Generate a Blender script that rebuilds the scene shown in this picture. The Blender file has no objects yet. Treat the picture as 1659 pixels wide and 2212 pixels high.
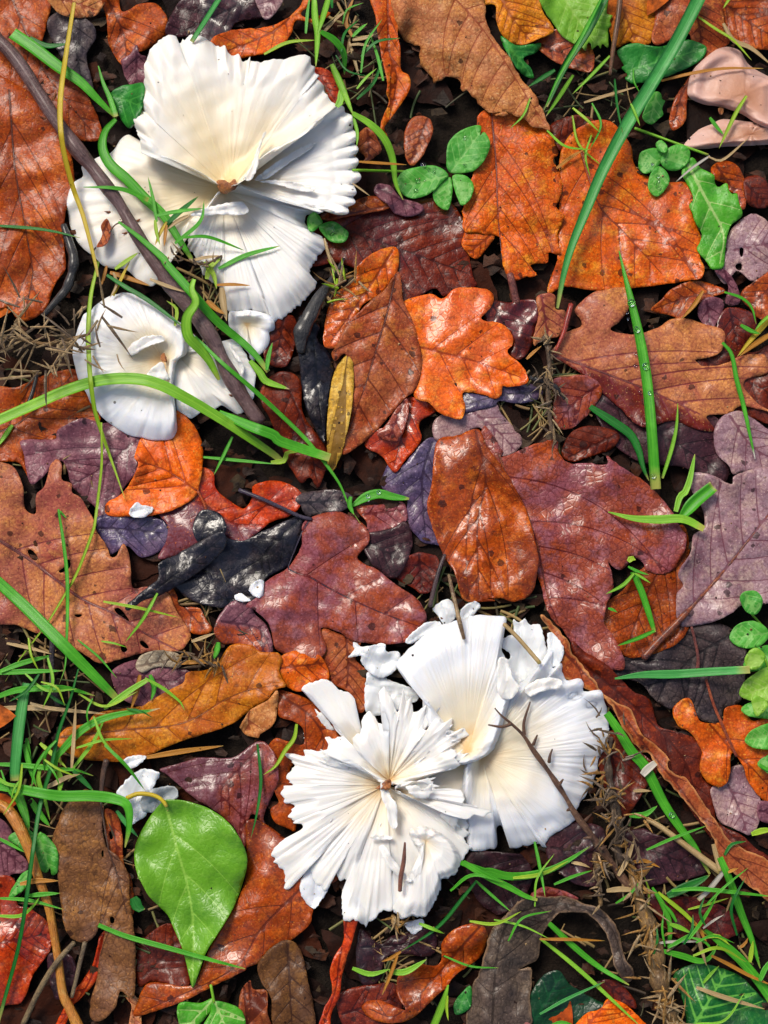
import bpy, math, random
import numpy as np
from mathutils import Vector, Matrix
from mathutils.geometry import delaunay_2d_cdt

random.seed(7)
RNG = np.random.default_rng(7)
SC = bpy.context.scene
COL = SC.collection

# ------------------------------------------------------------------ camera
# Lengths below are written in small ground units: U metres each (about 0.12 mm).
W_M = 0.20                      # ground width in view, metres
U = W_M / 1659.0
DIST, TILT = 0.42, math.radians(9)
cam_d = bpy.data.cameras.new('camera')
cam = bpy.data.objects.new('camera', cam_d)
COL.objects.link(cam)
cam.location = (0, -DIST * math.sin(TILT), DIST * math.cos(TILT))
cam.rotation_euler = (TILT, 0, 0)
cam_d.sensor_fit = 'VERTICAL'
cam_d.sensor_height = 24.0
cam_d.lens = 24.0 * DIST / (W_M * 4 / 3)
cam_d.clip_start, cam_d.clip_end = 0.01, 50
SC.camera = cam

# ------------------------------------------------------------------ light
SUN_EL, SUN_AZ = math.radians(52), math.radians(-35)     # azimuth from +Y towards +X
SKY_STRENGTH, SUN_STRENGTH, EXPOSURE = 0.08, 1.5, 0.76
world = bpy.data.worlds.new('World'); SC.world = world
world.use_nodes = True
wn = world.node_tree
sky = wn.nodes.new('ShaderNodeTexSky')
sky.sky_type = 'NISHITA'; sky.sun_disc = False
sky.sun_elevation = SUN_EL; sky.sun_rotation = SUN_AZ
sky.air_density, sky.dust_density, sky.ozone_density = 1.0, 4.0, 1.0
bg = wn.nodes['Background']
wn.links.new(sky.outputs['Color'], bg.inputs['Color'])
bg.inputs['Strength'].default_value = SKY_STRENGTH
sun_d = bpy.data.lights.new('sun', 'SUN')
sun_d.energy, sun_d.angle, sun_d.color = SUN_STRENGTH, math.radians(20), (1.0, 0.93, 0.82)
sun = bpy.data.objects.new('sun', sun_d); COL.objects.link(sun)
sdir = Vector((math.sin(SUN_AZ) * math.cos(SUN_EL), math.cos(SUN_AZ) * math.cos(SUN_EL), math.sin(SUN_EL)))
sun.location = sdir * 2
sun.rotation_euler = sdir.to_track_quat('Z', 'Y').to_euler()
vs = SC.view_settings
vs.view_transform, vs.look, vs.exposure, vs.gamma = 'Standard', 'None', EXPOSURE, 1.0
vs.use_curve_mapping = False

# ------------------------------------------------------------------ measuring
TILE = {'o': (0, 0, 1.0)}
for i_, ch_ in enumerate('abcdefghijkl'):
    TILE[ch_] = ((0, 530.9, 1061.8)[i_ % 3], (0, 530.9, 1061.8, 1614.6)[i_ // 3], 0.36)

def P(s):
    """'a 10,20 30,40 b 1,2' -> array of ground-plan points; a letter names the survey square."""
    out, t = [], TILE['o']
    for w in s.split():
        if w in TILE: t = TILE[w]
        else:
            x, y = w.split(',')
            out.append((t[0] + float(x) * t[2], t[1] + float(y) * t[2]))
    return np.array(out)

CT, ST = math.cos(TILT), math.sin(TILT)
CAM = np.array(cam.location)
def world_pts(x, y, z):
    """plan point at height z (in units) -> metres"""
    x = np.asarray(x, float); y = np.asarray(y, float); z = np.asarray(z, float) * U
    rx = (x - 829.5) * U / DIST
    ry = -(y - 1106.0) * U / DIST
    dx, dy, dz = rx, ry * CT + ST, ry * ST - CT
    k = (z - CAM[2]) / dz
    return np.stack([CAM[0] + k * dx, CAM[1] + k * dy, z + 0 * k], -1)

def fnoise(x, y, L, seed, n=10):
    r = np.random.default_rng(seed)
    s = 0
    for _ in range(n):
        a, l, p = r.uniform(0, 6.283), L * r.uniform(0.6, 1.7), r.uniform(0, 6.283)
        s = s + np.sin((x * math.cos(a) + y * math.sin(a)) * 6.283 / l + p)
    return s / math.sqrt(n * 0.5) * 0.5

def resample(p, sp, closed=False):
    q = np.vstack([p, p[:1]]) if closed else p
    d = np.hypot(*np.diff(q, axis=0).T); c = np.concatenate([[0], np.cumsum(d)])
    n = max(3, int(c[-1] / sp))
    t = np.linspace(0, c[-1], n + 1)
    if closed: t = t[:-1]
    return np.stack([np.interp(t, c, q[:, k]) for k in range(q.shape[1])], -1)

def smooth(p, closed=False, n=8, tight=0.5):
    """Catmull-Rom through the points"""
    m = len(p)
    if m < 3 and not closed: return p
    if closed: q = np.vstack([p[-1:], p, p[:2]])
    else: q = np.vstack([2 * p[0] - p[1], p, 2 * p[-1] - p[-2]])
    out = []
    for i in range(1, len(q) - 2):
        a, b, c, d = q[i - 1], q[i], q[i + 1], q[i + 2]
        lim = np.linalg.norm(c - b) * 1.2
        m1, m2 = tight * (c - a), tight * (d - b)
        for v in (m1, m2):
            l = np.linalg.norm(v)
            if l > lim: v *= lim / l
        t = np.linspace(0, 1, n, endpoint=False)[:, None]
        out.append((2*t**3 - 3*t**2 + 1) * b + (t**3 - 2*t**2 + t) * m1 + (-2*t**3 + 3*t**2) * c + (t**3 - t**2) * m2)
    if not closed: out.append(p[-1:])
    return np.vstack(out)

def inside(pts, poly):
    x, y = pts[:, 0][:, None], pts[:, 1][:, None]
    x1, y1 = poly[:, 0][None], poly[:, 1][None]
    x2, y2 = np.roll(poly[:, 0], -1)[None], np.roll(poly[:, 1], -1)[None]
    c = ((y1 > y) != (y2 > y))
    with np.errstate(divide='ignore', invalid='ignore'):
        xi = (x2 - x1) * (y - y1) / (y2 - y1) + x1
    return (np.sum(c & (x < xi), axis=1) % 2) == 1

def near(pts, line, chunk=4000):
    """distance from each point to a cloud of line samples"""
    out = np.empty(len(pts))
    for i in range(0, len(pts), chunk):
        q = pts[i:i + chunk]
        out[i:i + chunk] = np.sqrt(((q[:, None] - line[None]) ** 2).sum(-1).min(1))
    return out

# what already lies there, as a height map, so that each new thing rests on the ones below it
HR, HX0, HY0 = 6.0, -420.0, -420.0
HM = np.full((int(3100 / HR), int(2540 / HR)), -4.0)
def hidx(x, y):
    i = np.clip(((np.asarray(y) - HY0) / HR).astype(int), 0, HM.shape[0] - 1)
    j = np.clip(((np.asarray(x) - HX0) / HR).astype(int), 0, HM.shape[1] - 1)
    return i, j
def gsample(g, x, y):
    fi = np.clip((np.asarray(y, float) - HY0) / HR - 0.5, 0, g.shape[0] - 1.001); fj = np.clip((np.asarray(x, float) - HX0) / HR - 0.5, 0, g.shape[1] - 1.001)
    i, j = fi.astype(int), fj.astype(int); u, v = fi - i, fj - j
    return g[i, j]*(1-u)*(1-v) + g[i+1, j]*u*(1-v) + g[i, j+1]*(1-u)*v + g[i+1, j+1]*u*v
def hget(x, y): return HM[hidx(x, y)]
def hput(x, y, z):
    np.maximum.at(HM, hidx(x, y), z)
def blur(g, n=1):
    for _ in range(n):
        p = np.pad(g, 1, mode='edge')
        g = (p[1:-1, 1:-1] * 2 + p[:-2, 1:-1] + p[2:, 1:-1] + p[1:-1, :-2] + p[1:-1, 2:]) / 6
    return g
def grow(g):
    p = np.pad(g, 1, mode='edge')
    return np.maximum.reduce([p[1:-1, 1:-1], p[:-2, 1:-1], p[2:, 1:-1], p[1:-1, :-2], p[1:-1, 2:]])

def settle(x, y, f, pct=75, eps=3.0, lift=0.0):
    """rest the relief f on what lies below: mostly clear of it, bent up where it would cut in"""
    need = hget(x, y) + eps - f
    z = f + np.percentile(need, pct) + lift
    g = np.zeros_like(HM)
    ij = hidx(x, y)
    np.maximum.at(g, ij, np.maximum(0, hget(x, y) + eps - z))
    g = blur(grow(grow(g)), 6)
    return z + gsample(g, x, y)

# ------------------------------------------------------------------ objects
def link(name, me, mat=None, parent=None, origin=None):
    o = bpy.data.objects.new(name, me)
    COL.objects.link(o)
    if mat: me.materials.append(mat)
    if parent: o.parent = parent
    return o

def mesh_obj(name, co, faces, mat, parent=None, attrs=None, sm=True):
    co = np.asarray(co, float)
    if parent is not None: org = np.array(parent['org'])
    else: org = np.array([co[:, 0].mean(), co[:, 1].mean(), co[:, 2].min()])
    me = bpy.data.meshes.new(name)
    me.from_pydata((co - org).tolist(), [], faces if isinstance(faces, list) else faces.tolist())
    if sm: me.polygons.foreach_set('use_smooth', [True] * len(me.polygons))
    for k, v in (attrs or {}).items():
        a = me.attributes.new(k, 'FLOAT', 'POINT')
        a.data.foreach_set('value', np.asarray(v, np.float32))
    o = link(name, me, mat, parent)
    if parent is None: o.location = org
    return o

def tag(o, label=None, cat=None, group=None, kind=None):
    if label: o['label'] = label
    if cat: o['category'] = cat
    if group: o['group'] = group
    if kind: o['kind'] = kind
    return o

def thing(name, label, cat, at, group=None):
    o = bpy.data.objects.new(name, None)
    COL.objects.link(o)
    o.empty_display_size = 0.005
    p = world_pts(at[0], at[1], max(float(hget(at[0], at[1])), -20.0))
    o.location = p; o['org'] = [float(v) for v in p]
    return tag(o, label, cat, group)

# ------------------------------------------------------------------ materials
def lin(c, k=0.8):
    out = []
    for v in c[:3]:
        v = v / 255.0
        out.append(k * (v / 12.92 if v <= 0.04045 else ((v + 0.055) / 1.055) ** 2.4))
    return (*out, 1.0)

def rich(c, k=1.0, sat=0.4):
    r = lin(c, k); m = min(r[:3])
    warm = r[0] > 3.2 * r[1]
    o = [max(0.0012, v - (sat if r[0] > 1.9 * r[1] and r[2] < r[1] else 0.22) * m) for v in r[:3]]
    if warm: o[1] *= 0.8      # warm tissue: keep it orange to red
    return (*o, 1.0)

class NT:
    def __init__(self, name):
        self.m = bpy.data.materials.new(name); self.m.use_nodes = True
        self.t = self.m.node_tree
        self.b = self.t.nodes['Principled BSDF']
        self.out = self.t.nodes['Material Output']
    def n(self, ty, **kw):
        o = self.t.nodes.new(ty)
        for k, v in kw.items(): setattr(o, k, v)
        return o
    def put(self, sock, v):
        if isinstance(v, bpy.types.NodeSocket): self.t.links.new(v, sock)
        elif v is not None: sock.default_value = v
    def attr(self, name):
        return self.n('ShaderNodeAttribute', attribute_name=name).outputs['Fac']
    def obj(self):
        return self.n('ShaderNodeTexCoord').outputs['Object']
    def map(self, v, scale=(1, 1, 1), loc=(0, 0, 0)):
        o = self.n('ShaderNodeMapping'); self.put(o.inputs['Vector'], v)
        o.inputs['Scale'].default_value = scale; o.inputs['Location'].default_value = loc
        return o.outputs[0]
    def noise(self, v, s, d=4, r=0.6, dist=0.0):
        o = self.n('ShaderNodeTexNoise'); self.put(o.inputs['Vector'], v)
        o.inputs['Scale'].default_value = s; o.inputs['Detail'].default_value = d
        o.inputs['Roughness'].default_value = r; o.inputs['Distortion'].default_value = dist
        return o.outputs['Fac']
    def vor(self, v, s, feature='F1', out='Distance', rnd=1.0):
        o = self.n('ShaderNodeTexVoronoi', feature=feature); self.put(o.inputs['Vector'], v)
        o.inputs['Scale'].default_value = s; o.inputs['Randomness'].default_value = rnd
        return o.outputs[out]
    def rng(self, v, a, b, c=0.0, d=1.0, smooth_=True):
        o = self.n('ShaderNodeMapRange'); o.interpolation_type = 'SMOOTHSTEP' if smooth_ else 'LINEAR'
        self.put(o.inputs[0], v)
        for k, q in zip((1, 2, 3, 4), (a, b, c, d)): o.inputs[k].default_value = q
        return o.outputs[0]
    def math(self, op, a, b=None):
        o = self.n('ShaderNodeMath', operation=op); self.put(o.inputs[0], a)
        if b is not None: self.put(o.inputs[1], b)
        return o.outputs[0]
    def mix(self, f, a, b, mode='MIX'):
        o = self.n('ShaderNodeMix', data_type='RGBA', blend_type=mode)
        self.put(o.inputs[0], f); self.put(o.inputs[6], a); self.put(o.inputs[7], b)
        return o.outputs[2]
    def bump(self, h, s, d, nrm=None):
        o = self.n('ShaderNodeBump'); self.put(o.inputs['Height'], h)
        o.inputs['Strength'].default_value = s; o.inputs['Distance'].default_value = d
        if nrm: self.put(o.inputs['Normal'], nrm)
        return o.outputs[0]

PAL = {  # main, blotch, second blotch, vein (as display colours)
 'rust':   ((172,80,16), (122,52,12), (208,120,40), (92,38,12)),
 'rustdk': ((104,38,14), (66,24,12), (140,62,24), (60,20,10)),
 'orange': ((222,108,12), (180,76,10), (238,152,50), (120,48,10)),
 'vivid':  ((238,116,8), (214,90,6), (244,150,60), (150,58,8)),
 'gold':   ((216,128,24), (176,92,16), (236,160,56), (136,72,16)),
 'red':    ((206,74,14), (160,42,12), (220,112,50), (108,26,8)),
 'maroon': ((106,40,22), (64,24,16), (138,66,38), (54,18,14)),
 'crimson':((156,88,62), (170,80,18), (164,110,114), (88,32,30)),
 'tan':    ((206,142,90), (170,104,60), (226,172,120), (140,78,48)),
 'pinktan':((196,130,88), (158,84,72), (214,148,88), (110,48,48)),
 'brown':  ((132,92,62), (98,66,46), (160,112,64), (76,50,38)),
 'midbr':  ((164,84,42), (126,58,32), (192,116,60), (92,42,26)),
 'purple': ((128,84,92), (98,56,66), (164,118,122), (76,40,48)),  # mauve tissue, plus wet sky sheen put into its colour
 'lav':    ((164,136,142), (130,98,106), (192,166,156), (108,66,76)),  # lavender sky sheen over brown leaf, held in the colour
 'bluepur':((92,82,112), (66,54,78), (132,116,140), (54,42,62)),  # blue violet sky sheen laid into the leaf colour
 'darkpur':((62,36,40), (40,26,32), (92,58,62), (34,20,24)),
 'black':  ((28,27,36), (15,14,18), (52,44,46), (12,10,12)),
 'slate':  ((84,74,78), (60,52,56), (112,100,96), (38,34,38)),
 'grey':   ((106,92,82), (78,68,66), (134,116,98), (64,54,48)),
 'pale':   ((190,176,152), (150,132,112), (212,200,180), (120,104,90)),
 'yellow': ((206,160,62), (140,104,44), (226,190,104), (110,80,36)),
}
TINT = {'rust': (130,60,26), 'orange': (196,92,34), 'vivid': (222,116,58), 'red': (160,56,26), 'crimson': (140,84,96), 'maroon': (96,40,44),  # broad patches: discoloured tissue, and pinkish wet sheen painted in
        'tan': (186,122,92), 'pinktan': (170,104,92), 'brown': (116,88,80), 'midbr': (166,98,68), 'purple': (146,100,110), 'lav': (176,146,140),
        'bluepur': (112,84,104), 'darkpur': (74,44,52), 'slate': (96,80,78), 'grey': (112,96,90), 'gold': (196,104,40), 'rustdk': (92,44,32)}
def leaf_mat(pal, seed, wet=0.6, spots=0.25, net=0.5, blotch=0.5, edge=None, gloss=0.4, shade=1.0, second=None):
    """dead leaf: blotched colour, vein lines, cell network relief, damp film in patches"""
    c = PAL[pal] if isinstance(pal, str) else pal
    t = NT('leaf_' + (pal if isinstance(pal, str) else 'own'))
    v = t.map(t.obj(), loc=(seed * 0.37 % 3, seed * 0.73 % 3, 0))
    n1 = t.noise(v, 75, 5, 0.62, 0.4)
    n2 = t.noise(v, 240, 5, 0.65)
    n3 = t.noise(v, 1400, 3, 0.6)
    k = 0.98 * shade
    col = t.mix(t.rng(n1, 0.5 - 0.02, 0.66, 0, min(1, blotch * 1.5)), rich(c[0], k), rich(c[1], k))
    col = t.mix(t.rng(n2, 0.48, 0.66, 0, 0.9), col, rich(c[2], k))
    n4 = t.noise(t.map(v, loc=(1.3, 2.1, .4)), 42, 4, 0.6, 0.8)
    tc = TINT.get(pal if isinstance(pal, str) else '', None)
    if tc: col = t.mix(t.rng(t.math('ADD', n4, t.math('MULTIPLY', t.math('SUBTRACT', n2, 0.5), 0.25)), 0.47, 0.6, 0, 0.75 * min(1, blotch * 1.6)), col, rich(tc, k))
    if second:   # (palette, attribute direction) two-tone leaf: side attribute
        d = PAL[second]
        c2 = t.mix(t.rng(n2, 0.45, 0.7), rich(d[0], k), rich(d[1], k))
        s = t.math('ADD', t.attr('side'), t.math('MULTIPLY', t.math('SUBTRACT', n2, 0.5), 40.0))
        col = t.mix(t.rng(s, -6, 14), col, c2)
    # fine mottling of the tissue
    col = t.mix(t.rng(n3, 0.4, 0.68, 0.0, 0.5), col, rich(c[3], k))
    cell = t.vor(v, 620, 'DISTANCE_TO_EDGE')
    cellm = t.rng(cell, 0.0, 0.10, 1.0, 0.0)
    col = t.mix(t.math('MULTIPLY', cellm, 0.5 * net), col, rich(c[3], k))
    c2_ = t.vor(t.map(v, loc=(.2, .1, 0)), 230, 'DISTANCE_TO_EDGE')
    col = t.mix(t.rng(c2_, 0.0, 0.05, 0.38 * min(1, .4 + net), 0.0), col, rich(c[3], k))
    pk = t.noise(t.map(v, loc=(.7, .9, .1)), 1900, 2, 0.5)
    col = t.mix(t.rng(pk, 0.63, 0.72, 0, 0.4), col, rich(tuple(min(255, int(q * 1.15 + 30)) for q in c[2]), k))
    n6 = t.noise(t.map(v, loc=(2.7, .3, .1)), 520, 4, 0.7)
    col = t.mix(t.rng(n6, 0.52, 0.68, 0, 0.5), col, rich(tuple(q * 0.5 for q in c[1]), k))
    if spots > 0:
        vd_ = t.n('ShaderNodeVectorMath', operation='ADD'); wob = t.n('ShaderNodeTexNoise'); t.put(wob.inputs['Vector'], v); wob.inputs['Scale'].default_value = 900
        sc_ = t.n('ShaderNodeVectorMath', operation='SCALE'); t.put(sc_.inputs[0], wob.outputs['Color']); sc_.inputs['Scale'].default_value = 0.0011
        t.put(vd_.inputs[0], v); t.put(vd_.inputs[1], sc_.outputs[0]); v5 = vd_.outputs[0]
        sp = t.vor(v5, 400); sr = t.vor(v5, 400, 'F1', 'Color')
        r1 = t.n('ShaderNodeSeparateColor'); t.put(r1.inputs[0], sr)
        on = t.math('LESS_THAN', r1.outputs[0], spots * 0.6)
        size = t.math('MULTIPLY', t.math('POWER', r1.outputs[1], 2.0), 0.42)
        inb = t.math('LESS_THAN', t.math('SUBTRACT', sp, t.math('MULTIPLY', n3, 0.12)), size)
        col = t.mix(t.math('MULTIPLY', t.math('MULTIPLY', on, inb), 0.75), col, rich((38, 20, 18), k))
    vd = t.attr('vd')
    vw = t.attr('vw')
    vein = t.rng(t.math('DIVIDE', vd, vw), 0.5, 1.6, 1.0, 0.0)
    col = t.mix(t.math('MULTIPLY', vein, 0.88), col, rich(c[3], k))
    ed = t.attr('ed')
    if edge is not None:
        e = t.rng(t.math('ADD', ed, t.math('MULTIPLY', n2, 14.0)), 6, 13, 1.0, 0.0)
        col = t.mix(t.math('MULTIPLY', e, 0.8), col, rich(edge, k))
    t.put(t.b.inputs['Base Color'], col)
    rough = t.rng(n1, 0.35, 0.7, max(0.12, 0.62 - gloss * 0.6), max(0.25, 0.8 - gloss * 0.6))
    t.put(t.b.inputs['Roughness'], rough)
    t.b.inputs['Specular IOR Level'].default_value = 0.14
    fn_ = t.math('ADD', t.noise(t.map(v, loc=(4, 2, 1)), 60, 5, 0.62), t.math('MULTIPLY', t.math('SUBTRACT', n6, 0.5), 0.3))
    film = t.rng(fn_, 0.42, 0.56, 0.02 * wet * wet, 1.05 * wet ** 1.4)
    t.put(t.b.inputs['Coat Weight'], film)
    t.b.inputs['Coat Roughness'].default_value = 0.25
    t.b.inputs['Coat IOR'].default_value = 1.5
    h = t.math('ADD', t.math('MULTIPLY', t.rng(cell, 0, 0.2), 0.35 * net), t.math('MULTIPLY', n2, 0.45))
    h = t.math('ADD', h, t.math('MULTIPLY', n3, 0.35))
    h = t.math('SUBTRACT', h, t.math('MULTIPLY', vein, 0.5))
    nb = t.bump(h, 0.35, 0.0005)
    t.put(t.b.inputs['Normal'], nb)
    cn = t.bump(t.math('ADD', t.math('MULTIPLY', n2, 0.8), t.math('MULTIPLY', t.rng(cell, 0, 0.2), 0.3 * net)), 0.24, 0.0006)
    t.put(t.b.inputs['Coat Normal'], cn)
    return t.m

def green_mat(name, c1, c2, vein, seed=0, gloss=0.5, trans=0.25, veinw=0.8, mott=0.5):
    t = NT(name)
    v = t.map(t.obj(), loc=(seed * 0.31 % 3, seed * 0.57 % 3, 0))
    n1 = t.noise(v, 110, 4, 0.6); n2 = t.noise(v, 700, 4, 0.6)
    col = t.mix(t.rng(n1, 0.4, 0.65, 0, mott * 1.6 if mott < .6 else 1), lin(c1), lin(c2))
    col = t.mix(t.rng(n2, 0.45, 0.75, 0, 0.35), col, lin(vein))
    v_ = t.rng(t.math('DIVIDE', t.attr('vd'), t.attr('vw')), 0.5, 1.7, veinw, 0.0)
    col = t.mix(v_, col, lin(vein))
    cell = t.vor(v, 800, 'DISTANCE_TO_EDGE')
    t.put(t.b.inputs['Base Color'], col)
    t.b.inputs['Roughness'].default_value = 0.6 - gloss * 0.35
    t.b.inputs['Specular IOR Level'].default_value = 0.5
    h = t.math('ADD', t.math('MULTIPLY', n2, 0.6), t.math('MULTIPLY', t.rng(cell, 0, 0.25), 0.4))
    t.put(t.b.inputs['Normal'], t.bump(h, 0.22, 0.0005))
    tr = t.n('ShaderNodeBsdfTranslucent'); t.put(tr.inputs[0], col)
    mx = t.n('ShaderNodeMixShader'); mx.inputs[0].default_value = trans
    t.put(mx.inputs[1], t.b.outputs[0]); t.put(mx.inputs[2], tr.outputs[0])
    t.put(t.out.inputs['Surface'], mx.outputs[0])
    return t.m

GRASS = {
 'green': ((96,196,44), (58,158,30)), 'blue': ((86,184,88), (54,152,64)), 'light': ((156,216,58), (112,190,40)),
 'lime': ((184,216,50), (136,190,36)), 'yellow': ((232,196,44), (200,180,44)), 'dark': ((40,140,44), (24,104,32)),
 'straw': ((212,186,136), (176,140,84)), 'amber': ((212,150,50), (180,112,36)), 'white': ((226,220,206), (196,186,166)),
 'brownst': ((110,70,40), (80,48,30)),
}
GM = {}
def grass_mat(k, tip=None):
    key = (k, tip)
    if key in GM: return GM[key]
    c = GRASS[k]
    t = NT('grass_' + k)
    u, s = t.attr('across'), t.attr('along')
    cmb = t.n('ShaderNodeCombineXYZ'); t.put(cmb.inputs[0], t.math('MULTIPLY', u, 16.0)); t.put(cmb.inputs[1], t.math('MULTIPLY', s, 0.012))
    info = t.n('ShaderNodeObjectInfo'); t.put(cmb.inputs[2], t.math('MULTIPLY', info.outputs['Random'], 40.0))
    fib = t.noise(cmb.outputs[0], 1.0, 3, 0.6)
    n1 = t.noise(t.obj(), 130, 4, 0.6)
    col = t.mix(t.rng(fib, 0.35, 0.65), lin(c[0]), lin(c[1]))
    col = t.mix(t.rng(n1, 0.5, 0.75, 0, 0.5), col, lin(tuple(min(255, int(q * 1.12 + 14)) for q in c[0])))
    rib = t.rng(t.math('ABSOLUTE', u), 0.0, 0.12, 0.35, 0.0)
    col = t.mix(rib, col, lin(tuple(min(255, int(q * 1.1 + 26)) for q in c[0])))
    dry = t.math('ADD', t.attr('frac'), t.math('MULTIPLY', n1, 0.16))
    col = t.mix(t.rng(dry, 0.98, 1.1, 0, 0.75), col, lin((206, 186, 96)))
    if tip:
        col = t.mix(t.rng(t.math('ADD', t.attr('frac'), t.math('MULTIPLY', fib, 0.06)), 0.93, 1.0), col, lin(GRASS[tip][0]))
    t.put(t.b.inputs['Base Color'], col)
    t.b.inputs['Roughness'].default_value = 0.36
    t.b.inputs['Specular IOR Level'].default_value = 0.35
    t.put(t.b.inputs['Normal'], t.bump(fib, 0.2, 0.0003))
    tr = t.n('ShaderNodeBsdfTranslucent'); t.put(tr.inputs[0], col)
    mx = t.n('ShaderNodeMixShader'); mx.inputs[0].default_value = 0.25
    t.put(mx.inputs[1], t.b.outputs[0]); t.put(mx.inputs[2], tr.outputs[0])
    t.put(t.out.inputs['Surface'], mx.outputs[0])
    GM[key] = t.m
    return t.m

def bark_mat(name, c1, c2, c3, rough=0.6, scale=300, wet=0.2):
    t = NT(name); v = t.obj()
    n1 = t.noise(v, scale, 5, 0.65); n2 = t.noise(v, scale * 5, 4, 0.6)
    col = t.mix(t.rng(n1, 0.38, 0.62), lin(c1), lin(c2))
    col = t.mix(t.rng(n2, 0.52, 0.72, 0, 0.7), col, lin(c3))
    cb = t.n('ShaderNodeCombineXYZ'); t.put(cb.inputs[0], t.math('MULTIPLY', t.attr('across'), 5.0)); t.put(cb.inputs[1], t.math('MULTIPLY', t.attr('along'), 0.05)); t.put(cb.inputs[2], t.math('MULTIPLY', n1, 1.5))
    fb = t.noise(cb.outputs[0], 1.0, 4, 0.65)
    col = t.mix(t.rng(fb, 0.46, 0.66, 0, 0.6), col, lin(tuple(q * 0.62 for q in c2)))
    t.put(t.b.inputs['Base Color'], col)
    t.b.inputs['Roughness'].default_value = rough
    t.b.inputs['Coat Weight'].default_value = wet; t.b.inputs['Coat Roughness'].default_value = 0.25
    t.put(t.b.inputs['Normal'], t.bump(t.math('ADD', t.math('ADD', n1, fb), t.math('MULTIPLY', n2, 0.6)), 0.7, 0.0008))
    return t.m

def cap_mat(name, white=(250,248,243), cream=(248,232,200), heart=(236,200,140), specks=0.10, blue=0.0, seed=0, streak=0.28, spread=0.75, grain=0.12):
    t = NT(name)
    v = t.map(t.obj(), loc=(seed * 0.3, seed * 0.7, 0))
    rad, ang = t.attr('rad'), t.attr('ang')
    n1 = t.noise(v, 90, 4, 0.6); n2 = t.noise(v, 900, 4, 0.65)
    c = t.n('ShaderNodeCombineXYZ'); t.put(c.inputs[0], ang); t.put(c.inputs[1], t.math('MULTIPLY', rad, 1.6))
    c.inputs[2].default_value = seed
    st = t.noise(c.outputs[0], 1.0, 4, 0.6)
    r2 = t.math('ADD', rad, t.math('MULTIPLY', t.math('SUBTRACT', n1, 0.5), 0.5))
    k = 0.8
    col = t.mix(t.rng(r2, 0.12, spread, 1.0, 0.0), lin(white, k), lin(cream, k))
    col = t.mix(t.rng(r2, 0.0, 0.22, 0.9, 0.0), col, lin(heart, k))
    col = t.mix(t.rng(st, 0.45, 0.75, 0, 0.25), col, lin(cream, k * 0.96))
    sp = t.vor(v, 330); sc = t.n('ShaderNodeSeparateColor'); t.put(sc.inputs[0], t.vor(v, 330, 'F1', 'Color'))
    on = t.math('MULTIPLY', t.math('LESS_THAN', sc.outputs[0], specks),
                t.math('LESS_THAN', sp, t.math('MULTIPLY', sc.outputs[1], 0.13)))
    col = t.mix(t.math('MULTIPLY', on, 0.8), col, lin((60, 44, 36)))
    t.put(t.b.inputs['Base Color'], col)
    t.b.inputs['Roughness'].default_value = 0.42
    t.b.inputs['Subsurface Weight'].default_value = 0.55
    t.b.inputs['Subsurface Radius'].default_value = (1.0, 0.75, 0.5)
    t.b.inputs['Subsurface Scale'].default_value = 0.0018
    h = t.math('ADD', t.math('MULTIPLY', st, 1.0), t.math('MULTIPLY', n2, grain))
    t.put(t.b.inputs['Normal'], t.bump(h, streak, 0.0008))
    return t.m

# ------------------------------------------------------------------ leaves
def make_veins(poly, mid, n, ang=48, bend=18, wv=(2.6, 1.3)):
    """midrib and side veins as sample points with their widths"""
    m = resample(smooth(mid), 4.0)
    L = len(m)
    pts, wid = [], []
    tt = np.linspace(0, 1, L)
    pts.append(m); wid.append(wv[0] * (1 - 0.65 * tt))
    if n:
        d = np.gradient(m, axis=0); d /= np.maximum(1e-6, np.hypot(*d.T))[:, None]
        for k in range(n):
            f0 = 0.06 + 0.86 * (k + 0.5) / n
            for s in (-1, 1):
                i = min(L - 1, int((f0 + (0.25 / n if s > 0 else 0)) * L))
                a0 = math.atan2(d[i, 1], d[i, 0])
                a = a0 + s * math.radians(ang + random.uniform(-5, 5))
                p = m[i].copy(); line = [p.copy()]
                for step in range(200):
                    a -= s * math.radians(bend) / 45.0
                    p = p + 4.0 * np.array([math.cos(a), math.sin(a)])
                    line.append(p.copy())
                line = np.array(line)
                ins = inside(line, poly)
                e = np.argmin(ins) if not ins.all() else len(line)
                if e > 3:
                    pts.append(line[1:e]); wid.append(wv[1] * np.linspace(1, 0.45, e - 1))
    return np.vstack(pts), np.concatenate(wid), m

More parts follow.
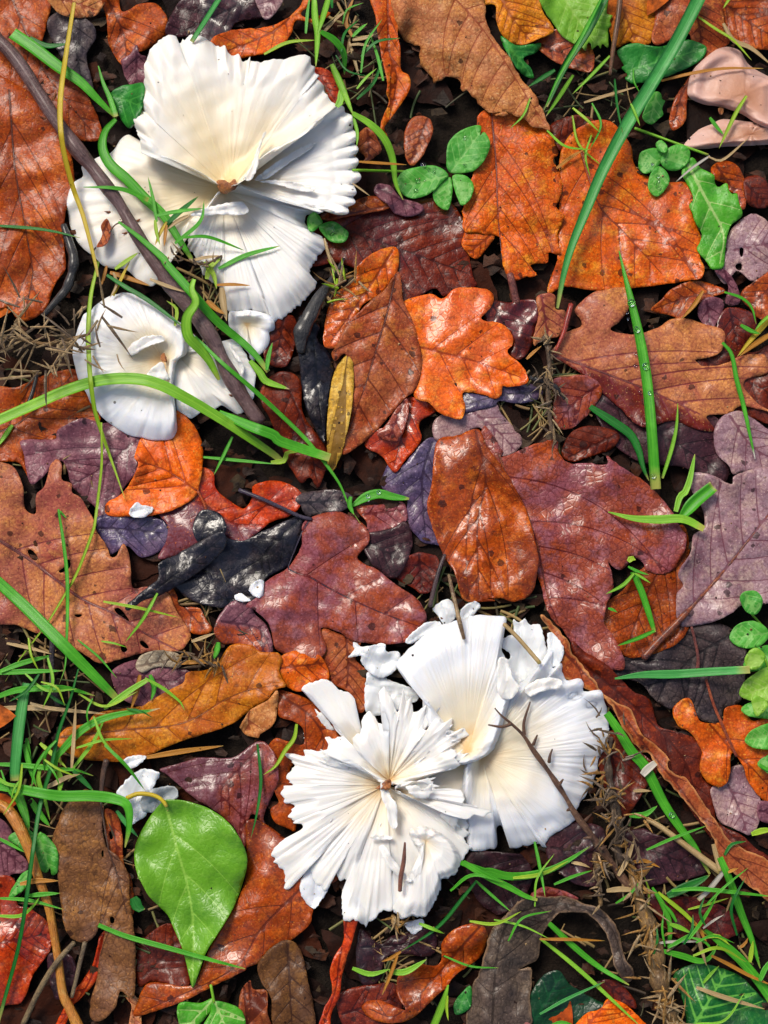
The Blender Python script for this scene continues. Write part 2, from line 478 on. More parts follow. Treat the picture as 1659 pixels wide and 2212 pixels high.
def blade(name, outline, mid, mat, parent=None, veins=7, ang=48, bend=18, vw=(2.8, 1.4), sp=None, jag=0.8, jl=14, z=None,
          fold=0.0, curl=8.0, cw=18.0, wav=10.0, wl=150.0, puff=1.8, groove=1.5, cup=0.0, tilt=(0, 0), extra=None, holes=(),
          pct=75, lift=0.0, eps=3.0, thick=1.7, seed=0, skirt=True, fine=0.8, tight=0.5, root=None):
    """one leaf blade as a sheet with relief, edges of its own thickness and vein grooves"""
    poly = P(outline) if isinstance(outline, str) else np.asarray(outline, float)
    poly = resample(smooth(poly, True, tight=tight), 5.0, True)
    if jag:
        r = np.random.default_rng(seed + 5)
        i = np.arange(len(poly))
        tn = np.roll(poly, -1, 0) - np.roll(poly, 1, 0)
        nr = np.stack([-tn[:, 1], tn[:, 0]], -1) / np.maximum(1e-6, np.hypot(*tn.T))[:, None]
        w = np.interp(i, np.arange(0, len(poly) + jl, max(1, jl // 5)), r.uniform(-1, 1, len(np.arange(0, len(poly) + jl, max(1, jl // 5)))))
        poly = poly + nr * (w * jag)[:, None]
    mn, mx = poly.min(0), poly.max(0)
    area = np.prod(mx - mn)
    if sp is None: sp = 6.5 if area < 60000 else 7.5 if area < 150000 else 8.5
    gx, gy = np.meshgrid(np.arange(mn[0], mx[0], sp), np.arange(mn[1], mx[1], sp * 0.866))
    gx[1::2] += sp / 2
    g = np.stack([gx.ravel(), gy.ravel()], -1)
    g = g + RNG.uniform(-0.8, 0.8, g.shape)
    puff *= 0.6; groove *= 0.8
    mid = P(mid) if isinstance(mid, str) else np.asarray(mid, float)
    vp, vwid, mline = make_veins(poly, mid, veins, ang, bend, vw)
    ok = inside(vp, poly); vp, vwid = vp[ok], vwid[ok]
    if len(vp):
        ok = near(vp, poly) > 2.0; vp, vwid = vp[ok], vwid[ok]
    g = g[inside(g, poly)]
    if len(g): g = g[near(g, poly) > 3.2]
    if len(vp) and len(g): g = g[near(g, vp) > 2.6]
    hp = []
    for hx in holes:
        hp.append(resample(smooth(P(hx) if isinstance(hx, str) else hx, True), 4.0, True))
    for h in hp:
        if len(g): g = g[~inside(g, h)]; 
        if len(g): g = g[near(g, h) > 2.5]
        ok = ~inside(vp, h); vp, vwid = vp[ok], vwid[ok]
    allp = np.vstack([poly] + hp + [vp, g])
    nb = len(poly)
    edges = [(i, (i + 1) % nb) for i in range(nb)]
    off = nb
    for h in hp:
        edges += [(off + i, off + (i + 1) % len(h)) for i in range(len(h))]; off += len(h)
    res = delaunay_2d_cdt([Vector(p) for p in allp], edges, [], 0, 0.01)
    co = np.array([tuple(v) for v in res[0]]); tri = np.array(res[2])
    cen = co[tri].mean(1)
    keep = inside(cen, poly)
    for h in hp: keep &= ~inside(cen, h)
    tri = tri[keep]
    used = np.unique(tri); rm = -np.ones(len(co), int); rm[used] = np.arange(len(used))
    co, tri = co[used], rm[tri]
    a, b, c = co[tri[:, 0]], co[tri[:, 1]], co[tri[:, 2]]
    cr = (b[:, 0]-a[:, 0])*(c[:, 1]-a[:, 1]) - (b[:, 1]-a[:, 1])*(c[:, 0]-a[:, 0])
    tri[cr > 0] = tri[cr > 0][:, ::-1]          # plan y runs down, so this faces up
    x, y = co[:, 0], co[:, 1]
    ed = near(co, np.vstack([poly] + hp))
    ed0 = near(co, poly)
    if len(vp):
        D = np.empty(len(co)); Wd = np.empty(len(co))
        for i in range(0, len(co), 3000):
            q = ((co[i:i+3000][:, None] - vp[None]) ** 2).sum(-1)
            j = q.argmin(1); D[i:i+3000] = np.sqrt(q[np.arange(len(j)), j]); Wd[i:i+3000] = vwid[j]
    else: D = np.full(len(co), 50.0); Wd = np.ones(len(co))
    # signed side of the midrib
    q = ((co[:, None] - mline[None, ::3]) ** 2).sum(-1); j = q.argmin(1)
    md = np.gradient(mline, axis=0)[::3]
    dv = co - mline[::3][j]
    side = md[j, 0] * dv[:, 1] - md[j, 1] * dv[:, 0]
    side = side / np.maximum(1e-6, np.hypot(md[j, 0], md[j, 1]))
    md_ = np.sqrt(q.min(1))
    f = wav * fnoise(x, y, wl, seed + 1) + fine * fnoise(x, y, 26, seed + 2) + 3.4 * fine * fnoise(x, y, 62, seed + 21)
    f = f - curl * (0.12 + 1.2 * fnoise(x, y, 120, seed + 8)) * np.exp(-ed0 / cw) + fold * md_ + cup * (md_ / 100.0) ** 2 * 10
    f = f + puff * (1 - np.exp(-D / 11.0)) - groove * np.exp(-(D / (1.6 * Wd)) ** 2)
    ctr = co.mean(0)
    f = f + tilt[0] * (x - ctr[0]) + tilt[1] * (y - ctr[1])
    if extra is not None: f = f + extra(x, y)
    zz = settle(x, y, f, pct, eps, lift) if z is None else f + z
    hput(x, y, zz)
    co3 = world_pts(x, y, zz)
    faces = tri.tolist()
    attrs = {'vd': D, 'vw': Wd, 'ed': ed, 'side': side, 'rad': np.full(len(co), 0.85), 'ang': co[:, 0] * 0.12 + co[:, 1] * 0.05}
    if skirt:
        from collections import defaultdict
        cnt = {}
        for t_ in faces:
            for k in range(3):
                e = (t_[k], t_[(k + 1) % 3])
                if (e[1], e[0]) in cnt: del cnt[(e[1], e[0])]
                else: cnt[e] = 1
        bv = sorted({v for e in cnt for v in e}); mp = {v: len(co) + i for i, v in enumerate(bv)}
        low = world_pts(x[bv], y[bv], zz[bv] - thick)
        co3 = np.vstack([co3, low])
        for k in attrs: attrs[k] = np.concatenate([attrs[k], attrs[k][bv]])
        faces += [[e[1], e[0], mp[e[0]], mp[e[1]]] for e in cnt]
    o = mesh_obj(name, co3, faces, mat, parent, attrs)
    o_info = {'co': co, 'z': zz, 'mid': mline}
    return o, o_info

def tube(name, pts, rad, mat, parent=None, z=None, above=3.0, lift=None, sides=10, sp=8.0, wob=0.0, arch=0.0, seed=0, flat=1.0, follow=None, put=True, smooth_h=9):
    """round stem along a plan path, resting on what lies below it"""
    p = P(pts) if isinstance(pts, str) else np.asarray(pts, float)
    q = resample(smooth(p), sp)
    n = len(q); t = np.linspace(0, 1, n)
    r = np.interp(t, np.linspace(0, 1, len(rad)), rad) if np.ndim(rad) else np.full(n, float(rad))
    if wob: r = r * (1 + wob * fnoise(t * 1000, 0 * t, 120, seed))
    if z is not None:
        zz = np.interp(t, np.linspace(0, 1, len(z)), z) if np.ndim(z) else np.full(n, float(z))
    elif follow is not None:
        d = ((q[:, None] - follow['co'][None]) ** 2).sum(-1); j = d.argmin(1)
        zz = follow['z'][j] + above
        kk = np.ones(5) / 5; zz = np.convolve(np.pad(zz, 2, mode='edge'), kk, 'valid')
    else:
        zz = np.maximum(hget(q[:, 0], q[:, 1]), np.maximum(hget(q[:, 0] + r, q[:, 1]), hget(q[:, 0] - r, q[:, 1])))
        k = smooth_h
        zz = np.array([zz[max(0, i - k):i + k + 1].max() for i in range(n)])
        zz = np.convolve(np.pad(zz, k, mode='edge'), np.ones(2 * k + 1) / (2 * k + 1), 'valid')
        zz = zz + above + r * flat
    zz = zz + arch * np.sin(np.pi * t)
    if lift is not None: zz = zz + np.interp(t, np.linspace(0, 1, len(lift)), lift)
    c = world_pts(q[:, 0], q[:, 1], zz)
    tn = np.gradient(c, axis=0); tn /= np.maximum(1e-9, np.linalg.norm(tn, axis=1))[:, None]
    sd = np.cross(tn, [0, 0, 1.0]); sd /= np.maximum(1e-9, np.linalg.norm(sd, axis=1))[:, None]
    up = np.cross(sd, tn)
    ca = np.linspace(0, 2 * math.pi, sides, endpoint=False)
    co = (c[:, None] + (np.cos(ca)[None, :, None] * sd[:, None] + flat * np.sin(ca)[None, :, None] * up[:, None]) * (r * U)[:, None, None]).reshape(-1, 3)
    fc = []
    for i in range(n - 1):
        for k in range(sides):
            k2 = (k + 1) % sides
            fc.append([i * sides + k, i * sides + k2, (i + 1) * sides + k2, (i + 1) * sides + k])
    co = np.vstack([co, c[:1] - tn[:1] * r[0] * U * 0.5, c[-1:] + tn[-1:] * r[-1] * U * 0.5])
    a, b = len(co) - 2, len(co) - 1
    for k in range(sides):
        k2 = (k + 1) % sides
        fc.append([a, k2, k]); fc.append([b, (n - 1) * sides + k, (n - 1) * sides + k2])
    if put: hput(q[:, 0], q[:, 1], zz + r * flat)
    N = len(co)
    al = np.concatenate([np.repeat(t * 100, sides), [0, 100]])
    at = {'vd': np.full(N, 50.0), 'vw': np.ones(N), 'ed': np.full(N, 50.0), 'side': np.zeros(N),
          'along': al * 6, 'across': np.concatenate([np.tile(np.cos(ca), n), [0, 0]]), 'frac': al / 100}
    o = mesh_obj(name, co, fc, mat, parent, at)
    o_path = {'q': q, 'z': zz, 'r': r}
    return o, o_path

def ribbon(name, pts, width, mat, parent=None, z=None, above=4.0, arch=0.0, lift=None, keel=0.13, taper=(0.6, 0.05), twist=0.0, sp=9.0, put=True, seed=0, peak=0.35):
    """grass blade: a keeled strip, tapering, resting on or arching over what lies below"""
    p = P(pts) if isinstance(pts, str) else np.asarray(pts, float)
    q = resample(smooth(p), sp); n = len(q); t = np.linspace(0, 1, n)
    wd = width * np.where(t < peak, taper[0] + (1 - taper[0]) * np.sin(np.minimum(1, t / peak) * 1.5708),
                          taper[1] + (1 - taper[1]) * np.clip(np.cos(np.clip((t - peak) / (1 - peak), 0, 1) * 1.5708), 0, 1) ** 0.75) * 0.5
    if z is not None: zz = np.interp(t, np.linspace(0, 1, len(z)), z) if np.ndim(z) else np.full(n, float(z))
    else:
        zz = np.maximum.reduce([hget(q[:, 0], q[:, 1]), hget(q[:, 0] + wd, q[:, 1]), hget(q[:, 0] - wd, q[:, 1]), hget(q[:, 0], q[:, 1] + wd), hget(q[:, 0], q[:, 1] - wd)])
        k = 7
        zz = np.array([zz[max(0, i - k):i + k + 1].max() for i in range(n)])
        zz = np.convolve(np.pad(zz, k, mode='edge'), np.ones(2 * k + 1) / (2 * k + 1), 'valid') + above
    zz = zz + arch * np.sin(np.pi * t)
    if lift is not None: zz = zz + np.interp(t, np.linspace(0, 1, len(lift)), lift)
    c = world_pts(q[:, 0], q[:, 1], zz)
    tn = np.gradient(c, axis=0); tn /= np.maximum(1e-9, np.linalg.norm(tn, axis=1))[:, None]
    sd = np.cross(tn, [0, 0, 1.0]); sd /= np.maximum(1e-9, np.linalg.norm(sd, axis=1))[:, None]
    up = np.cross(sd, tn)
    tw = twist * fnoise(t * 400, 0 * t, 300, seed + 3)
    s2 = sd * np.cos(tw)[:, None] + up * np.sin(tw)[:, None]; u2 = up * np.cos(tw)[:, None] - sd * np.sin(tw)[:, None]
    us = np.array([-1, -0.55, 0, 0.55, 1.0])
    hh = keel * np.array([1, 0.42, 0, 0.42, 1.0])
    co = (c[:, None] + (us[None, :, None] * s2[:, None] + hh[None, :, None] * u2[:, None]) * (wd * U)[:, None, None])
    top = co.reshape(-1, 3)
    bot = (co - u2[:, None] * (1.3 * U)).reshape(-1, 3)
    fc, m = [], 5
    for i in range(n - 1):
        for k in range(m - 1):
            a = i * m + k
            fc.append([a, a + 1, a + m + 1, a + m])
            b = a + n * m
            fc.append([b + m, b + m + 1, b + 1, b])
        for k in (0, m - 1):
            a, b = i * m + k, (i + 1) * m + k
            fc.append([a, b, b + n * m, a + n * m])
    if put: hput(q[:, 0], q[:, 1], zz + 2)
    N = n * m
    at = {'across': np.tile(np.tile(us, n), 2), 'along': np.tile(np.repeat(t * n * sp, m), 2), 'frac': np.tile(np.repeat(t, m), 2)}
    o = mesh_obj(name, np.vstack([top, bot]), fc, mat, parent, at)
    return o, {'q': q, 'z': zz, 'r': wd}

def leaf(name, label, outline, mid, pal, cat='leaf', mk=None, rib=None, stalk=None, stalk_r=(4, 3), stalk_pal=None, group=None, seed=None, **kw):
    """a fallen leaf: blade, raised midrib and stalk where the leaf shows them"""
    leaf.n += 1
    s = seed or leaf.n * 11
    mat = leaf_mat(pal, s, **(mk or {})) if not isinstance(pal, bpy.types.Material) else pal
    ctr = P(outline).mean(0)
    r = thing(name, label, cat, ctr, group)
    b, info = blade('blade', outline, mid, mat, r, seed=s, **kw)
    rm = None
    if rib or stalk:
        c = PAL[stalk_pal or (pal if isinstance(pal, str) else 'brown')]
        rm = bark_mat('leaf_stalk', c[3], c[1], c[0], 0.45, 500, 0.4)
    if rib:
        m = resample(info['mid'], 5.0)
        poly = resample(smooth(P(outline), True), 8, True)
        m = m[inside(m, poly)]
        if len(m) > 4:
            tube('midrib', m, (rib, rib * 0.3), rm, r, follow=info, above=-0.25 * rib, sides=8, sp=7, put=False, flat=0.8)
    if stalk:
        tube('stalk', stalk, stalk_r, rm, r, sides=9, sp=6, above=1.0, smooth_h=4)
    return r, info
leaf.n = 0
def cap_piece(name, outline, ctr, mat, parent, prof, ridge=4.0, nr=60, ripple=6.0, nrip=7, roll=0.0, scallop=0.0, nsc=40, thick=12, rings=46, bsp=4.0,
              jag=2.0, pct=85, lift=0.0, tilt=(0, 0), seed=0, tight=0.45, teeth=(0, 16), z=None, extra=None):
    """piece of a waxy mushroom cap: radial sheet from its heart to a torn rim, pleated, thick-lipped"""
    poly = P(outline) if isinstance(outline, str) else np.asarray(outline, float)
    poly = resample(smooth(poly, True, tight=tight), bsp, True)
    c = P(ctr)[0] if isinstance(ctr, str) else np.asarray(ctr, float)
    n = len(poly); i = np.arange(n)
    r = np.random.default_rng(seed + 9)
    dd = poly - c
    ang = np.unwrap(np.arctan2(dd[:, 1], dd[:, 0]))
    # pleats follow the angle, so that they run straight from heart to rim
    def per(freq, s, th=ang):
        rr = np.random.default_rng(s); o = 0
        for k in range(5):
            o = o + np.sin(th * round(freq * rr.uniform(0.65, 1.45)) + rr.uniform(0, 6.28))
        return o / 2.2
    pl = per(nr, seed + 1); rp = per(nrip, seed + 2); sc = np.abs(np.sin(ang * nsc * 0.5 + 0.8 * per(9, seed + 4)))
    w = np.interp(i, np.arange(0, n + 3, 3), r.uniform(-1, 1, len(np.arange(0, n + 3, 3))))
    poly = poly + dd / np.maximum(1, np.hypot(*dd.T))[:, None] * (w * jag)[:, None]
    if teeth[0]:   # torn little teeth of uneven size along the margin
        arc = np.cumsum(np.hypot(*(np.roll(poly, -1, 0) - poly).T)); m_ = int(arc[-1] / teeth[1]) + 2
        kn = np.cumsum(r.uniform(0.45, 1.7, m_ * 2)) * teeth[1] * 0.5; kv = np.where(np.arange(m_ * 2) % 2, 1, -1) * r.uniform(0.1, 1.0, m_ * 2)
        poly = poly + dd / np.maximum(1, np.hypot(*dd.T))[:, None] * (np.interp(arc, kn, kv) * teeth[0])[:, None]
    if scallop: poly = poly + dd / np.maximum(1, np.hypot(*dd.T))[:, None] * ((sc - 0.6) * scallop * 0.4)[:, None]
    dd = poly - c; R = np.hypot(*dd.T)
    t = np.linspace(0.0, 1, rings) ** 0.9
    tt = t[:, None]
    T = [q[0] for q in prof]; Z = [q[1] for q in prof]
    # smooth profile
    base = np.interp(np.linspace(0, 1, 400), T, Z)
    base = np.convolve(np.pad(base, 20, mode='edge'), np.ones(41) / 41, 'valid')
    zb = np.interp(t, np.linspace(0, 1, 400), base)[:, None]
    env = np.clip((tt - 0.12) / 0.6, 0, 1) ** 1.3
    # pleats fade where neighbours come too close together near the heart
    x = c[0] + dd[None, :, 0] * tt; y = c[1] + dd[None, :, 1] * tt
    amp = 0.3 + 0.7 * np.clip(0.5 + 0.9 * per(5, seed + 12), 0, 1)[None]; brk = np.clip(0.6 + 0.7 * fnoise(x, y, 100, seed + 13), 0.1, 1.2)
    zz = zb + 0.36 * ridge * pl[None] * env * amp * brk + ripple * rp[None] * tt ** 2
    if scallop: zz = zz + scallop * sc[None] * np.clip((tt - 0.80) / 0.14, 0, 1)
    if roll: zz = zz - roll * np.clip((tt - 0.86) / 0.14, 0, 1) ** 2
    zz = zz + 0.8 * fnoise(x, y, 46, seed + 6) + 2.0 * fnoise(x, y, 130, seed + 7)
    zz = zz + tilt[0] * (x - c[0]) + tilt[1] * (y - c[1])
    if extra is not None: zz = zz + extra(x, y)
    f = zz.ravel()
    if z is None: za = settle(x.ravel(), y.ravel(), f, pct, 4.0, lift).reshape(zz.shape)
    else: za = zz + z
    hput(x.ravel(), y.ravel(), za.ravel())
    X, Y, Zl = [x], [y], [za]
    RAD, ANG = [np.repeat(tt, n, 1)], [np.repeat((ang * (nr / 6.283))[None], rings, 0)]
    for s, dz in ((1.004, -0.25), (0.998, -0.7), (0.96, -1.0), (0.80, -1.15)):   # lip and underside
        X.append((c[0] + dd[:, 0] * s)[None]); Y.append((c[1] + dd[:, 1] * s)[None])
        k = min(rings - 1, int(rings * min(1, s)))
        Zl.append((np.minimum(za[-1], za[min(rings - 1, k)]) if s < 0.97 else za[-1])[None] + dz * thick)
        RAD.append(np.full((1, n), min(1, s))); ANG.append((ang * (nr / 6.283))[None])
    X, Y, Zl = np.vstack(X), np.vstack(Y), np.vstack(Zl)
    RAD, ANG = np.vstack(RAD).ravel(), np.vstack(ANG).ravel()
    m = len(X)
    co = world_pts(X.ravel(), Y.ravel(), Zl.ravel())
    a = np.arange(m - 1)[:, None] * n + i[None]
    b = np.arange(m - 1)[:, None] * n + ((i + 1) % n)[None]
    fc = np.stack([a, b, b + n, a + n], -1).reshape(-1, 4)
    # orientation: make the sheet face upwards
    p0, p1, p2 = co[fc[n * 20 + 3, 0]], co[fc[n * 20 + 3, 1]], co[fc[n * 20 + 3, 2]]
    areas = np.cross(co[fc[:, 1]] - co[fc[:, 0]], co[fc[:, 2]] - co[fc[:, 0]])[: n * (rings - 1), 2].sum()
    if areas < 0: fc = fc[:, ::-1]
    return mesh_obj(name, co, fc.tolist(), mat, parent, {'rad': RAD, 'ang': ANG, 'vd': RAD * 0 + 50, 'vw': RAD * 0 + 1})

def flake(name, label, outline, mat, cat='fragment', group=None, seed=0, parent=None, **kw):
    """small torn piece of cap or gill"""
    q = dict(veins=3, ang=8, bend=4, jag=1.2, jl=6, curl=4, cw=10, wav=4, wl=50, puff=3, groove=3.5, thick=5, sp=5, pct=80, vw=(1.5, 1.5))
    q.update(kw)
    o = P(outline)
    # main axis as the middle line
    c = o.mean(0); u, s, vt = np.linalg.svd(o - c); d = vt[0]
    k = (o - c) @ d
    mid = np.array([c + d * k.min() * 0.95, c + d * k.max() * 0.95])
    ob, info = blade(name, outline, mid, mat, parent, seed=seed, **q)
    if parent is None: tag(ob, label, cat, group)
    return ob

def spine_mesh(nm, L, r, mat, curve=0.15):
    me = bpy.data.meshes.new(nm)
    v, f = [], []
    for i, (t, w) in enumerate(((0, 0.7), (0.35, 1.0), (0.7, 0.6))):
        for k in range(5):
            a = k * 1.2566
            v.append((L * t, r * w * math.cos(a) + curve * L * t * t, r * w * math.sin(a)))
    v.append((L, curve * L, 0))
    for i in range(2):
        for k in range(5): f.append((i*5+k, i*5+(k+1)%5, (i+1)*5+(k+1)%5, (i+1)*5+k))
    for k in range(5): f.append((10+k, 10+(k+1)%5, 15))
    me.from_pydata(v, [], f)
    for k in ('along', 'across', 'frac', ):
        a = me.attributes.new(k, 'FLOAT', 'POINT')
        a.data.foreach_set('value', [q[0] / L * (100 if k == 'along' else 1) if k != 'across' else q[1] / max(r, 1e-9) for q in v])
    me.materials.append(mat)
    return me

SPINES = {}
def sprig(label, path, rad, n, Lr, mats, cat='dead sprig', name='gorse_sprig', stem_mat=None, seed=0, spread=18, above=4, zlift=0, droop=0.25):
    """dried thorny sprig: stem with many separate spines"""
    r = np.random.default_rng(seed)
    p = P(path); t = thing(name, label, cat, p.mean(0))
    st, pth = tube('stem', p, rad, stem_mat, t, above=above, seed=seed, wob=0.3, lift=(zlift, zlift), put=False)
    q, z = pth['q'], pth['z']
    for m in mats:
        if m.name not in SPINES:
            SPINES[m.name] = [spine_mesh('spine', L * U, w * U, m, c) for L, w, c in ((70, 2.6, 0.05), (50, 2.6, 0.2), (38, 2.2, -0.15), (60, 2.0, 0.3))]
    for k in range(n):
        i = r.integers(0, len(q)); me = SPINES[mats[r.integers(0, len(mats))].name][r.integers(0, 4)]
        o = bpy.data.objects.new('spine', me); COL.objects.link(o); o.parent = t
        x, y = q[i] + r.normal(0, spread * 0.3, 2)
        zz = max(z[i] + r.uniform(0, spread * 0.6), hget(x, y) + 3)
        o.location = Vector(world_pts(x, y, zz)) - Vector(t['org'])
        s = r.uniform(*Lr)
        o.scale = (s, r.uniform(0.9, 1.5), r.uniform(0.9, 1.5))
        o.rotation_euler = (r.uniform(0, 6.28), -r.uniform(-droop, 0.7), r.uniform(0, 6.28))
    return t

def droplet(x, y, rad, mat, label, group, z=None):
    nu, nv = 14, 7
    z0 = hget(x, y) if z is None else z
    v, f = [], []
    for j in range(nv + 1):
        ph = (j / nv) * math.pi * 0.62
        for k in range(nu):
            a = k / nu * 6.2832
            v.append((rad * math.sin(ph) * math.cos(a), rad * math.sin(ph) * math.sin(a), rad * 0.8 * (math.cos(ph) + 0.3)))
    for j in range(nv):
        for k in range(nu): f.append([j*nu+k, (j+1)*nu+k, (j+1)*nu+(k+1)%nu, j*nu+(k+1)%nu])
    f.append([nv*nu+k for k in range(nu)][::-1])
    co = np.array(v) * U * 1.2 + world_pts(x, y, z0 - 1)
    o = mesh_obj('dew_drop', co, f, mat)
    return tag(o, label, 'dew drop', group)
# ================================================================== the ground
def build_soil():
    xs = np.arange(-420, 2100, 11.0); ys = np.arange(-420, 2640, 11.0)
    gx, gy = np.meshgrid(xs, ys)
    z = -30 + 9 * fnoise(gx, gy, 120, 3) + 5 * fnoise(gx, gy, 34, 4)
    co = world_pts(gx.ravel(), gy.ravel(), z.ravel()); ny, nx = gx.shape
    a = np.arange(ny - 1)[:, None] * nx + np.arange(nx - 1)[None]
    fc = np.stack([a, a + nx, a + nx + 1, a + 1], -1).reshape(-1, 4).tolist()
    ring = list(range(nx)) + [i * nx + nx - 1 for i in range(1, ny)] + [(ny - 1) * nx + j for j in range(nx - 2, -1, -1)] + [i * nx for i in range(ny - 2, 0, -1)]
    c0 = co.mean(0); base = len(co); out = []
    for v in ring:
        d = co[v] - c0; d[2] = 0
        out.append(c0 + d * 40 * np.array([1, 1, 0]) + np.array([0, 0, -30 * U]))
    co = np.vstack([co, out]); m = len(ring)
    fc += [[ring[i], base + i, base + (i + 1) % m, ring[(i + 1) % m]][::-1] for i in range(m)]
    t = NT('soil'); v = t.obj()
    n1 = t.noise(v, 120, 6, 0.7); n2 = t.noise(v, 900, 5, 0.7)
    col = t.mix(t.rng(n1, 0.35, 0.7), (0.010, 0.007, 0.005, 1), (0.022, 0.014, 0.009, 1))
    col = t.mix(t.rng(n2, 0.55, 0.75, 0, 0.6), col, (0.035, 0.022, 0.013, 1))
    t.put(t.b.inputs['Base Color'], col); t.b.inputs['Roughness'].default_value = 0.8; t.b.inputs['Specular IOR Level'].default_value = 0.15
    t.put(t.b.inputs['Normal'], t.bump(t.math('ADD', n1, n2), 1.0, 0.0015))
    o = mesh_obj('ground', co, fc, t.m)
    for p_ in list(o.data.polygons)[-m:]: p_.use_smooth = False
    tag(o, 'dark damp soil under the fallen leaves', None, None, 'structure')
build_soil()

def litter():
    """the rotted lowest layer, uncountable: one sheet of many overlapping dark leaf shapes"""
    r = np.random.default_rng(21)
    co, fc, rnd, fresh = [], [], [], []
    for k in range(620):
        x, y = r.uniform(-400, 2060), r.uniform(-400, 2600)
        L, Wd, a = r.uniform(110, 260), r.uniform(0.3, 0.5), r.uniform(0, 6.28)
        n = 18; t = np.linspace(0, 1, n); lob = r.uniform(0, 0.35); nl = r.integers(3, 6)
        w = L * Wd * np.sin(np.pi * t ** 0.85) ** 0.8 * (1 - lob * (0.5 + 0.5 * np.cos(t * 6.283 * nl))) * 0.5
        us = np.linspace(-1, 1, 7)
        lx = (t - 0.5)[:, None] * L + 0 * us[None]; ly = w[:, None] * us[None]
        px = x + lx * math.cos(a) - ly * math.sin(a); py = y + lx * math.sin(a) + ly * math.cos(a)
        outside = x < -60 or x > 1720 or y < -60 or y > 2270
        z = -24 + r.uniform(0, 12) + 6 * fnoise(px, py, 90, k) + r.uniform(-0.05, 0.05) * lx + r.uniform(-0.15, 0.15) * np.abs(ly)
        z = z + r.uniform(10, 40) if outside else np.minimum(z, -6 - 0.02 * k / 620)
        b = len(rnd)
        co.append(world_pts(px.ravel(), py.ravel(), z.ravel()))
        cidx = r.uniform()
        rnd += [cidx] * (n * 7); fresh += [1.0 if outside else 0.0] * (n * 7)
        for i in range(n - 1):
            for j in range(6): fc.append([b + i*7 + j, b + i*7 + j + 1, b + (i+1)*7 + j + 1, b + (i+1)*7 + j])
    t = NT('rotted_leaf'); v = t.obj()
    n1 = t.noise(v, 160, 5, 0.65); s = t.attr('shade')
    ramp = t.n('ShaderNodeValToRGB'); t.put(ramp.inputs[0], s)
    e = ramp.color_ramp.elements
    e[0].position, e[0].color = 0.0, lin((34, 20, 14), .3); e[1].position, e[1].color = 1.0, lin((52, 34, 28), .25)  # rotted leaf tones, darkened further to paint deep shade into the gaps
    for p_, c_ in ((0.25, (66, 32, 16)), (0.45, (44, 26, 22)), (0.62, (92, 40, 14)), (0.8, (60, 34, 24))):
        q = e.new(p_); q.color = lin(c_, .42)
    r2 = t.n('ShaderNodeValToRGB'); t.put(r2.inputs[0], s)      # less rotted leaves farther out
    e2 = r2.color_ramp.elements; e2[0].color = rich((172, 80, 20)); e2[1].color = rich((128, 84, 92))
    for p_, c_ in ((0.25, (112, 44, 20)), (0.5, (206, 110, 30)), (0.75, (190, 130, 88))):
        q = e2.new(p_); q.color = rich(c_)
    base = t.mix(t.attr('fresh'), ramp.outputs[0], r2.outputs[0])
    col = t.mix(t.rng(n1, 0.4, 0.7, 0, 0.85), base, lin((26, 16, 12), .5))
    t.put(t.b.inputs['Base Color'], col); t.b.inputs['Roughness'].default_value = 0.7
    t.b.inputs['Specular IOR Level'].default_value = 0.12
    t.put(t.b.inputs['Normal'], t.bump(n1, 0.8, 0.001))
    o = mesh_obj('leaf_litter', np.vstack(co), fc, t.m, None, {'shade': rnd, 'fresh': fresh})
    tag(o, 'dark rotted leaf litter showing in the gaps between the fresh leaves', 'leaf litter', None, 'stuff')
litter()

def fragments():
    """crumbled leaf bits strewn over the rotted layer"""
    r = np.random.default_rng(29); co, fc, sh = [], [], []
    for k in range(2600):
        x, y = r.uniform(-200, 1860), r.uniform(-200, 2400); n = r.integers(7, 13); R0 = r.uniform(5, 30); a0 = r.uniform(0, 6.28)
        a = a0 + np.sort(r.uniform(0, 6.28, n)); rr = R0 * r.uniform(.45, 1.1, n); el = r.uniform(.4, 1)
        px = np.concatenate([[x], x + rr * np.cos(a)]); py = np.concatenate([[y], y + el * rr * np.sin(a)])
        z = -8 + r.uniform(0, 9) + r.uniform(-.25, .25) * (px - x) + r.uniform(-.25, .25) * (py - y); z[0] += r.uniform(-2, 4)
        b = len(sh); co.append(world_pts(px, py, np.minimum(z, 4))); sh += [r.uniform()] * (n + 1)
        fc += [[b, b + 1 + i, b + 1 + (i + 1) % n][::-1] for i in range(n)]
    t = NT('leaf_crumb'); n1 = t.noise(t.obj(), 300, 5, 0.65)
    ramp = t.n('ShaderNodeValToRGB'); t.put(ramp.inputs[0], t.attr('shade'))
    e = ramp.color_ramp.elements; e[0].color = lin((70, 40, 22), .3); e[1].color = lin((64, 44, 40), .25)
    for p_, c_ in ((0.2, (112, 58, 24)), (0.4, (52, 30, 22)), (0.6, (140, 76, 32)), (0.75, (84, 48, 34)), (.9, (120, 96, 60))):
        q = e.new(p_); q.color = lin(c_, .3)  # brown bits dimmed in colour to deepen the shade between leaves
    t.put(t.b.inputs['Base Color'], t.mix(t.rng(n1, .4, .7), ramp.outputs[0], lin((30, 18, 12), .6)))
    t.b.inputs['Roughness'].default_value = .6; t.b.inputs['Specular IOR Level'].default_value = .2
    t.put(t.b.inputs['Normal'], t.bump(n1, .6, .001))
    tag(mesh_obj('leaf_crumbs', np.vstack(co), fc, t.m, None, {'shade': sh}, sm=False), 'crumbled brown leaf bits strewn in the gaps', 'leaf crumbs', None, 'stuff')
fragments()

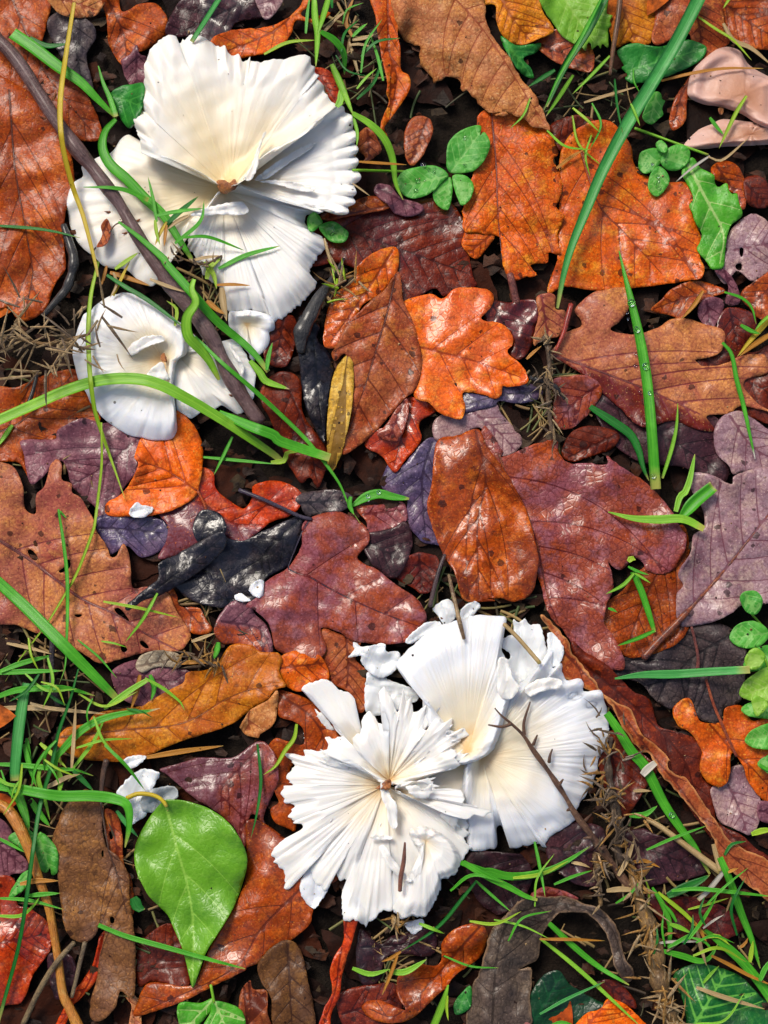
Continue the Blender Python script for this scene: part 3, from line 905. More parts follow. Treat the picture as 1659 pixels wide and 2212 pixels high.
def straw_bits():
    r = np.random.default_rng(33)
    co, fc, sh = [], [], []
    spots = [(60, 1480, 90), (100, 900, 90), (120, 1800, 100), (740, 120, 80), (1260, 230, 90), (1420, 1720, 120), (1500, 1980, 150), (480, 1330, 60), (860, 2050, 60), (1190, 860, 50), (330, 2100, 60), (420, 640, 60), (1040, 1300, 60)]
    for sx, sy, sr in spots:
        for k in range(42):
            x, y = r.normal(sx, sr, 1)[0], r.normal(sy, sr, 1)[0]
            L, a, w = r.uniform(24, 110), r.uniform(0, 6.28), r.uniform(1.2, 3.2)
            t = np.linspace(-0.5, 0.5, 6); bend = r.uniform(-0.25, 0.25)
            px = x + L * (t * math.cos(a) - bend * t * t * math.sin(a)); py = y + L * (t * math.sin(a) + bend * t * t * math.cos(a))
            z = -14 + r.uniform(0, 14) + r.uniform(-0.15, 0.15) * L * t
            b = len(sh)
            for s, dz in ((-1, 0), (0, 1.4), (1, 0)):
                co.append(world_pts(px - s * w * math.sin(a), py + s * w * math.cos(a), z + dz * w))
            sh += [r.uniform()] * 18
            for c in range(2):
                for i in range(5): fc.append([b + c*6 + i, b + c*6 + i + 1, b + (c+1)*6 + i + 1, b + (c+1)*6 + i])
    t = NT('straw_bits')
    ramp = t.n('ShaderNodeValToRGB'); t.put(ramp.inputs[0], t.attr('shade'))
    e = ramp.color_ramp.elements
    e[0].color = lin((120, 90, 50)); e[1].color = lin((60, 44, 26)); q = e.new(0.4); q.color = lin((170, 140, 84)); q = e.new(0.7); q.color = lin((70, 96, 34))
    t.put(t.b.inputs['Base Color'], ramp.outputs[0]); t.b.inputs['Roughness'].default_value = 0.6
    o = mesh_obj('dead_grass', np.vstack(co), fc, t.m, None, {'shade': sh})
    tag(o, 'thin dead grass bits lying in the dark gaps', 'dead grass', None, 'stuff')
straw_bits()

# lowest leaves that show here and there between the others
def under(label, outline, mid, pal, **kw):
    kw.setdefault('mk', dict(wet=0.5, gloss=0.4))
    return leaf('dead_leaf', label, outline, mid, pal, **kw)

# ================================================================== fallen leaves, lowest first
# --- top left corner
leaf('beech_leaf', 'rust leaf in the top left corner lying behind the bramble stem', 'a -40,-40 290,-40 285,130 245,330 380,420 540,600 610,820 470,842 330,760 150,560 -40,420', 'a 60,-40 160,200 300,480 580,820', 'rust', veins=6, ang=42, mk=dict(wet=0.3))
leaf('dead_leaf', 'dull slate grey leaf scrap beside the yellow grass blade at the top', 'a 290,110 420,60 560,150 575,230 520,340 560,545 450,500 390,380 300,220', 'a 420,70 500,540', 'slate', veins=4)
leaf('dead_leaf', 'tan curled leaf end at the upper edge above the yellow blade', 'a 290,-40 615,-40 590,80 500,108 400,98 330,60', 'a 300,-30 580,60', 'tan', veins=4, puff=6, curl=16, cw=20, lift=14, mk=dict(wet=0.4, spots=.05))
leaf('oak_leaf', 'brown orange twisted leaf above the scalloped mushroom edge', 'a 605,-40 700,-40 735,70 830,25 930,20 1000,100 1002,200 900,285 780,335 740,395 690,340 650,250 640,120', 'a 640,-20 740,200 760,360', 'rust', veins=5, wav=14, wl=110, lift=5, mk=dict(wet=0.35))
leaf('oak_leaf', 'small mauve leaf tip touching the upper left mushroom rim', 'a 725,370 775,330 820,265 840,325 880,345 870,530 780,510', 'a 820,280 820,520', 'purple', veins=3)
leaf('dead_leaf', 'dark purple wet leaf at the top edge behind the largest mushroom', 'a 1005,130 1150,-40 1560,-40 1580,100 1420,135 1360,245 1280,295 1150,225 1010,225', 'a 1540,-20 1050,210', 'darkpur', veins=5, wav=12, wl=90, mk=dict(wet=0.9, gloss=.6, blotch=.8))
leaf('dead_leaf', 'little lavender leaf tongue at the top edge left of the grass clump', 'b 60,-40 235,-40 165,95 115,115 80,60', 'b 180,-40 105,105', 'lav', veins=3, lift=10)
leaf('beech_leaf', 'red orange leaf with upturned pale rim behind the top mushroom', 'b -210,240 -100,185 0,172 120,162 240,115 330,30 350,-40 395,-40 380,30 330,85 400,112 480,70 510,78 490,105 400,135 300,125 270,205 200,290 0,345 -170,360', 'b 350,-20 230,140 60,240 -180,330', 'orange', veins=6, wav=10, fold=0.12, lift=6, mk=dict(wet=0.5, spots=.1, second=None))
leaf('beech_leaf', 'scarlet leaf edge peeping out right of the mushroom beside the grass', 'b 400,405 500,425 565,520 552,600 530,625 470,545 425,465', 'b 420,420 540,610', 'red', veins=4, mk=dict(wet=0.3))
leaf('beech_leaf', 'long rust leaf with dark midrib along the left side', 'a -40,475 120,520 300,640 400,850 440,1000 442,1150 400,1250 380,1400 395,1560 d 390,150 330,230 270,385 150,455 90,425 60,372 -40,360', 'a 55,540 90,1000 150,1350 200,1640 d 200,160 150,430', 'rust', veins=6, ang=34, bend=10, rib=2.6, wav=10, fold=0.04, lift=8, jag=0.5, mk=dict(wet=0.35, second=None, gloss=.45, spots=.1))
# --- top middle and right
leaf('beech_leaf', 'rust leaf behind the grass stalk below the curled strip', 'b 680,800 740,765 800,850 815,900 785,935 700,985 718,940 675,900', 'b 730,780 740,970', 'midbr', veins=3)
leaf('beech_leaf', 'dark mahogany wet leaf below the clover in the middle top', 'b 430,1310 600,1250 800,1215 1050,1195 1210,1195 1335,1380 1345,1560 1365,1659 e 1380,245 1200,305 1130,255 1000,335 930,335 900,165 780,185 560,105 400,125 395,60', 'b 470,1330 800,1450 1330,1640', 'maroon', veins=7, wav=6, mk=dict(wet=0.6, gloss=.6, spots=.08))
leaf('dead_leaf', 'curled orange brown leaf slip below the right lobe of the largest mushroom', 'b 600,1230 700,1185 780,1178 875,1240 760,1275 620,1298 500,1325 450,1302', 'b 860,1235 480,1310', 'rust', veins=3, puff=6, lift=8)
leaf('dead_leaf', 'purple grey crinkled leaf end under the left clover leaflet', 'b 770,1160 790,1105 870,1115 930,1185 1050,1225 1065,1262 1000,1300 900,1285 855,1232', 'b 800,1130 1040,1260', 'purple', veins=3, wav=8, wl=60, lift=10)
leaf('oak_leaf', 'small brown oval leaf left of the clover', 'b 1005,703 1070,695 1115,730 1120,800 1090,880 1060,935 1000,995 962,950 948,850 960,770', 'b 1090,715 1050,820 985,980', 'midbr', veins=5, lift=14, mk=dict(wet=.4, spots=.05))
leaf('oak_leaf', 'long curled orange strip of leaf standing left of the big tan roll', 'b 750,-40 932,-40 938,100 912,200 928,300 932,420 978,450 988,520 952,595 882,695 832,765 850,820 822,862 808,760 828,690 860,610 842,560 850,500 812,330 790,200 778,100', 'b 850,-30 860,300 905,480 835,830', 'orange', veins=6, ang=30, cup=0, fold=0.5, lift=24, jag=0.5, mk=dict(wet=.35, spots=.08, shade=.9))
leaf('beech_leaf', 'golden orange leaf fragment below the torn end of the curled leaf', 'b 1295,1445 1360,1352 1495,1402 1432,1505 1380,1555 1318,1505', 'b 1470,1410 1340,1520', 'orange', veins=3, mk=dict(wet=.2))
leaf('beech_leaf', 'brown leaf piece behind the dandelion leaf at the top', 'c 260,250 400,170 470,240 600,280 605,425 490,415 400,380 320,330', 'c 280,260 600,400', 'midbr', veins=4)
leaf('beech_leaf', 'golden amber leaf at the upper edge right of the tan roll', 'c -150,-40 300,-40 305,60 375,180 290,232 200,268 120,262 60,205 28,120 20,30 -60,32 -90,0', 'c 40,-40 120,100 230,240', 'gold', veins=5, puff=7, lift=16, curl=16, wav=10, mk=dict(wet=.2, net=.8, spots=.2))
leaf('beech_leaf', 'amber brown leaf with a pale folded rim behind the thin brown stalk', 'c 690,-40 955,-40 985,70 968,200 942,268 860,270 830,250 740,285 710,200', 'c 760,-30 860,240', 'gold', veins=4, puff=5, lift=8, mk=dict(wet=.2, shade=.8))
leaf('beech_leaf', 'rust brown leaf in the top right corner', 'c 1330,-40 1720,-40 1720,260 1590,295 1440,225 1385,110', 'c 1350,-20 1500,100 1700,230', 'rust', veins=6, wav=9, lift=6, mk=dict(wet=.25))
leaf('oak_leaf', 'curled orange brown leaf behind the wide blade near the top right corner', 'c 980,-40 1340,-40 1395,110 1400,150 1430,215 1420,265 1325,335 1255,375 1200,290 1180,200 1000,272 958,230 982,100', 'c 1180,-40 1240,120 1270,350', 'midbr', veins=5, wav=14, wl=100, lift=8, mk=dict(wet=.25))
leaf('dead_leaf', 'small orange brown curl left of the pinkish mushroom', 'c 1175,475 1240,365 1255,400 1195,480 1172,600 1162,725 1090,785 1065,720 1105,580', 'c 1235,380 1140,580 1090,760', 'rust', veins=4, fold=0.2)
leaf('beech_leaf', 'brown leaf tip behind the large orange leaf and the tan roll', 'c 350,755 500,690 615,718 565,765 480,815 430,910 385,880', 'c 380,860 590,720', 'rustdk', veins=4, mk=dict(wet=.4))
leaf('dead_leaf', 'shiny rust leaf lump tucked right of the toothed green leaf', 'c 1318,1000 1400,962 1480,1000 1522,1100 1525,1245 1490,1255 1470,1165 1430,1150 1405,1105 1335,1072', 'c 1350,990 1500,1220', 'rust', veins=4, puff=7, curl=14, lift=4, mk=dict(wet=.9, gloss=.8))
leaf('dead_leaf', 'dark brown leaf scrap at the right edge above the lavender leaf', 'c 1515,1080 1600,1055 1660,1110 1660,1240 1540,1225', 'c 1530,1100 1640,1220', 'rustdk', veins=3)
leaf('beech_leaf', 'large bright orange leaf under the long wide grass blade', 'c 410,930 480,800 560,745 620,722 725,735 830,860 852,970 900,1040 1050,1090 1180,1098 1222,1180 1190,1235 1222,1330 1255,1420 1250,1540 1275,1600 f 1265,190 1210,205 1050,230 900,250 650,270 440,245 340,290 355,190 400,80 c 395,1560 405,1200', 'c 520,860 640,1220 800,1400 1020,1640', 'orange', veins=6, ang=46, rib=1.6, wav=10, wl=200, lift=4, mk=dict(wet=.55, spots=.45, gloss=.5, blotch=.6))
# rolled leaf: inner face, then its tan outer roll
leaf('hornbeam_leaf', 'red orange inner face of the big curled leaf beside the clover', 'c -80,690 0,640 100,660 200,700 300,750 350,780 400,920 370,960 412,1040 422,1150 390,1240 440,1302 398,1400 410,1525 340,1512 335,1575 230,1592 270,1645 220,1659 f 218,172 170,202 110,192 75,130 60,70 c 60,1450 40,1420 -60,1402 -165,1385 -175,1290 -150,1150 -100,1000 -120,900 -95,760', 'c 0,680 28,1000 40,1300 75,1640 f 100,185', 'orange', veins=6, ang=40, rib=2.0, fold=0.10, wav=9, wl=120, lift=8, pct=85, jag=2, mk=dict(wet=.15, second=None, net=1.0, blotch=.8), stalk='f 110,170 125,230 150,345', stalk_r=(8, 9), stalk_pal='pinktan')
def roll_shape(x, y):
    # half cylinder about an axis that slants down to the right
    ax = P('b 1050,-100 c 330,780'); d = ax[1] - ax[0]; L = np.hypot(*d); d = d / L
    s = -(x - ax[0][0]) * d[1] + (y - ax[0][1]) * d[0]
    return 118 * np.sqrt(np.clip(1 - ((s + 10) / 150) ** 2, 0.0, 1))
leaf('hornbeam_leaf', 'big tan rolled leaf with ragged lower edge and curved veins', 'b 900,-60 1390,-60 1440,130 1500,240 1560,330 c 85,310 135,400 185,490 255,560 300,650 342,740 355,790 c 300,765 250,762 200,710 150,695 80,672 20,690 b 1580,690 1540,665 1510,682 1430,660 1380,600 1330,540 1300,555 1280,480 1220,460 1150,490 1130,502 1110,460 1060,410 1040,350 1045,280 1000,270 940,230 915,170', 'b 1150,-120 1440,200 c 250,640 340,760', 'tan', veins=8, ang=74, bend=40, wav=5, wl=90, puff=5, curl=2, extra=roll_shape, pct=90, lift=10, jag=2.4, jl=10, sp=7, vw=(2.0, 1.5), mk=dict(wet=.12, net=.9, spots=.12, gloss=.2, shade=.9))
leaf('oak_leaf', 'lavender pink lobed leaf with dark holes at the right edge', 'c 1408,1440 1460,1350 1560,1283 1620,1300 1659,1330 1725,1400 1725,1659 f 1725,150 1600,205 1560,212 1480,150 1440,180 1400,232 1335,140 1390,100 c 1400,1520', 'c 1460,1500 1720,1450', 'lav', veins=4, holes=['c 1490,1490 1512,1490 1505,1540 1490,1530', 'c 1465,1590 1500,1580 1498,1620 1470,1615'], mk=dict(wet=.5, spots=.15), lift=5)
leaf('beech_leaf', 'pointed red brown leaf above the upper lobe of the pale oak leaf', 'f 955,385 1020,325 1080,258 1200,212 1300,222 1405,272 1300,315 1230,355 1150,435 1060,415', 'f 1390,272 1180,310 970,380', 'rust', veins=5, fold=0.10, lift=6, mk=dict(wet=.5, gloss=.5))
leaf('dead_leaf', 'small rust leaf on the right edge under the lavender holed leaf', 'f 1495,290 1600,200 1725,150 1725,440 1600,435 1555,385', 'f 1720,200 1560,360', 'rust', veins=4, lift=3)
leaf('dead_leaf', 'narrow mauve leaf pointing down between the holed leaf and brown leaf', 'f 1378,130 1440,182 1492,290 1482,352 1400,342 1422,240 1340,150', 'f 1400,150 1450,340', 'purple', veins=3)
leaf('oak_leaf', 'mauve leaf behind the tips of the pale oak leaf', 'f 1240,365 1300,308 1392,332 1382,420 1342,480 1352,545 1250,445', 'f 1290,330 1320,520', 'purple', veins=3, mk=dict(wet=.8))
leaf('oak_leaf', 'wet dark red leaf beside the yellow stems at the right', 'f 1348,545 1368,420 1430,368 1560,400 1594,480 1522,600 1482,645 1400,585', 'f 1430,380 1480,620', 'maroon', veins=4, mk=dict(wet=.9, gloss=.7))
under('deep red brown leaf under the right tip of the pale oak leaf', 'f 1180,560 1400,560 1560,640 1720,600 1720,1050 1500,1000 1300,900', 'f 1200,640 1700,900', 'rustdk', veins=5)
leaf('oak_leaf', 'dark red purple leaf between the orange oak leaf and the stalk', 'f -20,335 100,338 272,330 272,500 242,600 190,672 140,682 100,640 130,560 60,480 -40,460', 'f 0,340 180,650', 'maroon', veins=5, wav=9, wl=70, mk=dict(wet=.9, gloss=.7, blotch=.8, second=None))
leaf('oak_leaf', 'small pink tan leaf lobe behind the red stalk', 'f 268,312 330,283 382,300 385,380 442,390 442,480 400,545 300,565 258,605 248,560 280,420', 'f 300,300 340,550', 'pinktan', veins=3, mk=dict(wet=.3, spots=.1))
under('near black wet leaf below the big pale oak leaf', 'f 600,880 900,900 1300,1000 1420,1150 1400,1420 1150,1330 900,1300 700,1150', 'f 620,900 1380,1350', 'darkpur', veins=5)
leaf('oak_leaf', 'big pinkish lobed oak leaf with dark wet lower half', 'f 362,655 402,580 442,520 532,488 532,440 500,380 600,288 690,262 800,248 828,290 822,380 762,460 712,500 765,522 870,530 1000,490 1080,440 1180,438 1280,470 1382,500 1402,560 1372,642 1290,672 1222,685 1272,722 1390,710 1500,660 1600,650 1645,660 1665,720 1652,765 1530,802 1512,845 1545,892 1610,955 1690,1000 1500,962 1420,1012 1290,1022 1342,1112 1200,1092 1080,1052 900,1085 760,965 640,862 520,755', 'f 368,655 560,722 800,812 1000,892 1250,1010', 'pinktan', veins=5, ang=36, bend=10, rib=3.2, wav=9, wl=210, lift=4, vw=(3.6, 2.0), stalk=None, mk=dict(wet=.35, spots=.12, second='maroon', gloss=.45))
tag(tube('red_stalk', 'f 478,350 452,450 430,530 378,645', (5.5, 6.0, 4.5, 3), bark_mat('red_stalk', (196, 52, 26), (150, 30, 20), (220, 90, 60), .35, 400, .5), above=3)[0], 'round red leaf stalk rising from the base of the pale oak leaf', 'stalk')
leaf('dead_leaf', 'lavender and red oval leaf left of the dark grass blade', 'f 368,805 480,780 570,778 642,820 662,880 620,960 560,1032 480,1095 400,1095 368,1000 378,900', 'f 640,840 500,940 390,1080', 'crimson', veins=5, lift=3, mk=dict(wet=.8, gloss=.6, spots=.1))
leaf('dead_leaf', 'folded dark brown leaf above the large crimson leaf', 'f 420,1240 480,1118 600,1080 735,1108 770,1142 740,1202 700,1232 600,1262 480,1295', 'f 760,1130 460,1270', 'rustdk', veins=4, fold=0.15, mk=dict(wet=.5))
# --- middle right
leaf('oak_leaf', 'lavender spotted leaf lobe at the right edge below the orange oak tips', 'f 1332,1135 1368,1040 1430,1000 1492,993 1560,1030 1659,1100 1730,1110 1730,1330 1500,1358 1450,1375 1425,1322 1355,1250', 'f 1430,1020 1560,1200 1720,1300', 'lav', veins=4, mk=dict(wet=.5, spots=.6), lift=6)
leaf('oak_leaf', 'large dark grey crumpled leaf below the long red leaf stalk', 'i 730,1095 810,985 920,985 1050,918 1180,825 1340,788 1432,820 1525,920 1505,1235 1452,1295 1392,1302 1385,1385 1300,1385 1228,1345 1188,1255 1090,1305 975,1245 895,1150', 'i 1440,860 1200,1000 1080,1120 860,1180', 'slate', veins=6, ang=52, wav=12, wl=110, puff=6, groove=3, vw=(3, 2.4), mk=dict(wet=.3, net=1.0, gloss=.3, shade=.7))
under('brown rust leaf under the bent grass blade right of the crimson leaf', 'i 640,700 780,600 850,500 930,440 1130,200 1190,340 1150,480 1160,570 1120,640 1170,740 1180,830 1110,915 1000,965 900,992 800,990 720,880 650,800', 'i 1140,260 960,560 800,960', 'rust', veins=6, mk=dict(wet=.4, net=.9, shade=.8))
leaf('oak_leaf', 'large lavender oak leaf with long thick red stalk at the right', 'f 1188,1370 1300,1368 1440,1432 1452,1382 1620,1330 1730,1370 i 1730,340 1700,642 1500,682 1452,722 1330,782 1200,808 1120,792 1108,620 1152,560 1118,490 1190,370 1212,260 1272,220 1272,120 1218,30 f 1200,1470', 'i 1130,770 1250,640 1400,470 1700,90', 'lav', veins=5, ang=50, rib=5.0, stalk='i 912,998 1000,900 1100,800 1180,715', stalk_r=(8.5, 8, 6.5), stalk_pal='crimson', wav=11, wl=170, lift=10, vw=(5, 1.6), mk=dict(wet=.6, spots=.7, blotch=.7, second=None))
leaf('oak_leaf', 'blue lavender leaf lobes beneath the left edge of the crimson leaf', 'e 815,1400 860,1308 940,1320 1000,1250 1060,1180 1110,1150 1165,1168 1250,1170 1300,1300 1200,1659 1180,1659 h 1200,320 1140,318 1060,300 968,190 972,60 e 972,1512 880,1503 818,1455', 'e 1120,1180 1060,1400 h 1080,280', 'bluepur', veins=5, wav=8, mk=dict(wet=.9, gloss=.7, spots=.1))
leaf('oak_leaf', 'pale mauve oak lobe above the big crimson leaf', 'e 1130,1050 1250,978 1330,998 1420,968 1500,948 1535,1010 1640,1128 1659,1190 1600,1250 1520,1254 1480,1192 1430,1112 1380,1092 1250,1165 1140,1165', 'e 1370,1000 1520,1120 1620,1230', 'lav', veins=4, wav=7, mk=dict(wet=.7, spots=.06), lift=3)
leaf('beech_leaf', 'large crimson leaf right half with veined torn edge', 'e 1430,1080 1540,1230 f 60,1270 200,1210 300,1178 392,1168 402,1240 462,1302 560,1302 690,1312 688,1258 760,1310 850,1370 940,1430 1030,1530 1085,1600 i 1122,190 1172,300 1080,480 940,480 900,418 822,390 832,422 780,472 732,452 700,420 727,520 722,600 700,650 678,740 680,792 720,850 762,920 802,1062 700,1062 620,1032 500,940 430,832 380,790 330,700 300,582 260,440 220,200 150,20 -60,-160', 'f 45,1250 120,1480 i 180,60 270,300 330,600 400,790', 'crimson', veins=6, ang=68, bend=25, rib=3.0, wav=12, wl=160, lift=10, vw=(3.4, 1.8), jag=1.6, mk=dict(wet=.7, net=1.0, gloss=.5, blotch=.7))
leaf('beech_leaf', 'glossy red brown leaf fold hanging left of the crimson veined leaf', 'e 1160,1160 1270,1138 1392,1098 1442,1200 1542,1330 i 170,30 222,150 262,300 282,420 262,560 242,610 200,642 120,662 60,640 -30,642 h 1500,655 1380,662 1300,642 1250,480 1190,390 1120,220 1088,100 e 1098,1500 1118,1400 1130,1250', 'e 1380,1110 1440,1400 h 1390,200 1400,620', 'rust', veins=5, ang=30, fold=0.05, wav=14, wl=140, puff=5, lift=10, mk=dict(wet=.75, gloss=.6, second=None, blotch=.9, spots=.1))
# --- centre
under('deep brown leaf in the gap between the lower mushrooms and crimson leaf', 'h 880,505 940,418 1020,368 1100,373 1155,400 1165,500 1125,585 1060,615 1000,575', 'h 1040,380 1060,600', 'maroon', veins=4, mk=dict(wet=.6, gloss=.5))
tag(tube('dark_leaf_stalk', 'h 1195,378 1160,470 1128,590 1105,690', (4, 5, 5), bark_mat('dark_stalk', (86, 60, 62), (60, 40, 44), (110, 80, 80), .4, 400, .5))[0], 'dark purple stalk standing beside the crimson leaf over the gap', 'stalk')
leaf('dead_leaf', 'dark brown leaf hanging under the small white lobe left of the bark', 'e 155,450 280,418 312,520 282,642 242,722 150,718 105,650 140,560', 'e 230,430 180,700', 'rustdk', veins=4)
leaf('oak_leaf', 'dark chocolate leaf left of the yellow husk under the grass blades', 'e 100,840 200,755 322,800 342,1000 402,1100 492,1250 462,1400 430,1455 388,1392 330,1425 280,1352 250,1300 150,1050 88,930', 'e 220,780 360,1100 430,1420', 'rustdk', veins=5, mk=dict(wet=.5))
leaf('dead_leaf', 'black wet curled leaf standing left of the yellow husk', 'e 330,415 442,478 430,560 502,640 525,740 502,900 482,1040 470,1185 408,1082 368,990 338,860 322,700 308,560', 'e 390,450 430,800 460,1150', 'black', veins=5, fold=-0.12, lift=14, wav=8, mk=dict(wet=.95, gloss=.6, spots=0))
leaf('beech_leaf', 'glossy orange leaf behind the brown spotted leaf at the centre', 'e 672,120 755,50 840,12 900,10 920,60 912,150 862,225 800,295 700,355 640,470 560,600 480,610 465,540 495,380 545,280 640,220 655,160', 'e 880,30 760,220 510,580', 'orange', veins=6, ang=44, puff=6, curl=14, wav=9, wl=120, lift=8, mk=dict(wet=.7, gloss=.6, spots=.1))
leaf('oak_leaf', 'dark violet leaf below the orange oak leaf', 'e 1290,1000 1300,885 1420,890 1540,838 f 60,838 230,828 308,872 270,925 160,945 40,930 e 1500,955 1420,980', 'f 290,875 40,900 e 1330,950', 'bluepur', veins=4, mk=dict(wet=.8, gloss=.6, shade=.8))
leaf('oak_leaf', 'bright wet red leaf under the tent of the spotted brown leaf', 'e 900,880 970,905 1090,925 1145,990 1062,1042 1040,1082 1052,1172 960,1285 900,1360 860,1332 818,1262 715,1200 775,1108 900,1060', 'e 1000,930 940,1130 890,1330', 'red', veins=4, wav=9, wl=90, mk=dict(wet=.9, gloss=.8, spots=.05))
leaf('dead_leaf', 'small rosy lobe between the spotted brown leaf and the red leaf', 'e 900,985 965,915 975,1010 922,1162 850,1168 785,1132 840,1075', 'e 950,940 860,1150', 'crimson', veins=3, puff=5, lift=4, mk=dict(wet=.9))
leaf('oak_leaf', 'bright orange lobed oak leaf with wet sheen at the centre', 'e 985,450 935,345 1100,288 1180,318 1250,258 1350,252 1450,262 1488,310 1472,370 1412,430 1432,450 1540,468 1602,540 1602,590 1572,642 1659,720 f 220,800 205,830 100,850 e 1540,842 1532,902 1490,918 1420,892 1302,882 1318,960 1302,1032 1270,1042 1160,1002 1100,942 1010,905 1040,780 1040,650', 'e 1010,600 1250,660 1400,702 1650,790', 'vivid', veins=4, ang=50, bend=6, wav=9, wl=150, puff=4, curl=14, cw=26, lift=5, mk=dict(wet=.75, gloss=.55, spots=.2, net=.6, blotch=.6))
leaf('beech_leaf', 'tent shaped brown leaf with oblique veins and dark spots at the centre', 'e 912,155 932,220 945,330 992,430 1032,560 1054,650 1048,780 1012,872 960,912 880,1002 780,1112 690,1192 588,1255 586,1180 630,1050 625,950 640,800 600,650 540,692 515,650 540,600 600,470 700,378 760,318 840,255', 'e 900,170 850,400 790,600 720,830 620,1100', 'midbr', veins=5, ang=58, bend=16, rib=2.2, fold=-0.16, wav=5, lift=8, puff=5, groove=3, vw=(3, 1.9), mk=dict(wet=.4, spots=.6, gloss=.4, net=.6))
leaf('bud_husk', 'long yellow ribbed husk with black specks left of the tent leaf', 'e 530,765 570,690 612,655 642,700 648,780 642,920 622,1050 575,1250 552,1302 520,1355 492,1322 487,1200 487,1050 508,860', 'e 610,665 570,950 520,1340', 'yellow', cat='husk', veins=9, ang=5, bend=2, puff=2.5, groove=3, cup=-2.0, curl=12, cw=14, wav=3, lift=12, vw=(1.6, 1.2), mk=dict(wet=.15, spots=.55, net=.1, gloss=.3))
# --- left middle
leaf('beech_leaf', 'rust orange leaf under the light grass blade at the left edge', 'd -40,870 100,848 220,795 340,755 460,745 480,830 570,960 600,1055 500,1080 350,1115 330,1165 150,1185 170,1385 110,1300 -40,1265', 'd -40,1130 120,1060 330,880 440,770', 'rust', veins=5, wav=8, rib=1.6, mk=dict(wet=.45, spots=.1))
leaf('oak_leaf', 'broad mauve leaf below the lower left mushroom', 'd 132,1165 330,1162 345,1105 480,1035 560,1050 600,1062 700,1072 845,1150 835,1230 815,1360 770,1420 730,1480 700,1600 g 690,165 600,200 575,100 460,0 d 430,1440 370,1290 250,1395 180,1425 142,1250', 'd 820,1170 600,1340 420,1440', 'purple', veins=5, ang=46, wav=9, lift=4, mk=dict(wet=.8, gloss=.6, spots=.15))
leaf('oak_leaf', 'blue violet wet leaf lobe left of the blue black leaf', 'g 570,165 700,130 880,142 995,190 1010,275 965,355 850,395 760,325 650,385 600,285', 'g 600,220 800,230 980,250', 'bluepur', veins=4, lift=3, mk=dict(wet=1.0, gloss=.75, spots=.05))
leaf('oak_leaf', 'red orange lobed leaf right of the fan veined orange leaf', 'd 1200,1335 1280,1365 1292,1450 1352,1510 1460,1575 1510,1510 1520,1438 1620,1410 e 250,1425 335,1488 325,1565 262,1625 h 150,185 0,305 g 1480,300 1420,310 1340,265 1190,320 1100,375 950,405 995,300 1005,200 940,120 1030,60 1100,-20', 'g 1120,40 1240,90 1400,190 1580,200', 'red', veins=4, ang=55, wav=10, wl=130, lift=4, mk=dict(wet=.8, gloss=.6, second='purple', spots=.05))
leaf('beech_leaf', 'vivid orange leaf with fanning veins below the lower left mushroom', 'd 1065,985 1140,1048 1192,1130 1218,1220 1212,1340 1192,1460 1172,1508 1040,1585 900,1620 780,1625 648,1618 636,1550 738,1480 808,1370 828,1300 806,1270 848,1150 900,1140 1040,1130', 'd 1190,1475 1000,1350 810,1285', 'vivid', veins=4, ang=42, bend=6, rib=1.8, wav=7, puff=5, groove=3, lift=6, vw=(2.6, 2.0), stalk='d 1185,1470 1230,1560 1240,1630', stalk_r=(2.5, 3), mk=dict(wet=.35, gloss=.5, spots=.1))
leaf('dead_leaf', 'blue black shiny leaf tip above the black curled leaf', 'g 1155,205 1210,112 1312,128 1355,190 1342,265 1250,298 1188,305', 'g 1230,130 1290,280', 'black', veins=3, mk=dict(wet=1, gloss=.7, spots=0), lift=6)
leaf('oak_leaf', 'small rust leaf curl below the black leaf', 'g 1000,640 1030,585 1062,620 1082,690 1190,698 1232,760 1275,832 1212,860 1130,835 1060,745', 'g 1040,620 1230,830', 'rust', veins=3, lift=4)
leaf('oak_leaf', 'wide dark blue black leaf lying left of the central oak leaf', 'g 950,470 1080,365 1190,305 1300,250 1400,290 h 0,290 150,215 335,145 338,250 292,380 252,450 122,520 102,620 62,660 g 1485,690 1300,695 1130,645 1060,585', 'h 320,170 100,400 g 1600,600 1250,660', 'black', veins=5, wav=9, lift=5, mk=dict(wet=.95, gloss=.6, blotch=.9, spots=0, shade=1.3))
leaf('oak_leaf', 'big pinkish tan oak leaf with holes and a red midrib at the left', 'd -40,1325 70,1318 130,1420 142,1500 150,1580 215,1605 215,1500 268,1440 300,1320 340,1280 372,1320 372,1400 432,1430 432,1480 482,1510 542,1605 g 562,165 582,240 642,330 662,390 700,382 740,308 772,370 782,420 790,560 812,582 900,572 1000,600 1062,722 1142,850 1112,930 1050,962 960,962 850,972 700,1012 600,1032 528,990 430,930 300,862 200,842 100,802 -40,762', 'g -40,270 180,410 350,540 500,650 700,740 850,840 1070,955', 'pinktan', veins=7, ang=52, bend=14, rib=5.0, wav=10, wl=190, puff=5, lift=7, vw=(4.5, 1.7), holes=['g 165,352 190,350 228,395 210,415 180,392', 'g 400,415 420,410 418,455 370,488 352,478 392,448', 'g 685,705 720,702 775,770 770,782 720,750', 'g 838,900 862,898 895,935 880,942 850,925', 'g 725,925 745,920 765,950 745,965 728,955', 'g 445,740 495,738 470,756'], mk=dict(wet=.35, spots=.35, blotch=.6, gloss=.3))
leaf('dead_leaf', 'black curled leaf with brown edge lying over the tan holed leaf', 'g 750,690 850,600 950,520 955,430 1080,368 1180,308 1330,240 1352,330 1240,450 1060,570 950,628 860,655 770,715', 'g 770,695 1000,540 1330,280', 'black', veins=4, fold=-0.15, lift=12, wav=7, mk=dict(wet=.9, gloss=.5, spots=0, blotch=.9, shade=1.4))
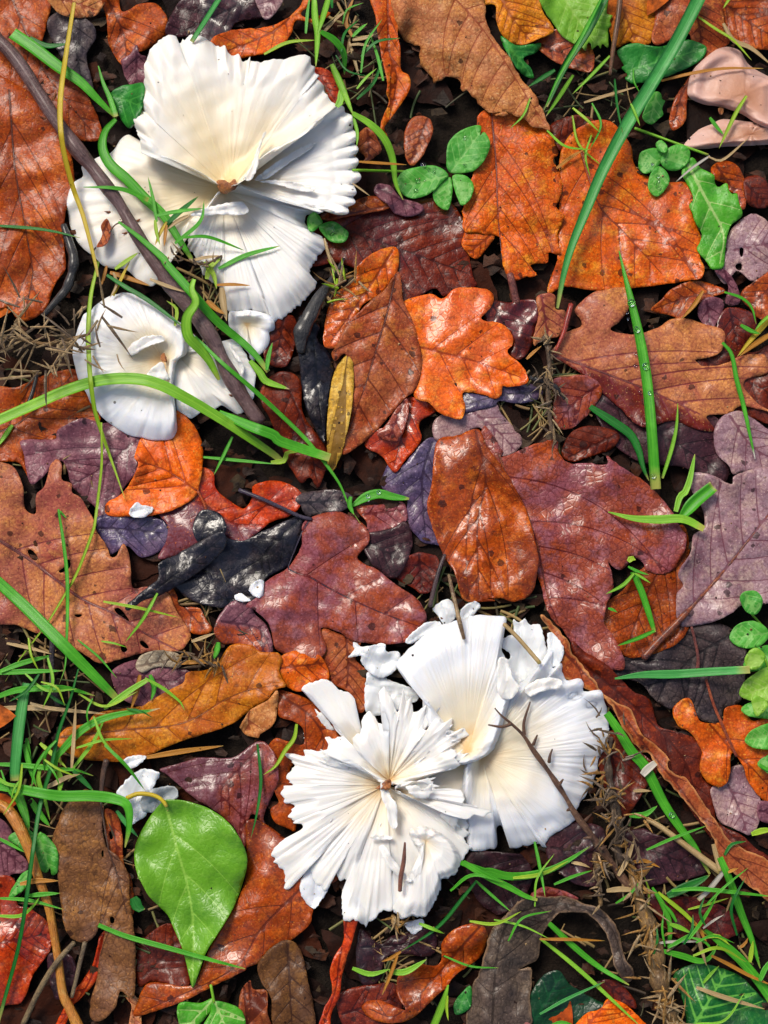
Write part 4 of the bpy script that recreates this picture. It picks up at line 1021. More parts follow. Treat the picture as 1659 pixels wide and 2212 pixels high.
leaf('oak_leaf', 'mauve brown leaf below the tan holed leaf behind the thin grass', 'g 670,1080 820,1010 1070,1058 1165,1100 1112,1195 1000,1245 900,1305 750,1255 700,1200', 'g 690,1100 1120,1150', 'purple', veins=4, mk=dict(wet=.5))
leaf('dead_leaf', 'pale papery grey leaf piece at the tip of the tan holed leaf', 'g 815,1060 830,1000 880,968 960,952 1062,970 1092,1020 1070,1058 950,1052 860,1085', 'g 820,1050 1080,1000', 'pale', veins=3, fold=0.2, lift=5, mk=dict(wet=.2, spots=.05))
leaf('oak_leaf', 'small grey mauve leaf left of the thin grass curve near the centre', 'e 340,1485 480,1463 570,1468 645,1500 h 645,30 622,92 560,122 480,128 390,152 350,132 328,80 295,50', 'h 320,70 600,50', 'slate', veins=4, mk=dict(wet=.7, gloss=.5))
leaf('dead_leaf', 'shiny reddish brown leaf under the beaded green leaf near the centre', 'h 660,95 800,78 930,58 962,100 962,180 880,222 740,262 725,180', 'h 690,140 950,110', 'crimson', veins=3, fold=0.12, mk=dict(wet=1, gloss=.7))
under('dark brown leaf in the gap right of the central oak leaf', 'h 700,270 880,220 960,180 1000,320 900,520 760,440', 'h 720,300 950,420', 'darkpur', veins=4)
leaf('oak_leaf', 'brown orange leaf under the tip of the central oak leaf', 'h 455,825 550,848 640,878 690,905 660,1000 690,1040 738,1090 730,1250 702,1325 645,1315 655,1260 610,1200 480,1130 480,1050 435,970', 'h 600,850 615,1050 600,1200', 'midbr', veins=5, mk=dict(wet=.3))
leaf('oak_leaf', 'mauve and orange leaf above the long orange oak leaf', 'g 1282,840 1320,738 1400,655 1490,668 h 60,738 120,800 152,870 160,965 100,975 0,960 g 1400,915 1340,912', 'g 1330,780 1550,820 h 140,930', 'purple', veins=4, lift=3, mk=dict(wet=.7, second='rust'))
leaf('oak_leaf', 'glossy brown central oak leaf with rounded lobes and purple stalk', 'h 385,158 480,128 560,120 640,150 712,200 742,260 736,312 672,388 702,430 790,470 900,560 1000,620 1062,690 1084,760 1062,832 1040,885 960,905 800,918 640,892 560,842 455,815 452,840 482,920 482,962 430,1012 380,1012 250,982 178,945 158,860 130,782 40,702 0,692 h 20,660 60,640 120,540 252,455 332,330 340,200', 'h 385,165 240,430 400,522 560,612 800,722 1040,810', 'crimson', veins=4, ang=58, bend=8, rib=1.6, wav=10, wl=190, puff=4, curl=14, lift=10, mk=dict(wet=.85, gloss=.55, blotch=1.0, spots=.25, net=.5), stalk='e -40,1465 100,1520 220,1575 330,1625 h 395,165', stalk_r=(4.6, 4.2, 4), stalk_pal='bluepur')
# --- long orange oak leaf group
leaf('oak_leaf', 'orange leaf lobe with a yellow tip above the torn mushroom flap', 'h 190,1010 300,955 400,1000 440,978 495,1060 495,1145 430,1135 350,1195 280,1190 200,1120', 'h 210,1060 470,1030', 'orange', veins=3, wav=9, wl=70, lift=5, mk=dict(wet=.25, shade=.95))
leaf('oak_leaf', 'arched orange leaf left of the frilled mushroom', 'h 185,1195 330,1228 430,1288 545,1440 600,1600 k 480,60 360,70 265,130 305,250 295,330 300,500 265,490 178,450 148,370 198,330 170,250 178,150 145,60 135,-10 h 180,1480 250,1498 330,1520 352,1500 342,1420 290,1380 195,1340', 'h 200,1220 400,1360 460,1540 k 220,300', 'rust', veins=4, ang=50, fold=0.0, wav=9, lift=6, mk=dict(wet=.35, spots=.08))
leaf('oak_leaf', 'long orange tan oak leaf sweeping across the lower left', 'g 345,1480 400,1418 520,1388 580,1330 850,1288 900,1258 1000,1198 1100,1148 1120,1088 1280,1058 1350,958 1400,918 1500,918 h 80,958 192,968 218,1010 202,1085 240,1165 h 200,1182 g 1640,1202 1600,1252 1500,1312 1440,1362 1400,1392 1300,1432 1200,1462 1000,1532 850,1602 700,1622 480,1602 345,1525', 'g 365,1475 750,1430 1100,1390 1350,1250 1500,1190 1659,1165 h 200,1170', 'gold', veins=6, ang=46, bend=14, rib=2.4, fold=-0.10, wav=9, wl=170, puff=4, lift=9, mk=dict(wet=.25, spots=.08, shade=.82, second=None))
leaf('oak_leaf', 'tan hanging leaf lobe with pinholes under the long orange leaf', 'g 1442,1405 1500,1312 1600,1255 h 190,1192 188,1310 162,1402 80,1462 g 1555,1478 1478,1462 1435,1412', 'h 100,1200 20,1330 g 1500,1430', 'tan', veins=3, puff=6, curl=12, lift=6, mk=dict(wet=.2, spots=.7))
# --- lower left
under('dark purple leaf at the left edge behind the yellow stem', 'j -40,430 60,480 85,600 165,680 155,745 60,765 70,800 -40,805', 'j -40,560 150,720', 'purple', veins=4, mk=dict(wet=.8))
leaf('oak_leaf', 'wet crimson leaf at the left edge behind the dark grass blade', 'j -40,800 80,785 105,940 185,968 292,1060 305,1205 205,1355 135,1525 50,1545 -40,1545', 'j -30,1180 280,1120', 'red', veins=5, mk=dict(wet=1, gloss=.75, blotch=.9, shade=.75))
under('dull violet leaf beside the foot of the yellow stem', 'j 285,1250 430,1255 455,1400 402,1485 330,1505', 'j 310,1270 400,1470', 'darkpur', veins=3)
under('dark brown leaf behind the tip of the green pointed leaf', 'j 835,1190 1000,1055 1085,1150 1145,1380 1105,1445 930,1405 828,1425', 'j 860,1380 1080,1150', 'rustdk', veins=4)
leaf('beech_leaf', 'orange red strip showing behind the long brown lobed leaf', 'j 600,1130 640,1105 612,1300 560,1425 482,1505 430,1565 385,1680 330,1680 420,1500 500,1390 560,1295', 'j 620,1130 540,1400 360,1660', 'red', veins=3)
leaf('dead_leaf', 'tan leaf scrap at the bottom edge left of the green pointed leaf', 'j 735,1478 820,1500 850,1680 775,1680 788,1550', 'j 770,1490 820,1670', 'tan', veins=3)
leaf('oak_leaf', 'purple and red leaf above the green pointed leaf', 'j 960,130 1100,88 1200,58 1400,58 1560,-40 k 185,60 195,200 160,290 110,400 j 1580,465 1520,400 1490,445 1470,600 1400,475 1280,375 1150,292 1000,160', 'j 1560,0 1380,190 1330,260 1330,370', 'crimson', veins=4, ang=46, wav=9, mk=dict(wet=.75, gloss=.55, second='purple', shade=.85))
leaf('beech_leaf', 'long glossy red brown leaf lying right of the green pointed leaf', 'j 1480,445 1560,440 k 250,555 400,690 525,755 555,790 462,852 402,982 382,1062 252,1172 102,1282 0,1322 j 1480,1335 1300,1422 1100,1522 900,1592 805,1612 828,1520 900,1410 1150,1425 1250,1222 1400,962 1470,802 1482,652 1478,560', 'k 420,760 100,1080 j 1400,1330 850,1590', 'rust', veins=5, ang=44, fold=-0.05, wav=8, lift=6, curl=16, cw=34, mk=dict(wet=.85, gloss=.6, second=None, spots=.1))
leaf('oak_leaf', 'narrow rust leaf with holes half hidden behind the brown lobed leaf', 'j 625,375 700,400 732,520 745,700 790,800 800,1000 700,900 640,560', 'j 660,400 760,900', 'midbr', veins=4, holes=['j 655,505 675,505 678,545 660,550'], mk=dict(wet=.2))
leaf('oak_leaf', 'long dull brown lobed leaf hanging left of the green pointed leaf', 'j 480,268 530,252 622,348 612,480 642,600 702,650 772,760 778,900 792,1000 812,1200 802,1500 722,1462 692,1562 602,1642 542,1622 548,1500 578,1400 598,1250 628,1110 598,1068 570,1132 510,1172 438,1152 388,1082 368,950 348,800 342,680 313,560 348,450 398,340', 'j 600,300 622,450 640,580 702,760 762,1000', 'brown', veins=5, ang=40, rib=2.6, wav=8, puff=4, lift=10, pct=82, stalk='j 640,75 620,160 605,300', stalk_r=(7, 6, 4), mk=dict(wet=.2, net=.9, spots=.12), holes=['j 610,620 622,618 620,660 612,655', 'j 660,1020 682,1018 685,1050 665,1055'])
# --- bottom middle
leaf('dead_leaf', 'brown ribbed leaf end at the bottom edge left of the dark brown leaf', 'j 1440,1480 1500,1395 1520,1450 1600,1460 k 130,1590 150,1700 j 1450,1700', 'j 1480,1690 1560,1480', 'midbr', veins=6, ang=30, puff=5, groove=3, wav=8, wl=60, mk=dict(wet=.2, shade=.75))
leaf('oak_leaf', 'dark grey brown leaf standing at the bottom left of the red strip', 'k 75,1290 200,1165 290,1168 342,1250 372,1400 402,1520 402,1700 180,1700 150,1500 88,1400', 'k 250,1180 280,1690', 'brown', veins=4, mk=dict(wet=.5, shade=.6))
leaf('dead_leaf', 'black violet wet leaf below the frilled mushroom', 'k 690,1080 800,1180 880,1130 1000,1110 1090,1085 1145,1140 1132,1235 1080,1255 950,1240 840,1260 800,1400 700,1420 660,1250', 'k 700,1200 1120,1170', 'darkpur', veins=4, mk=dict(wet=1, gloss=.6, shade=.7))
under('deep brown leaf right of the red strip at the bottom', 'k 560,1480 780,1420 900,1420 940,1560 860,1659 600,1680', 'k 580,1600 900,1500', 'maroon', veins=4, mk=dict(wet=.5))
leaf('beech_leaf', 'twisted red orange strip of leaf hanging below the frilled mushroom', 'k 578,900 600,1020 670,1015 642,1150 602,1280 572,1400 562,1500 512,1600 500,1700 436,1700 468,1570 518,1470 506,1330 538,1240 588,1150', 'k 620,960 560,1300 540,1450 460,1690', 'red', veins=3, fold=0.18, lift=22, wav=9, mk=dict(wet=.4, gloss=.5, spots=.05))
leaf('oak_leaf', 'glossy curled orange brown leaf at the bottom middle', 'k 905,1425 930,1348 1030,1298 1130,1312 1172,1280 1178,1170 1240,1098 1340,1058 1400,1050 1445,1100 1452,1150 1402,1262 1262,1362 1202,1442 1132,1502 1042,1592 962,1642 860,1655 760,1632 698,1572 720,1528 800,1518 900,1558 960,1575 915,1500', 'k 1400,1080 1240,1260 1100,1420 900,1610 740,1570', 'rust', veins=4, fold=0.0, puff=6, wav=16, wl=110, curl=20, cw=28, lift=16, mk=dict(wet=.8, gloss=.6, spots=.08))
# --- lower right
under('dark purple red leaf right of the thorny twig', 'l 790,520 900,485 975,520 1060,545 1155,590 1255,680 1290,745 1200,785 1080,805 920,835 880,760 800,620', 'l 820,560 1270,740', 'darkpur', veins=5, mk=dict(wet=.5, shade=1.2))
under('near black leaf below the right mushroom between grass blades', 'l 330,650 340,540 420,478 500,448 640,468 685,520 665,600 605,700 645,820 520,825 400,745', 'l 360,600 640,640', 'darkpur', veins=4, mk=dict(wet=.8))
under('deep maroon leaf at the lower right behind the straw', 'l 930,870 1080,895 1200,895 1350,935 1490,1030 1510,1095 1380,1165 1300,1185 1100,1135 970,985', 'l 960,900 1490,1080', 'maroon', veins=5, mk=dict(wet=.5, shade=.8))
leaf('dead_leaf', 'small pink brown leaf edge behind the dark arched leaf', 'l 235,900 245,870 320,835 380,845 460,868 525,912 400,905 300,925', 'l 260,880 500,900', 'crimson', veins=3)
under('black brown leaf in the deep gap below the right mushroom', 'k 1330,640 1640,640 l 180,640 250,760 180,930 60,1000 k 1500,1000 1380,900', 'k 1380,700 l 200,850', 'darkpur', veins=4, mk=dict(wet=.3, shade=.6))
leaf('dead_leaf', 'brown leaf bits beneath the small pale spiny stems at the right', 'i 600,1500 800,1420 900,1560 1000,1659 l 950,200 800,420 700,300 640,100', 'i 700,1500 l 800,380', 'rustdk', veins=4)
leaf('beech_leaf', 'dark rust leaf in the shadow of the long curled rim', 'i 480,900 560,960 700,1045 850,1200 950,1248 1000,1400 1100,1440 1222,1480 1275,1560 1280,1659 l 1262,180 1322,240 1335,330 1360,450 1500,525 1580,600 1710,690 1700,800 1500,720 1330,560 1190,370 1050,140 900,-80 i 800,1380 640,1230 520,1120', 'i 560,1040 900,1330 1150,1600 l 1250,320 1600,700', 'rustdk', veins=7, ang=40, wav=8, lift=4, mk=dict(wet=.5, shade=1.1))
leaf('oak_leaf', 'lavender pink leaf below the golden oak leaf at the right edge', 'l 1318,240 1410,205 1442,120 1512,105 1532,180 1595,262 1620,350 1602,462 1550,525 1450,485 1370,445 1328,330', 'l 1420,225 1480,350 1530,500', 'lav', veins=4, rib=1.2, mk=dict(wet=.6, spots=.05))
leaf('oak_leaf', 'golden orange oak leaf at the right edge below the clover plant', 'i 1090,1300 1182,1238 1232,1340 1262,1382 1382,1382 1402,1300 1502,1288 1562,1372 1659,1350 1730,1340 l 1730,335 1659,335 1588,275 1528,180 1508,110 1442,30 1432,140 1412,212 1368,238 1298,212 1248,130 1262,30 i 1262,1560 1198,1452 1118,1402', 'i 1180,1260 1330,1420 1450,1560 l 1560,120 1720,300', 'orange', veins=4, ang=48, puff=4, lift=8, mk=dict(wet=.3, spots=.12, shade=.9, second=None))
tag(tube('thin_orange_stalk', 'i 1288,1130 1330,1270 1380,1390 1420,1480 1470,1590', (2.8, 3.2, 2.6), bark_mat('orange_stalk', (190, 90, 40), (150, 60, 30), (210, 120, 70), .4), above=3)[0], 'thin orange leaf stalk lying across the golden oak leaf', 'stalk')
tag(tube('brown_red_stalk', 'i 1200,812 1222,900 1240,1000 1236,1075', (2.8, 3.2, 4.4), bark_mat('red_stalk2', (150, 76, 62), (110, 50, 44), (170, 100, 90), .4), above=3)[0], 'short red brown stalk upon the dark grey leaf', 'stalk')
leaf('beech_leaf', 'long curled brown leaf rim with pale edge right of the fan mushroom', 'i 290,745 340,760 400,830 470,905 i 480,960 562,1062 622,1142 662,1202 752,1262 832,1302 852,1342 902,1452 1012,1542 1075,1622 l 1062,70 1072,140 1172,190 1242,280 1312,390 1402,522 1452,572 1562,632 1659,672 1720,702 1720,960 1600,870 1500,790 1380,690 1338,562 1238,412 1128,282 1018,162 938,30 i 898,1560 798,1432 698,1262 560,1182 420,1105 405,1020 425,960 400,900', 'i 310,760 450,980 700,1230 950,1560 l 1120,230 1390,600 1700,860', 'midbr', veins=6, ang=30, fold=-0.18, wav=8, lift=16, jag=2, mk=dict(wet=.2, edge=(214, 158, 112), spots=.1, shade=.95))
leaf('dead_leaf', 'tiny violet leaf edge at the right border below the lavender leaf', 'l 1605,325 1720,350 1720,450 1605,435', 'l 1610,380 1710,400', 'purple', veins=2)
# ivy and bottom right corner
leaf('ivy_leaf', 'dark glossy green leaf at the bottom behind thin grass blades', 'l 180,1700 215,1550 250,1450 310,1368 400,1338 470,1420 600,1500 700,1555 652,1590 560,1700', 'l 230,1690 420,1360', green_mat('ivy_dark', (12, 62, 28), (10, 44, 30), (20, 84, 40), 3, .7, .05), cat='leaf', veins=4, lift=4)
leaf('dead_leaf', 'small dark red leaf above the vivid orange one at the bottom', 'l 660,1400 760,1410 850,1500 868,1565 800,1545 700,1520', 'l 680,1410 850,1550', 'maroon', veins=3)
leaf('beech_leaf', 'vivid orange red leaf at the bottom edge beside the thorny stem', 'l 505,1700 560,1600 650,1570 702,1505 800,1540 872,1605 935,1700', 'l 560,1690 700,1520', 'vivid', veins=4, lift=4, mk=dict(wet=.1, spots=.05, shade=1.0))
leaf('ivy_leaf', 'dark green ivy leaf with pale vein network in the bottom right corner', 'l 1105,1350 1180,1308 1280,1298 1400,1330 1500,1378 1620,1500 1659,1530 1720,1600 1720,1720 1220,1720 1158,1560 1128,1450 1090,1395', 'l 1200,1690 1390,1380 1400,1330', green_mat('ivy_vein', (18, 110, 36), (14, 74, 30), (110, 190, 70), 5, .6, .1, 1.0), veins=5, ang=52, vw=(3.0, 2.2), lift=6)
# dark arched grey leaf
def arch_shape(x, y):
    a = P('k 1480,1659 1500,1250 l 180,960 420,950 640,1010 800,1320')
    line = resample(smooth(a), 8)
    return 34 * np.exp(-(near(np.stack([x, y], -1), line) / 48) ** 2)
leaf('dead_leaf', 'grey brown arched curled leaf at the bottom right of the mushrooms', 'k 1340,1720 1362,1440 1402,1350 1442,1200 1462,1120 1542,1018 1640,920 l 0,1098 60,1038 130,958 200,908 400,892 500,908 560,938 640,958 722,1040 762,1100 782,1200 802,1270 856,1340 832,1405 780,1385 738,1312 720,1220 690,1120 640,1052 560,992 450,992 390,1004 332,1082 302,1142 292,1200 272,1272 165,1332 232,1322 242,1402 232,1502 210,1720', 'k 1480,1659 1510,1250 l 130,1020 400,940 600,985 720,1080 810,1350', 'grey', veins=9, ang=52, wav=8, wl=70, puff=5, lift=12, extra=arch_shape, curl=6, jag=1.6, mk=dict(wet=.35, net=.9, edge=(170, 140, 112), spots=.12, shade=.72))
# ================================================================== mushrooms
CAP = cap_mat('waxy_cap', seed=1)
CAPW = cap_mat('waxy_cap_white', cream=(250,236,208), heart=(238,200,140), specks=.10, seed=2, spread=.6)
CAPB = cap_mat('waxy_cap_cool', white=(240,243,248), cream=(248,234,200), heart=(236,192,126), specks=.07, seed=3, spread=.85)
CREAM = cap_mat('waxy_cap_cream', white=(250,247,240), cream=(249,228,180), heart=(242,214,150), specks=.14, seed=4, spread=1.0)
SCAR = bark_mat('torn_heart', (186, 112, 44), (128, 62, 22), (214, 160, 96), .6, 500)
GILL = cap_mat('gill', white=(236,240,242), cream=(228,234,238), heart=(226,232,236), specks=0, seed=5)

# gill scraps that lie under the two lower caps
flake('cap_fragment', 'pale bluish cap piece showing under the frilled mushroom above the grass tip', 'h 720,1320 728,1090 800,1080 860,1130 1000,1180 1045,1235 960,1290 830,1340', GILL, seed=1, ang=14, veins=4)
flake('gill_fragment', 'torn white gill scrap left of the fan shaped mushroom', 'h 610,995 650,952 640,905 668,910 690,932 760,920 832,912 842,958 912,960 925,1010 880,1092 800,1118 740,1082 688,1020 690,985', GILL, seed=2, wav=7, lift=5)
flake('gill_fragment', 'ribbed white gill piece at the tip of the crimson leaf beside the straw', 'h 1122,702 1168,660 1220,648 1252,690 1262,752 1200,800 1150,742', GILL, seed=3, wav=6, lift=4)
flake('gill_fragment', 'small white gill wedge right of the straw above the fan mushroom', 'h 1285,722 1330,670 1390,662 1402,702 1330,775 1290,780', GILL, seed=4, lift=4)
flake('gill_fragment', 'thin pale gill slip beside the tip of the central oak leaf', 'h 955,895 1070,790 1160,780 1175,810 1090,855 1000,910', GILL, seed=5)
flake('gill_fragment', 'large jagged white gill mass right of the fan mushroom under the curled leaf', 'i 55,932 75,880 130,850 130,765 160,785 200,762 230,800 290,800 332,950 352,1040 300,1150 200,1130 140,1190 105,1080 70,1040 110,1000 110,968', GILL, seed=6, wav=9, wl=60, lift=5, veins=5)
flake('gill_fragment', 'narrow grey white gill piece below the crimson leaf tip', 'i 338,850 360,845 430,930 412,1030 350,1050 335,960', GILL, seed=7)
flake('gill_fragment', 'white folded gill scrap above the stalk of the green pointed leaf', 'j 695,272 735,225 755,195 800,160 860,128 958,150 940,200 912,252 872,322 845,352 882,402 830,442 785,457 770,380 765,320', GILL, seed=8, lift=8, wav=8, wl=50, veins=4)
flake('gill_fragment', 'grey translucent gill piece behind the yellow stalk of the green leaf', 'j 860,272 950,240 1042,233 1072,282 1050,312 972,345 930,392 850,372', cap_mat('gill_grey', white=(168,176,180), cream=(150,160,164), heart=(150,160,164), specks=0, seed=6), seed=9)
flake('gill_fragment', 'small white scrap under the edge of the long orange leaf', 'j 735,80 800,50 880,50 850,90 780,130', GILL, seed=10)
flake('cap_fragment', 'pale blue cap scrap under the lower left edge of the frilled mushroom', 'k 325,862 368,725 452,755 505,822 442,935 402,970', CAPB, seed=11, lift=5)
flake('cap_fragment', 'little white lump on the violet leaf below the lower left mushroom', 'd 775,1592 820,1538 850,1555 922,1572 905,1602 862,1628 790,1628', CAPB, seed=12, puff=8, curl=8, lift=3)
flake('cap_fragment', 'small light blue crumb near the edge of the black leaf', 'g 1492,592 1530,538 1578,533 1582,612 1550,640', CAPB, seed=13, puff=6)
flake('cap_fragment', 'thin light blue sliver on the black leaf', 'g 1408,622 1450,613 1505,658 1420,655', CAPB, seed=14, puff=4)

# pinkish mushroom, top right
PINK = cap_mat('pink_cap', white=(220,178,164), cream=(204,146,112), heart=(176,112,74), specks=.12, seed=8, streak=0.15, spread=1.0, grain=2.0)
m = thing('pinkish_mushroom', 'pinkish brown smooth mushroom at the right edge near the top', 'mushroom', P('c 1450,560')[0])
cap_piece('cap_fold', 'c 1150,890 1228,790 1320,745 1400,715 1659,745 1740,740 1740,850 1580,872 1400,880 1290,892', 'c 1560,800', PINK, m, [(0, 30), (.6, 26), (1, 4)], ridge=0.5, nr=20, ripple=3, thick=8, seed=4, jag=.5)
cap_piece('cap', 'c 1178,570 1200,440 1260,368 1350,298 1420,282 1492,308 1545,390 1659,458 1740,490 1740,770 1620,755 1500,685 1380,642 1270,625', 'c 1520,560', PINK, m, [(0, 52), (.5, 46), (.85, 26), (1, 4)], ridge=0.6, nr=20, ripple=5, nrip=5, thick=20, seed=5, jag=.4)
flake('torn_spot', None, 'c 1362,650 1385,640 1395,672 1370,690', SCAR, parent=m, seed=3)

# --- largest mushroom, upper left
A = thing('white_mushroom', 'largest white mushroom at the upper left with scalloped torn cap lobes', 'mushroom', (470, 390))
cap_piece('cap_lobe', 'a 830,840 775,808 730,832 690,890 650,932 600,940 545,970 490,1000 500,1060 450,1092 415,1150 405,1230 420,1330 440,1400 500,1490 570,1542 620,1590 690,1612 d 760,142 850,222 930,235 1000,100 1050,-60 a 1150,1400 1250,1250 1330,1120 1150,950 1000,850', 'a 1330,1130', CREAM, A, [(0, 8), (.3, 16), (.7, 30), (1, 14)], ridge=2.2, nr=56, ripple=6, nrip=6, scallop=1.5, roll=10, thick=7, seed=11, jag=.8, lift=8)
cap_piece('cap_lobe', 'a 1330,1130 1150,1380 1130,1500 d 1160,40 1230,180 1330,260 1350,330 1380,400 1500,385 1600,410 1640,440 e 150,450 200,440 270,398 340,330 382,290 428,228 400,190 385,160 398,110 450,45 490,5 475,-30 450,-60 420,-70 b 390,1390 352,1330 370,1290 450,1275 300,1200 0,1100', 'a 1340,1140', CAPW, A, [(0, 4), (.25, 14), (.6, 34), (.85, 34), (1, 16)], ridge=5.0, nr=118, ripple=7, nrip=7, scallop=3, nsc=70, roll=8, thick=6, seed=12, jag=1.2, teeth=(3.5, 14), lift=8)
cap_piece('cap_lobe', 'd 1375,400 1430,392 1500,386 1600,410 1640,432 1648,500 e 140,520 145,560 130,605 75,662 20,668 d 1530,690 1450,600 1380,500', 'd 1480,470', CAPB, A, [(0, 20), (.6, 18), (1, 4)], ridge=1.2, nr=30, ripple=3, thick=6, seed=13, jag=.5, lift=-2, pct=60)
cap_piece('cap_lobe', 'b -60,1085 70,975 180,890 280,845 400,760 470,690 500,650 545,640 600,660 635,720 655,800 663,900 668,1000 680,1072 650,1132 655,1190 610,1262 590,1285 545,1290 520,1262 450,1275 330,1240 150,1190 0,1130', 'b -30,1100', CAPW, A, [(0, 6), (.4, 20), (.75, 32), (.88, 26), (.96, 40), (1, 30)], ridge=2.2, nr=60, ripple=5, nrip=9, scallop=24, nsc=54, roll=3, thick=8, seed=14, jag=1.2, lift=8)
cap_piece('cap_lobe', 'a 1340,1120 1200,1030 1050,960 920,910 845,918 848,850 825,800 806,740 828,668 848,655 862,670 848,590 862,520 872,450 868,400 882,350 915,288 960,240 1032,212 1060,225 1078,262 1092,232 1112,245 1132,222 1182,218 1250,240 1318,285 1350,285 1382,338 1430,322 1455,378 1500,342 b 30,372 90,375 150,366 250,348 335,333 382,350 390,388 420,400 415,430 440,455 412,470 462,520 470,560 505,600 545,640 490,660 472,690 440,742 350,800 300,820 180,880 70,960 20,1060', 'a 1380,1140', CREAM, A, [(0, 8), (.12, 20), (.35, 36), (.62, 46), (.82, 52), (.92, 46), (1, 28)], ridge=1.2, nr=40, ripple=6, nrip=7, scallop=12, nsc=44, roll=8, thick=7, seed=15, jag=1.6, teeth=(2.0, 14), lift=6)
flake('torn_flap', None, 'a 1140,1290 1180,1265 1260,1240 1340,1222 1440,1210 1490,1250 1478,1282 1420,1292 1330,1285 1220,1298', CAPW, parent=A, seed=16, lift=14, puff=5, curl=5, pct=95)
flake('torn_flap', None, 'a 1470,1075 1520,960 1580,800 1600,790 1560,900 1545,1000 1510,1080', CREAM, parent=A, seed=17, lift=4, pct=95)
flake('torn_flap', None, 'b 50,1080 160,990 300,900 420,850 380,900 250,985 130,1070', CAPW, parent=A, seed=18, lift=5, pct=95)
flake('torn_flap', None, 'b 80,1090 180,1080 300,1095 420,1140 340,1150 200,1110', CAPW, parent=A, seed=19, lift=5, pct=95)
flake('heart_scar', None, 'a 1300,1090 1340,1080 1372,1095 1410,1075 1425,1120 1385,1150 1345,1165 1312,1140', SCAR, parent=A, seed=20, lift=-1, pct=35, eps=-1, fine=2, thick=1)

# --- lower left mushroom
B = thing('white_mushroom', 'smooth white mushroom at the left under the bramble stem and light blade', 'mushroom', (330, 780))
cap_piece('cap_lobe', 'd 1000,420 1150,520 1300,640 1380,560 1440,600 1500,700 1532,780 1522,880 1500,960 1440,1012 1385,990 1330,958 1290,985 1240,985 1200,1002 1150,1030 1118,1020 1090,1000 1060,985 1050,930 1020,700', 'd 1050,640', CAPW, B, [(0, 8), (.4, 22), (.8, 22), (1, 6)], ridge=3.0, nr=60, ripple=6, scallop=2, nsc=60, thick=6, seed=21, jag=1.8, lift=6)
cap_piece('cap', 'd 740,283 650,308 570,360 545,390 500,420 470,500 450,560 436,640 445,700 480,820 520,882 540,930 562,962 620,1032 700,1092 760,1130 800,1142 860,1150 900,1163 990,1166 1040,1150 1062,1102 1060,1042 1052,950 1040,850 1060,700 1120,640 1110,500 1000,400 900,330 800,290', 'd 985,690', CAPB, B, [(0, 6), (.15, 20), (.5, 38), (.8, 34), (1, 12)], ridge=2.6, nr=70, ripple=5, nrip=5, scallop=1.0, roll=6, thick=6, seed=22, jag=.7, lift=10)
flake('torn_flap', None, 'd 760,620 860,545 970,540 985,570 900,600 830,640 780,660', CAPW, parent=B, seed=23, lift=5, pct=95)
flake('torn_flap', None, 'd 880,780 930,720 980,700 1000,760 1015,800 950,810', CAPW, parent=B, seed=24, lift=5, pct=95)
flake('torn_flap', None, 'd 1375,580 1400,620 1440,680 1465,730 1450,785 1430,700 1390,640', CAPW, parent=B, seed=25, lift=8, pct=95)
flake('heart_scar', None, 'd 960,670 985,640 1000,700 970,690', SCAR, parent=B, seed=26, lift=1, pct=95)

# --- fan shaped mushroom, right
D_ = thing('white_mushroom', 'wide fan shaped white mushroom behind the frilled one', 'mushroom', (1040, 1600))
cap_piece('cap_lobe', 'h 1040,1480 1150,1420 1330,1500 1400,1640 1380,1800 1250,1850 1090,1800 1020,1640', 'h 1330,1600', CREAM, D_, [(0, 26), (.6, 20), (1, 6)], ridge=1, nr=40, ripple=3, thick=8, seed=30, jag=.6, lift=2)
cap_piece('cap_lobe', 'i -60,1560 20,1300 60,1200 130,1170 200,1128 290,1030 345,955 368,952 360,1062 420,1028 422,1092 460,1132 530,1120 552,1165 550,1202 600,1195 650,1190 672,1240 692,1330 700,1430 690,1530 642,1598 l 632,130 600,230 520,350 488,442 370,520 320,570 332,602 300,592 280,570 120,606 98,570 60,470 30,475 32,590 -20,612 -140,600 -180,300 -140,0', 'i -60,1590', CAPB, D_, [(0, 34), (.2, 40), (.5, 46), (.8, 40), (1, 12)], ridge=3.6, nr=124, ripple=6, nrip=7, scallop=2, nsc=60, roll=8, thick=6, seed=31, jag=1.0, teeth=(2.0, 22), lift=14)
cap_piece('cap_lobe', 'h 902,1040 948,980 1010,920 1080,860 1160,810 1260,778 1330,768 1342,750 1420,743 1500,750 1562,760 1550,850 1535,950 1562,1010 1612,1110 i 130,1180 80,1350 0,1560 h 1300,1640 1180,1600 1080,1430 1060,1340 1060,1220 1000,1180 950,1122', 'h 1330,1560', CAPB, D_, [(0, 20), (.2, 30), (.55, 44), (.85, 44), (1, 20)], ridge=3.2, nr=130, ripple=5, nrip=7, scallop=1.5, roll=6, thick=6, seed=32, jag=.8, teeth=(1.2, 20), lift=12)
flake('torn_flap', None, 'i 40,1010 90,1000 130,1120 170,1180 100,1250 40,1200', CAPW, parent=D_, seed=33, lift=4, pct=95)
flake('torn_flap', None, 'i 200,1180 300,1120 420,1130 400,1180 300,1200 230,1230', CAPW, parent=D_, seed=34, lift=4, pct=95)

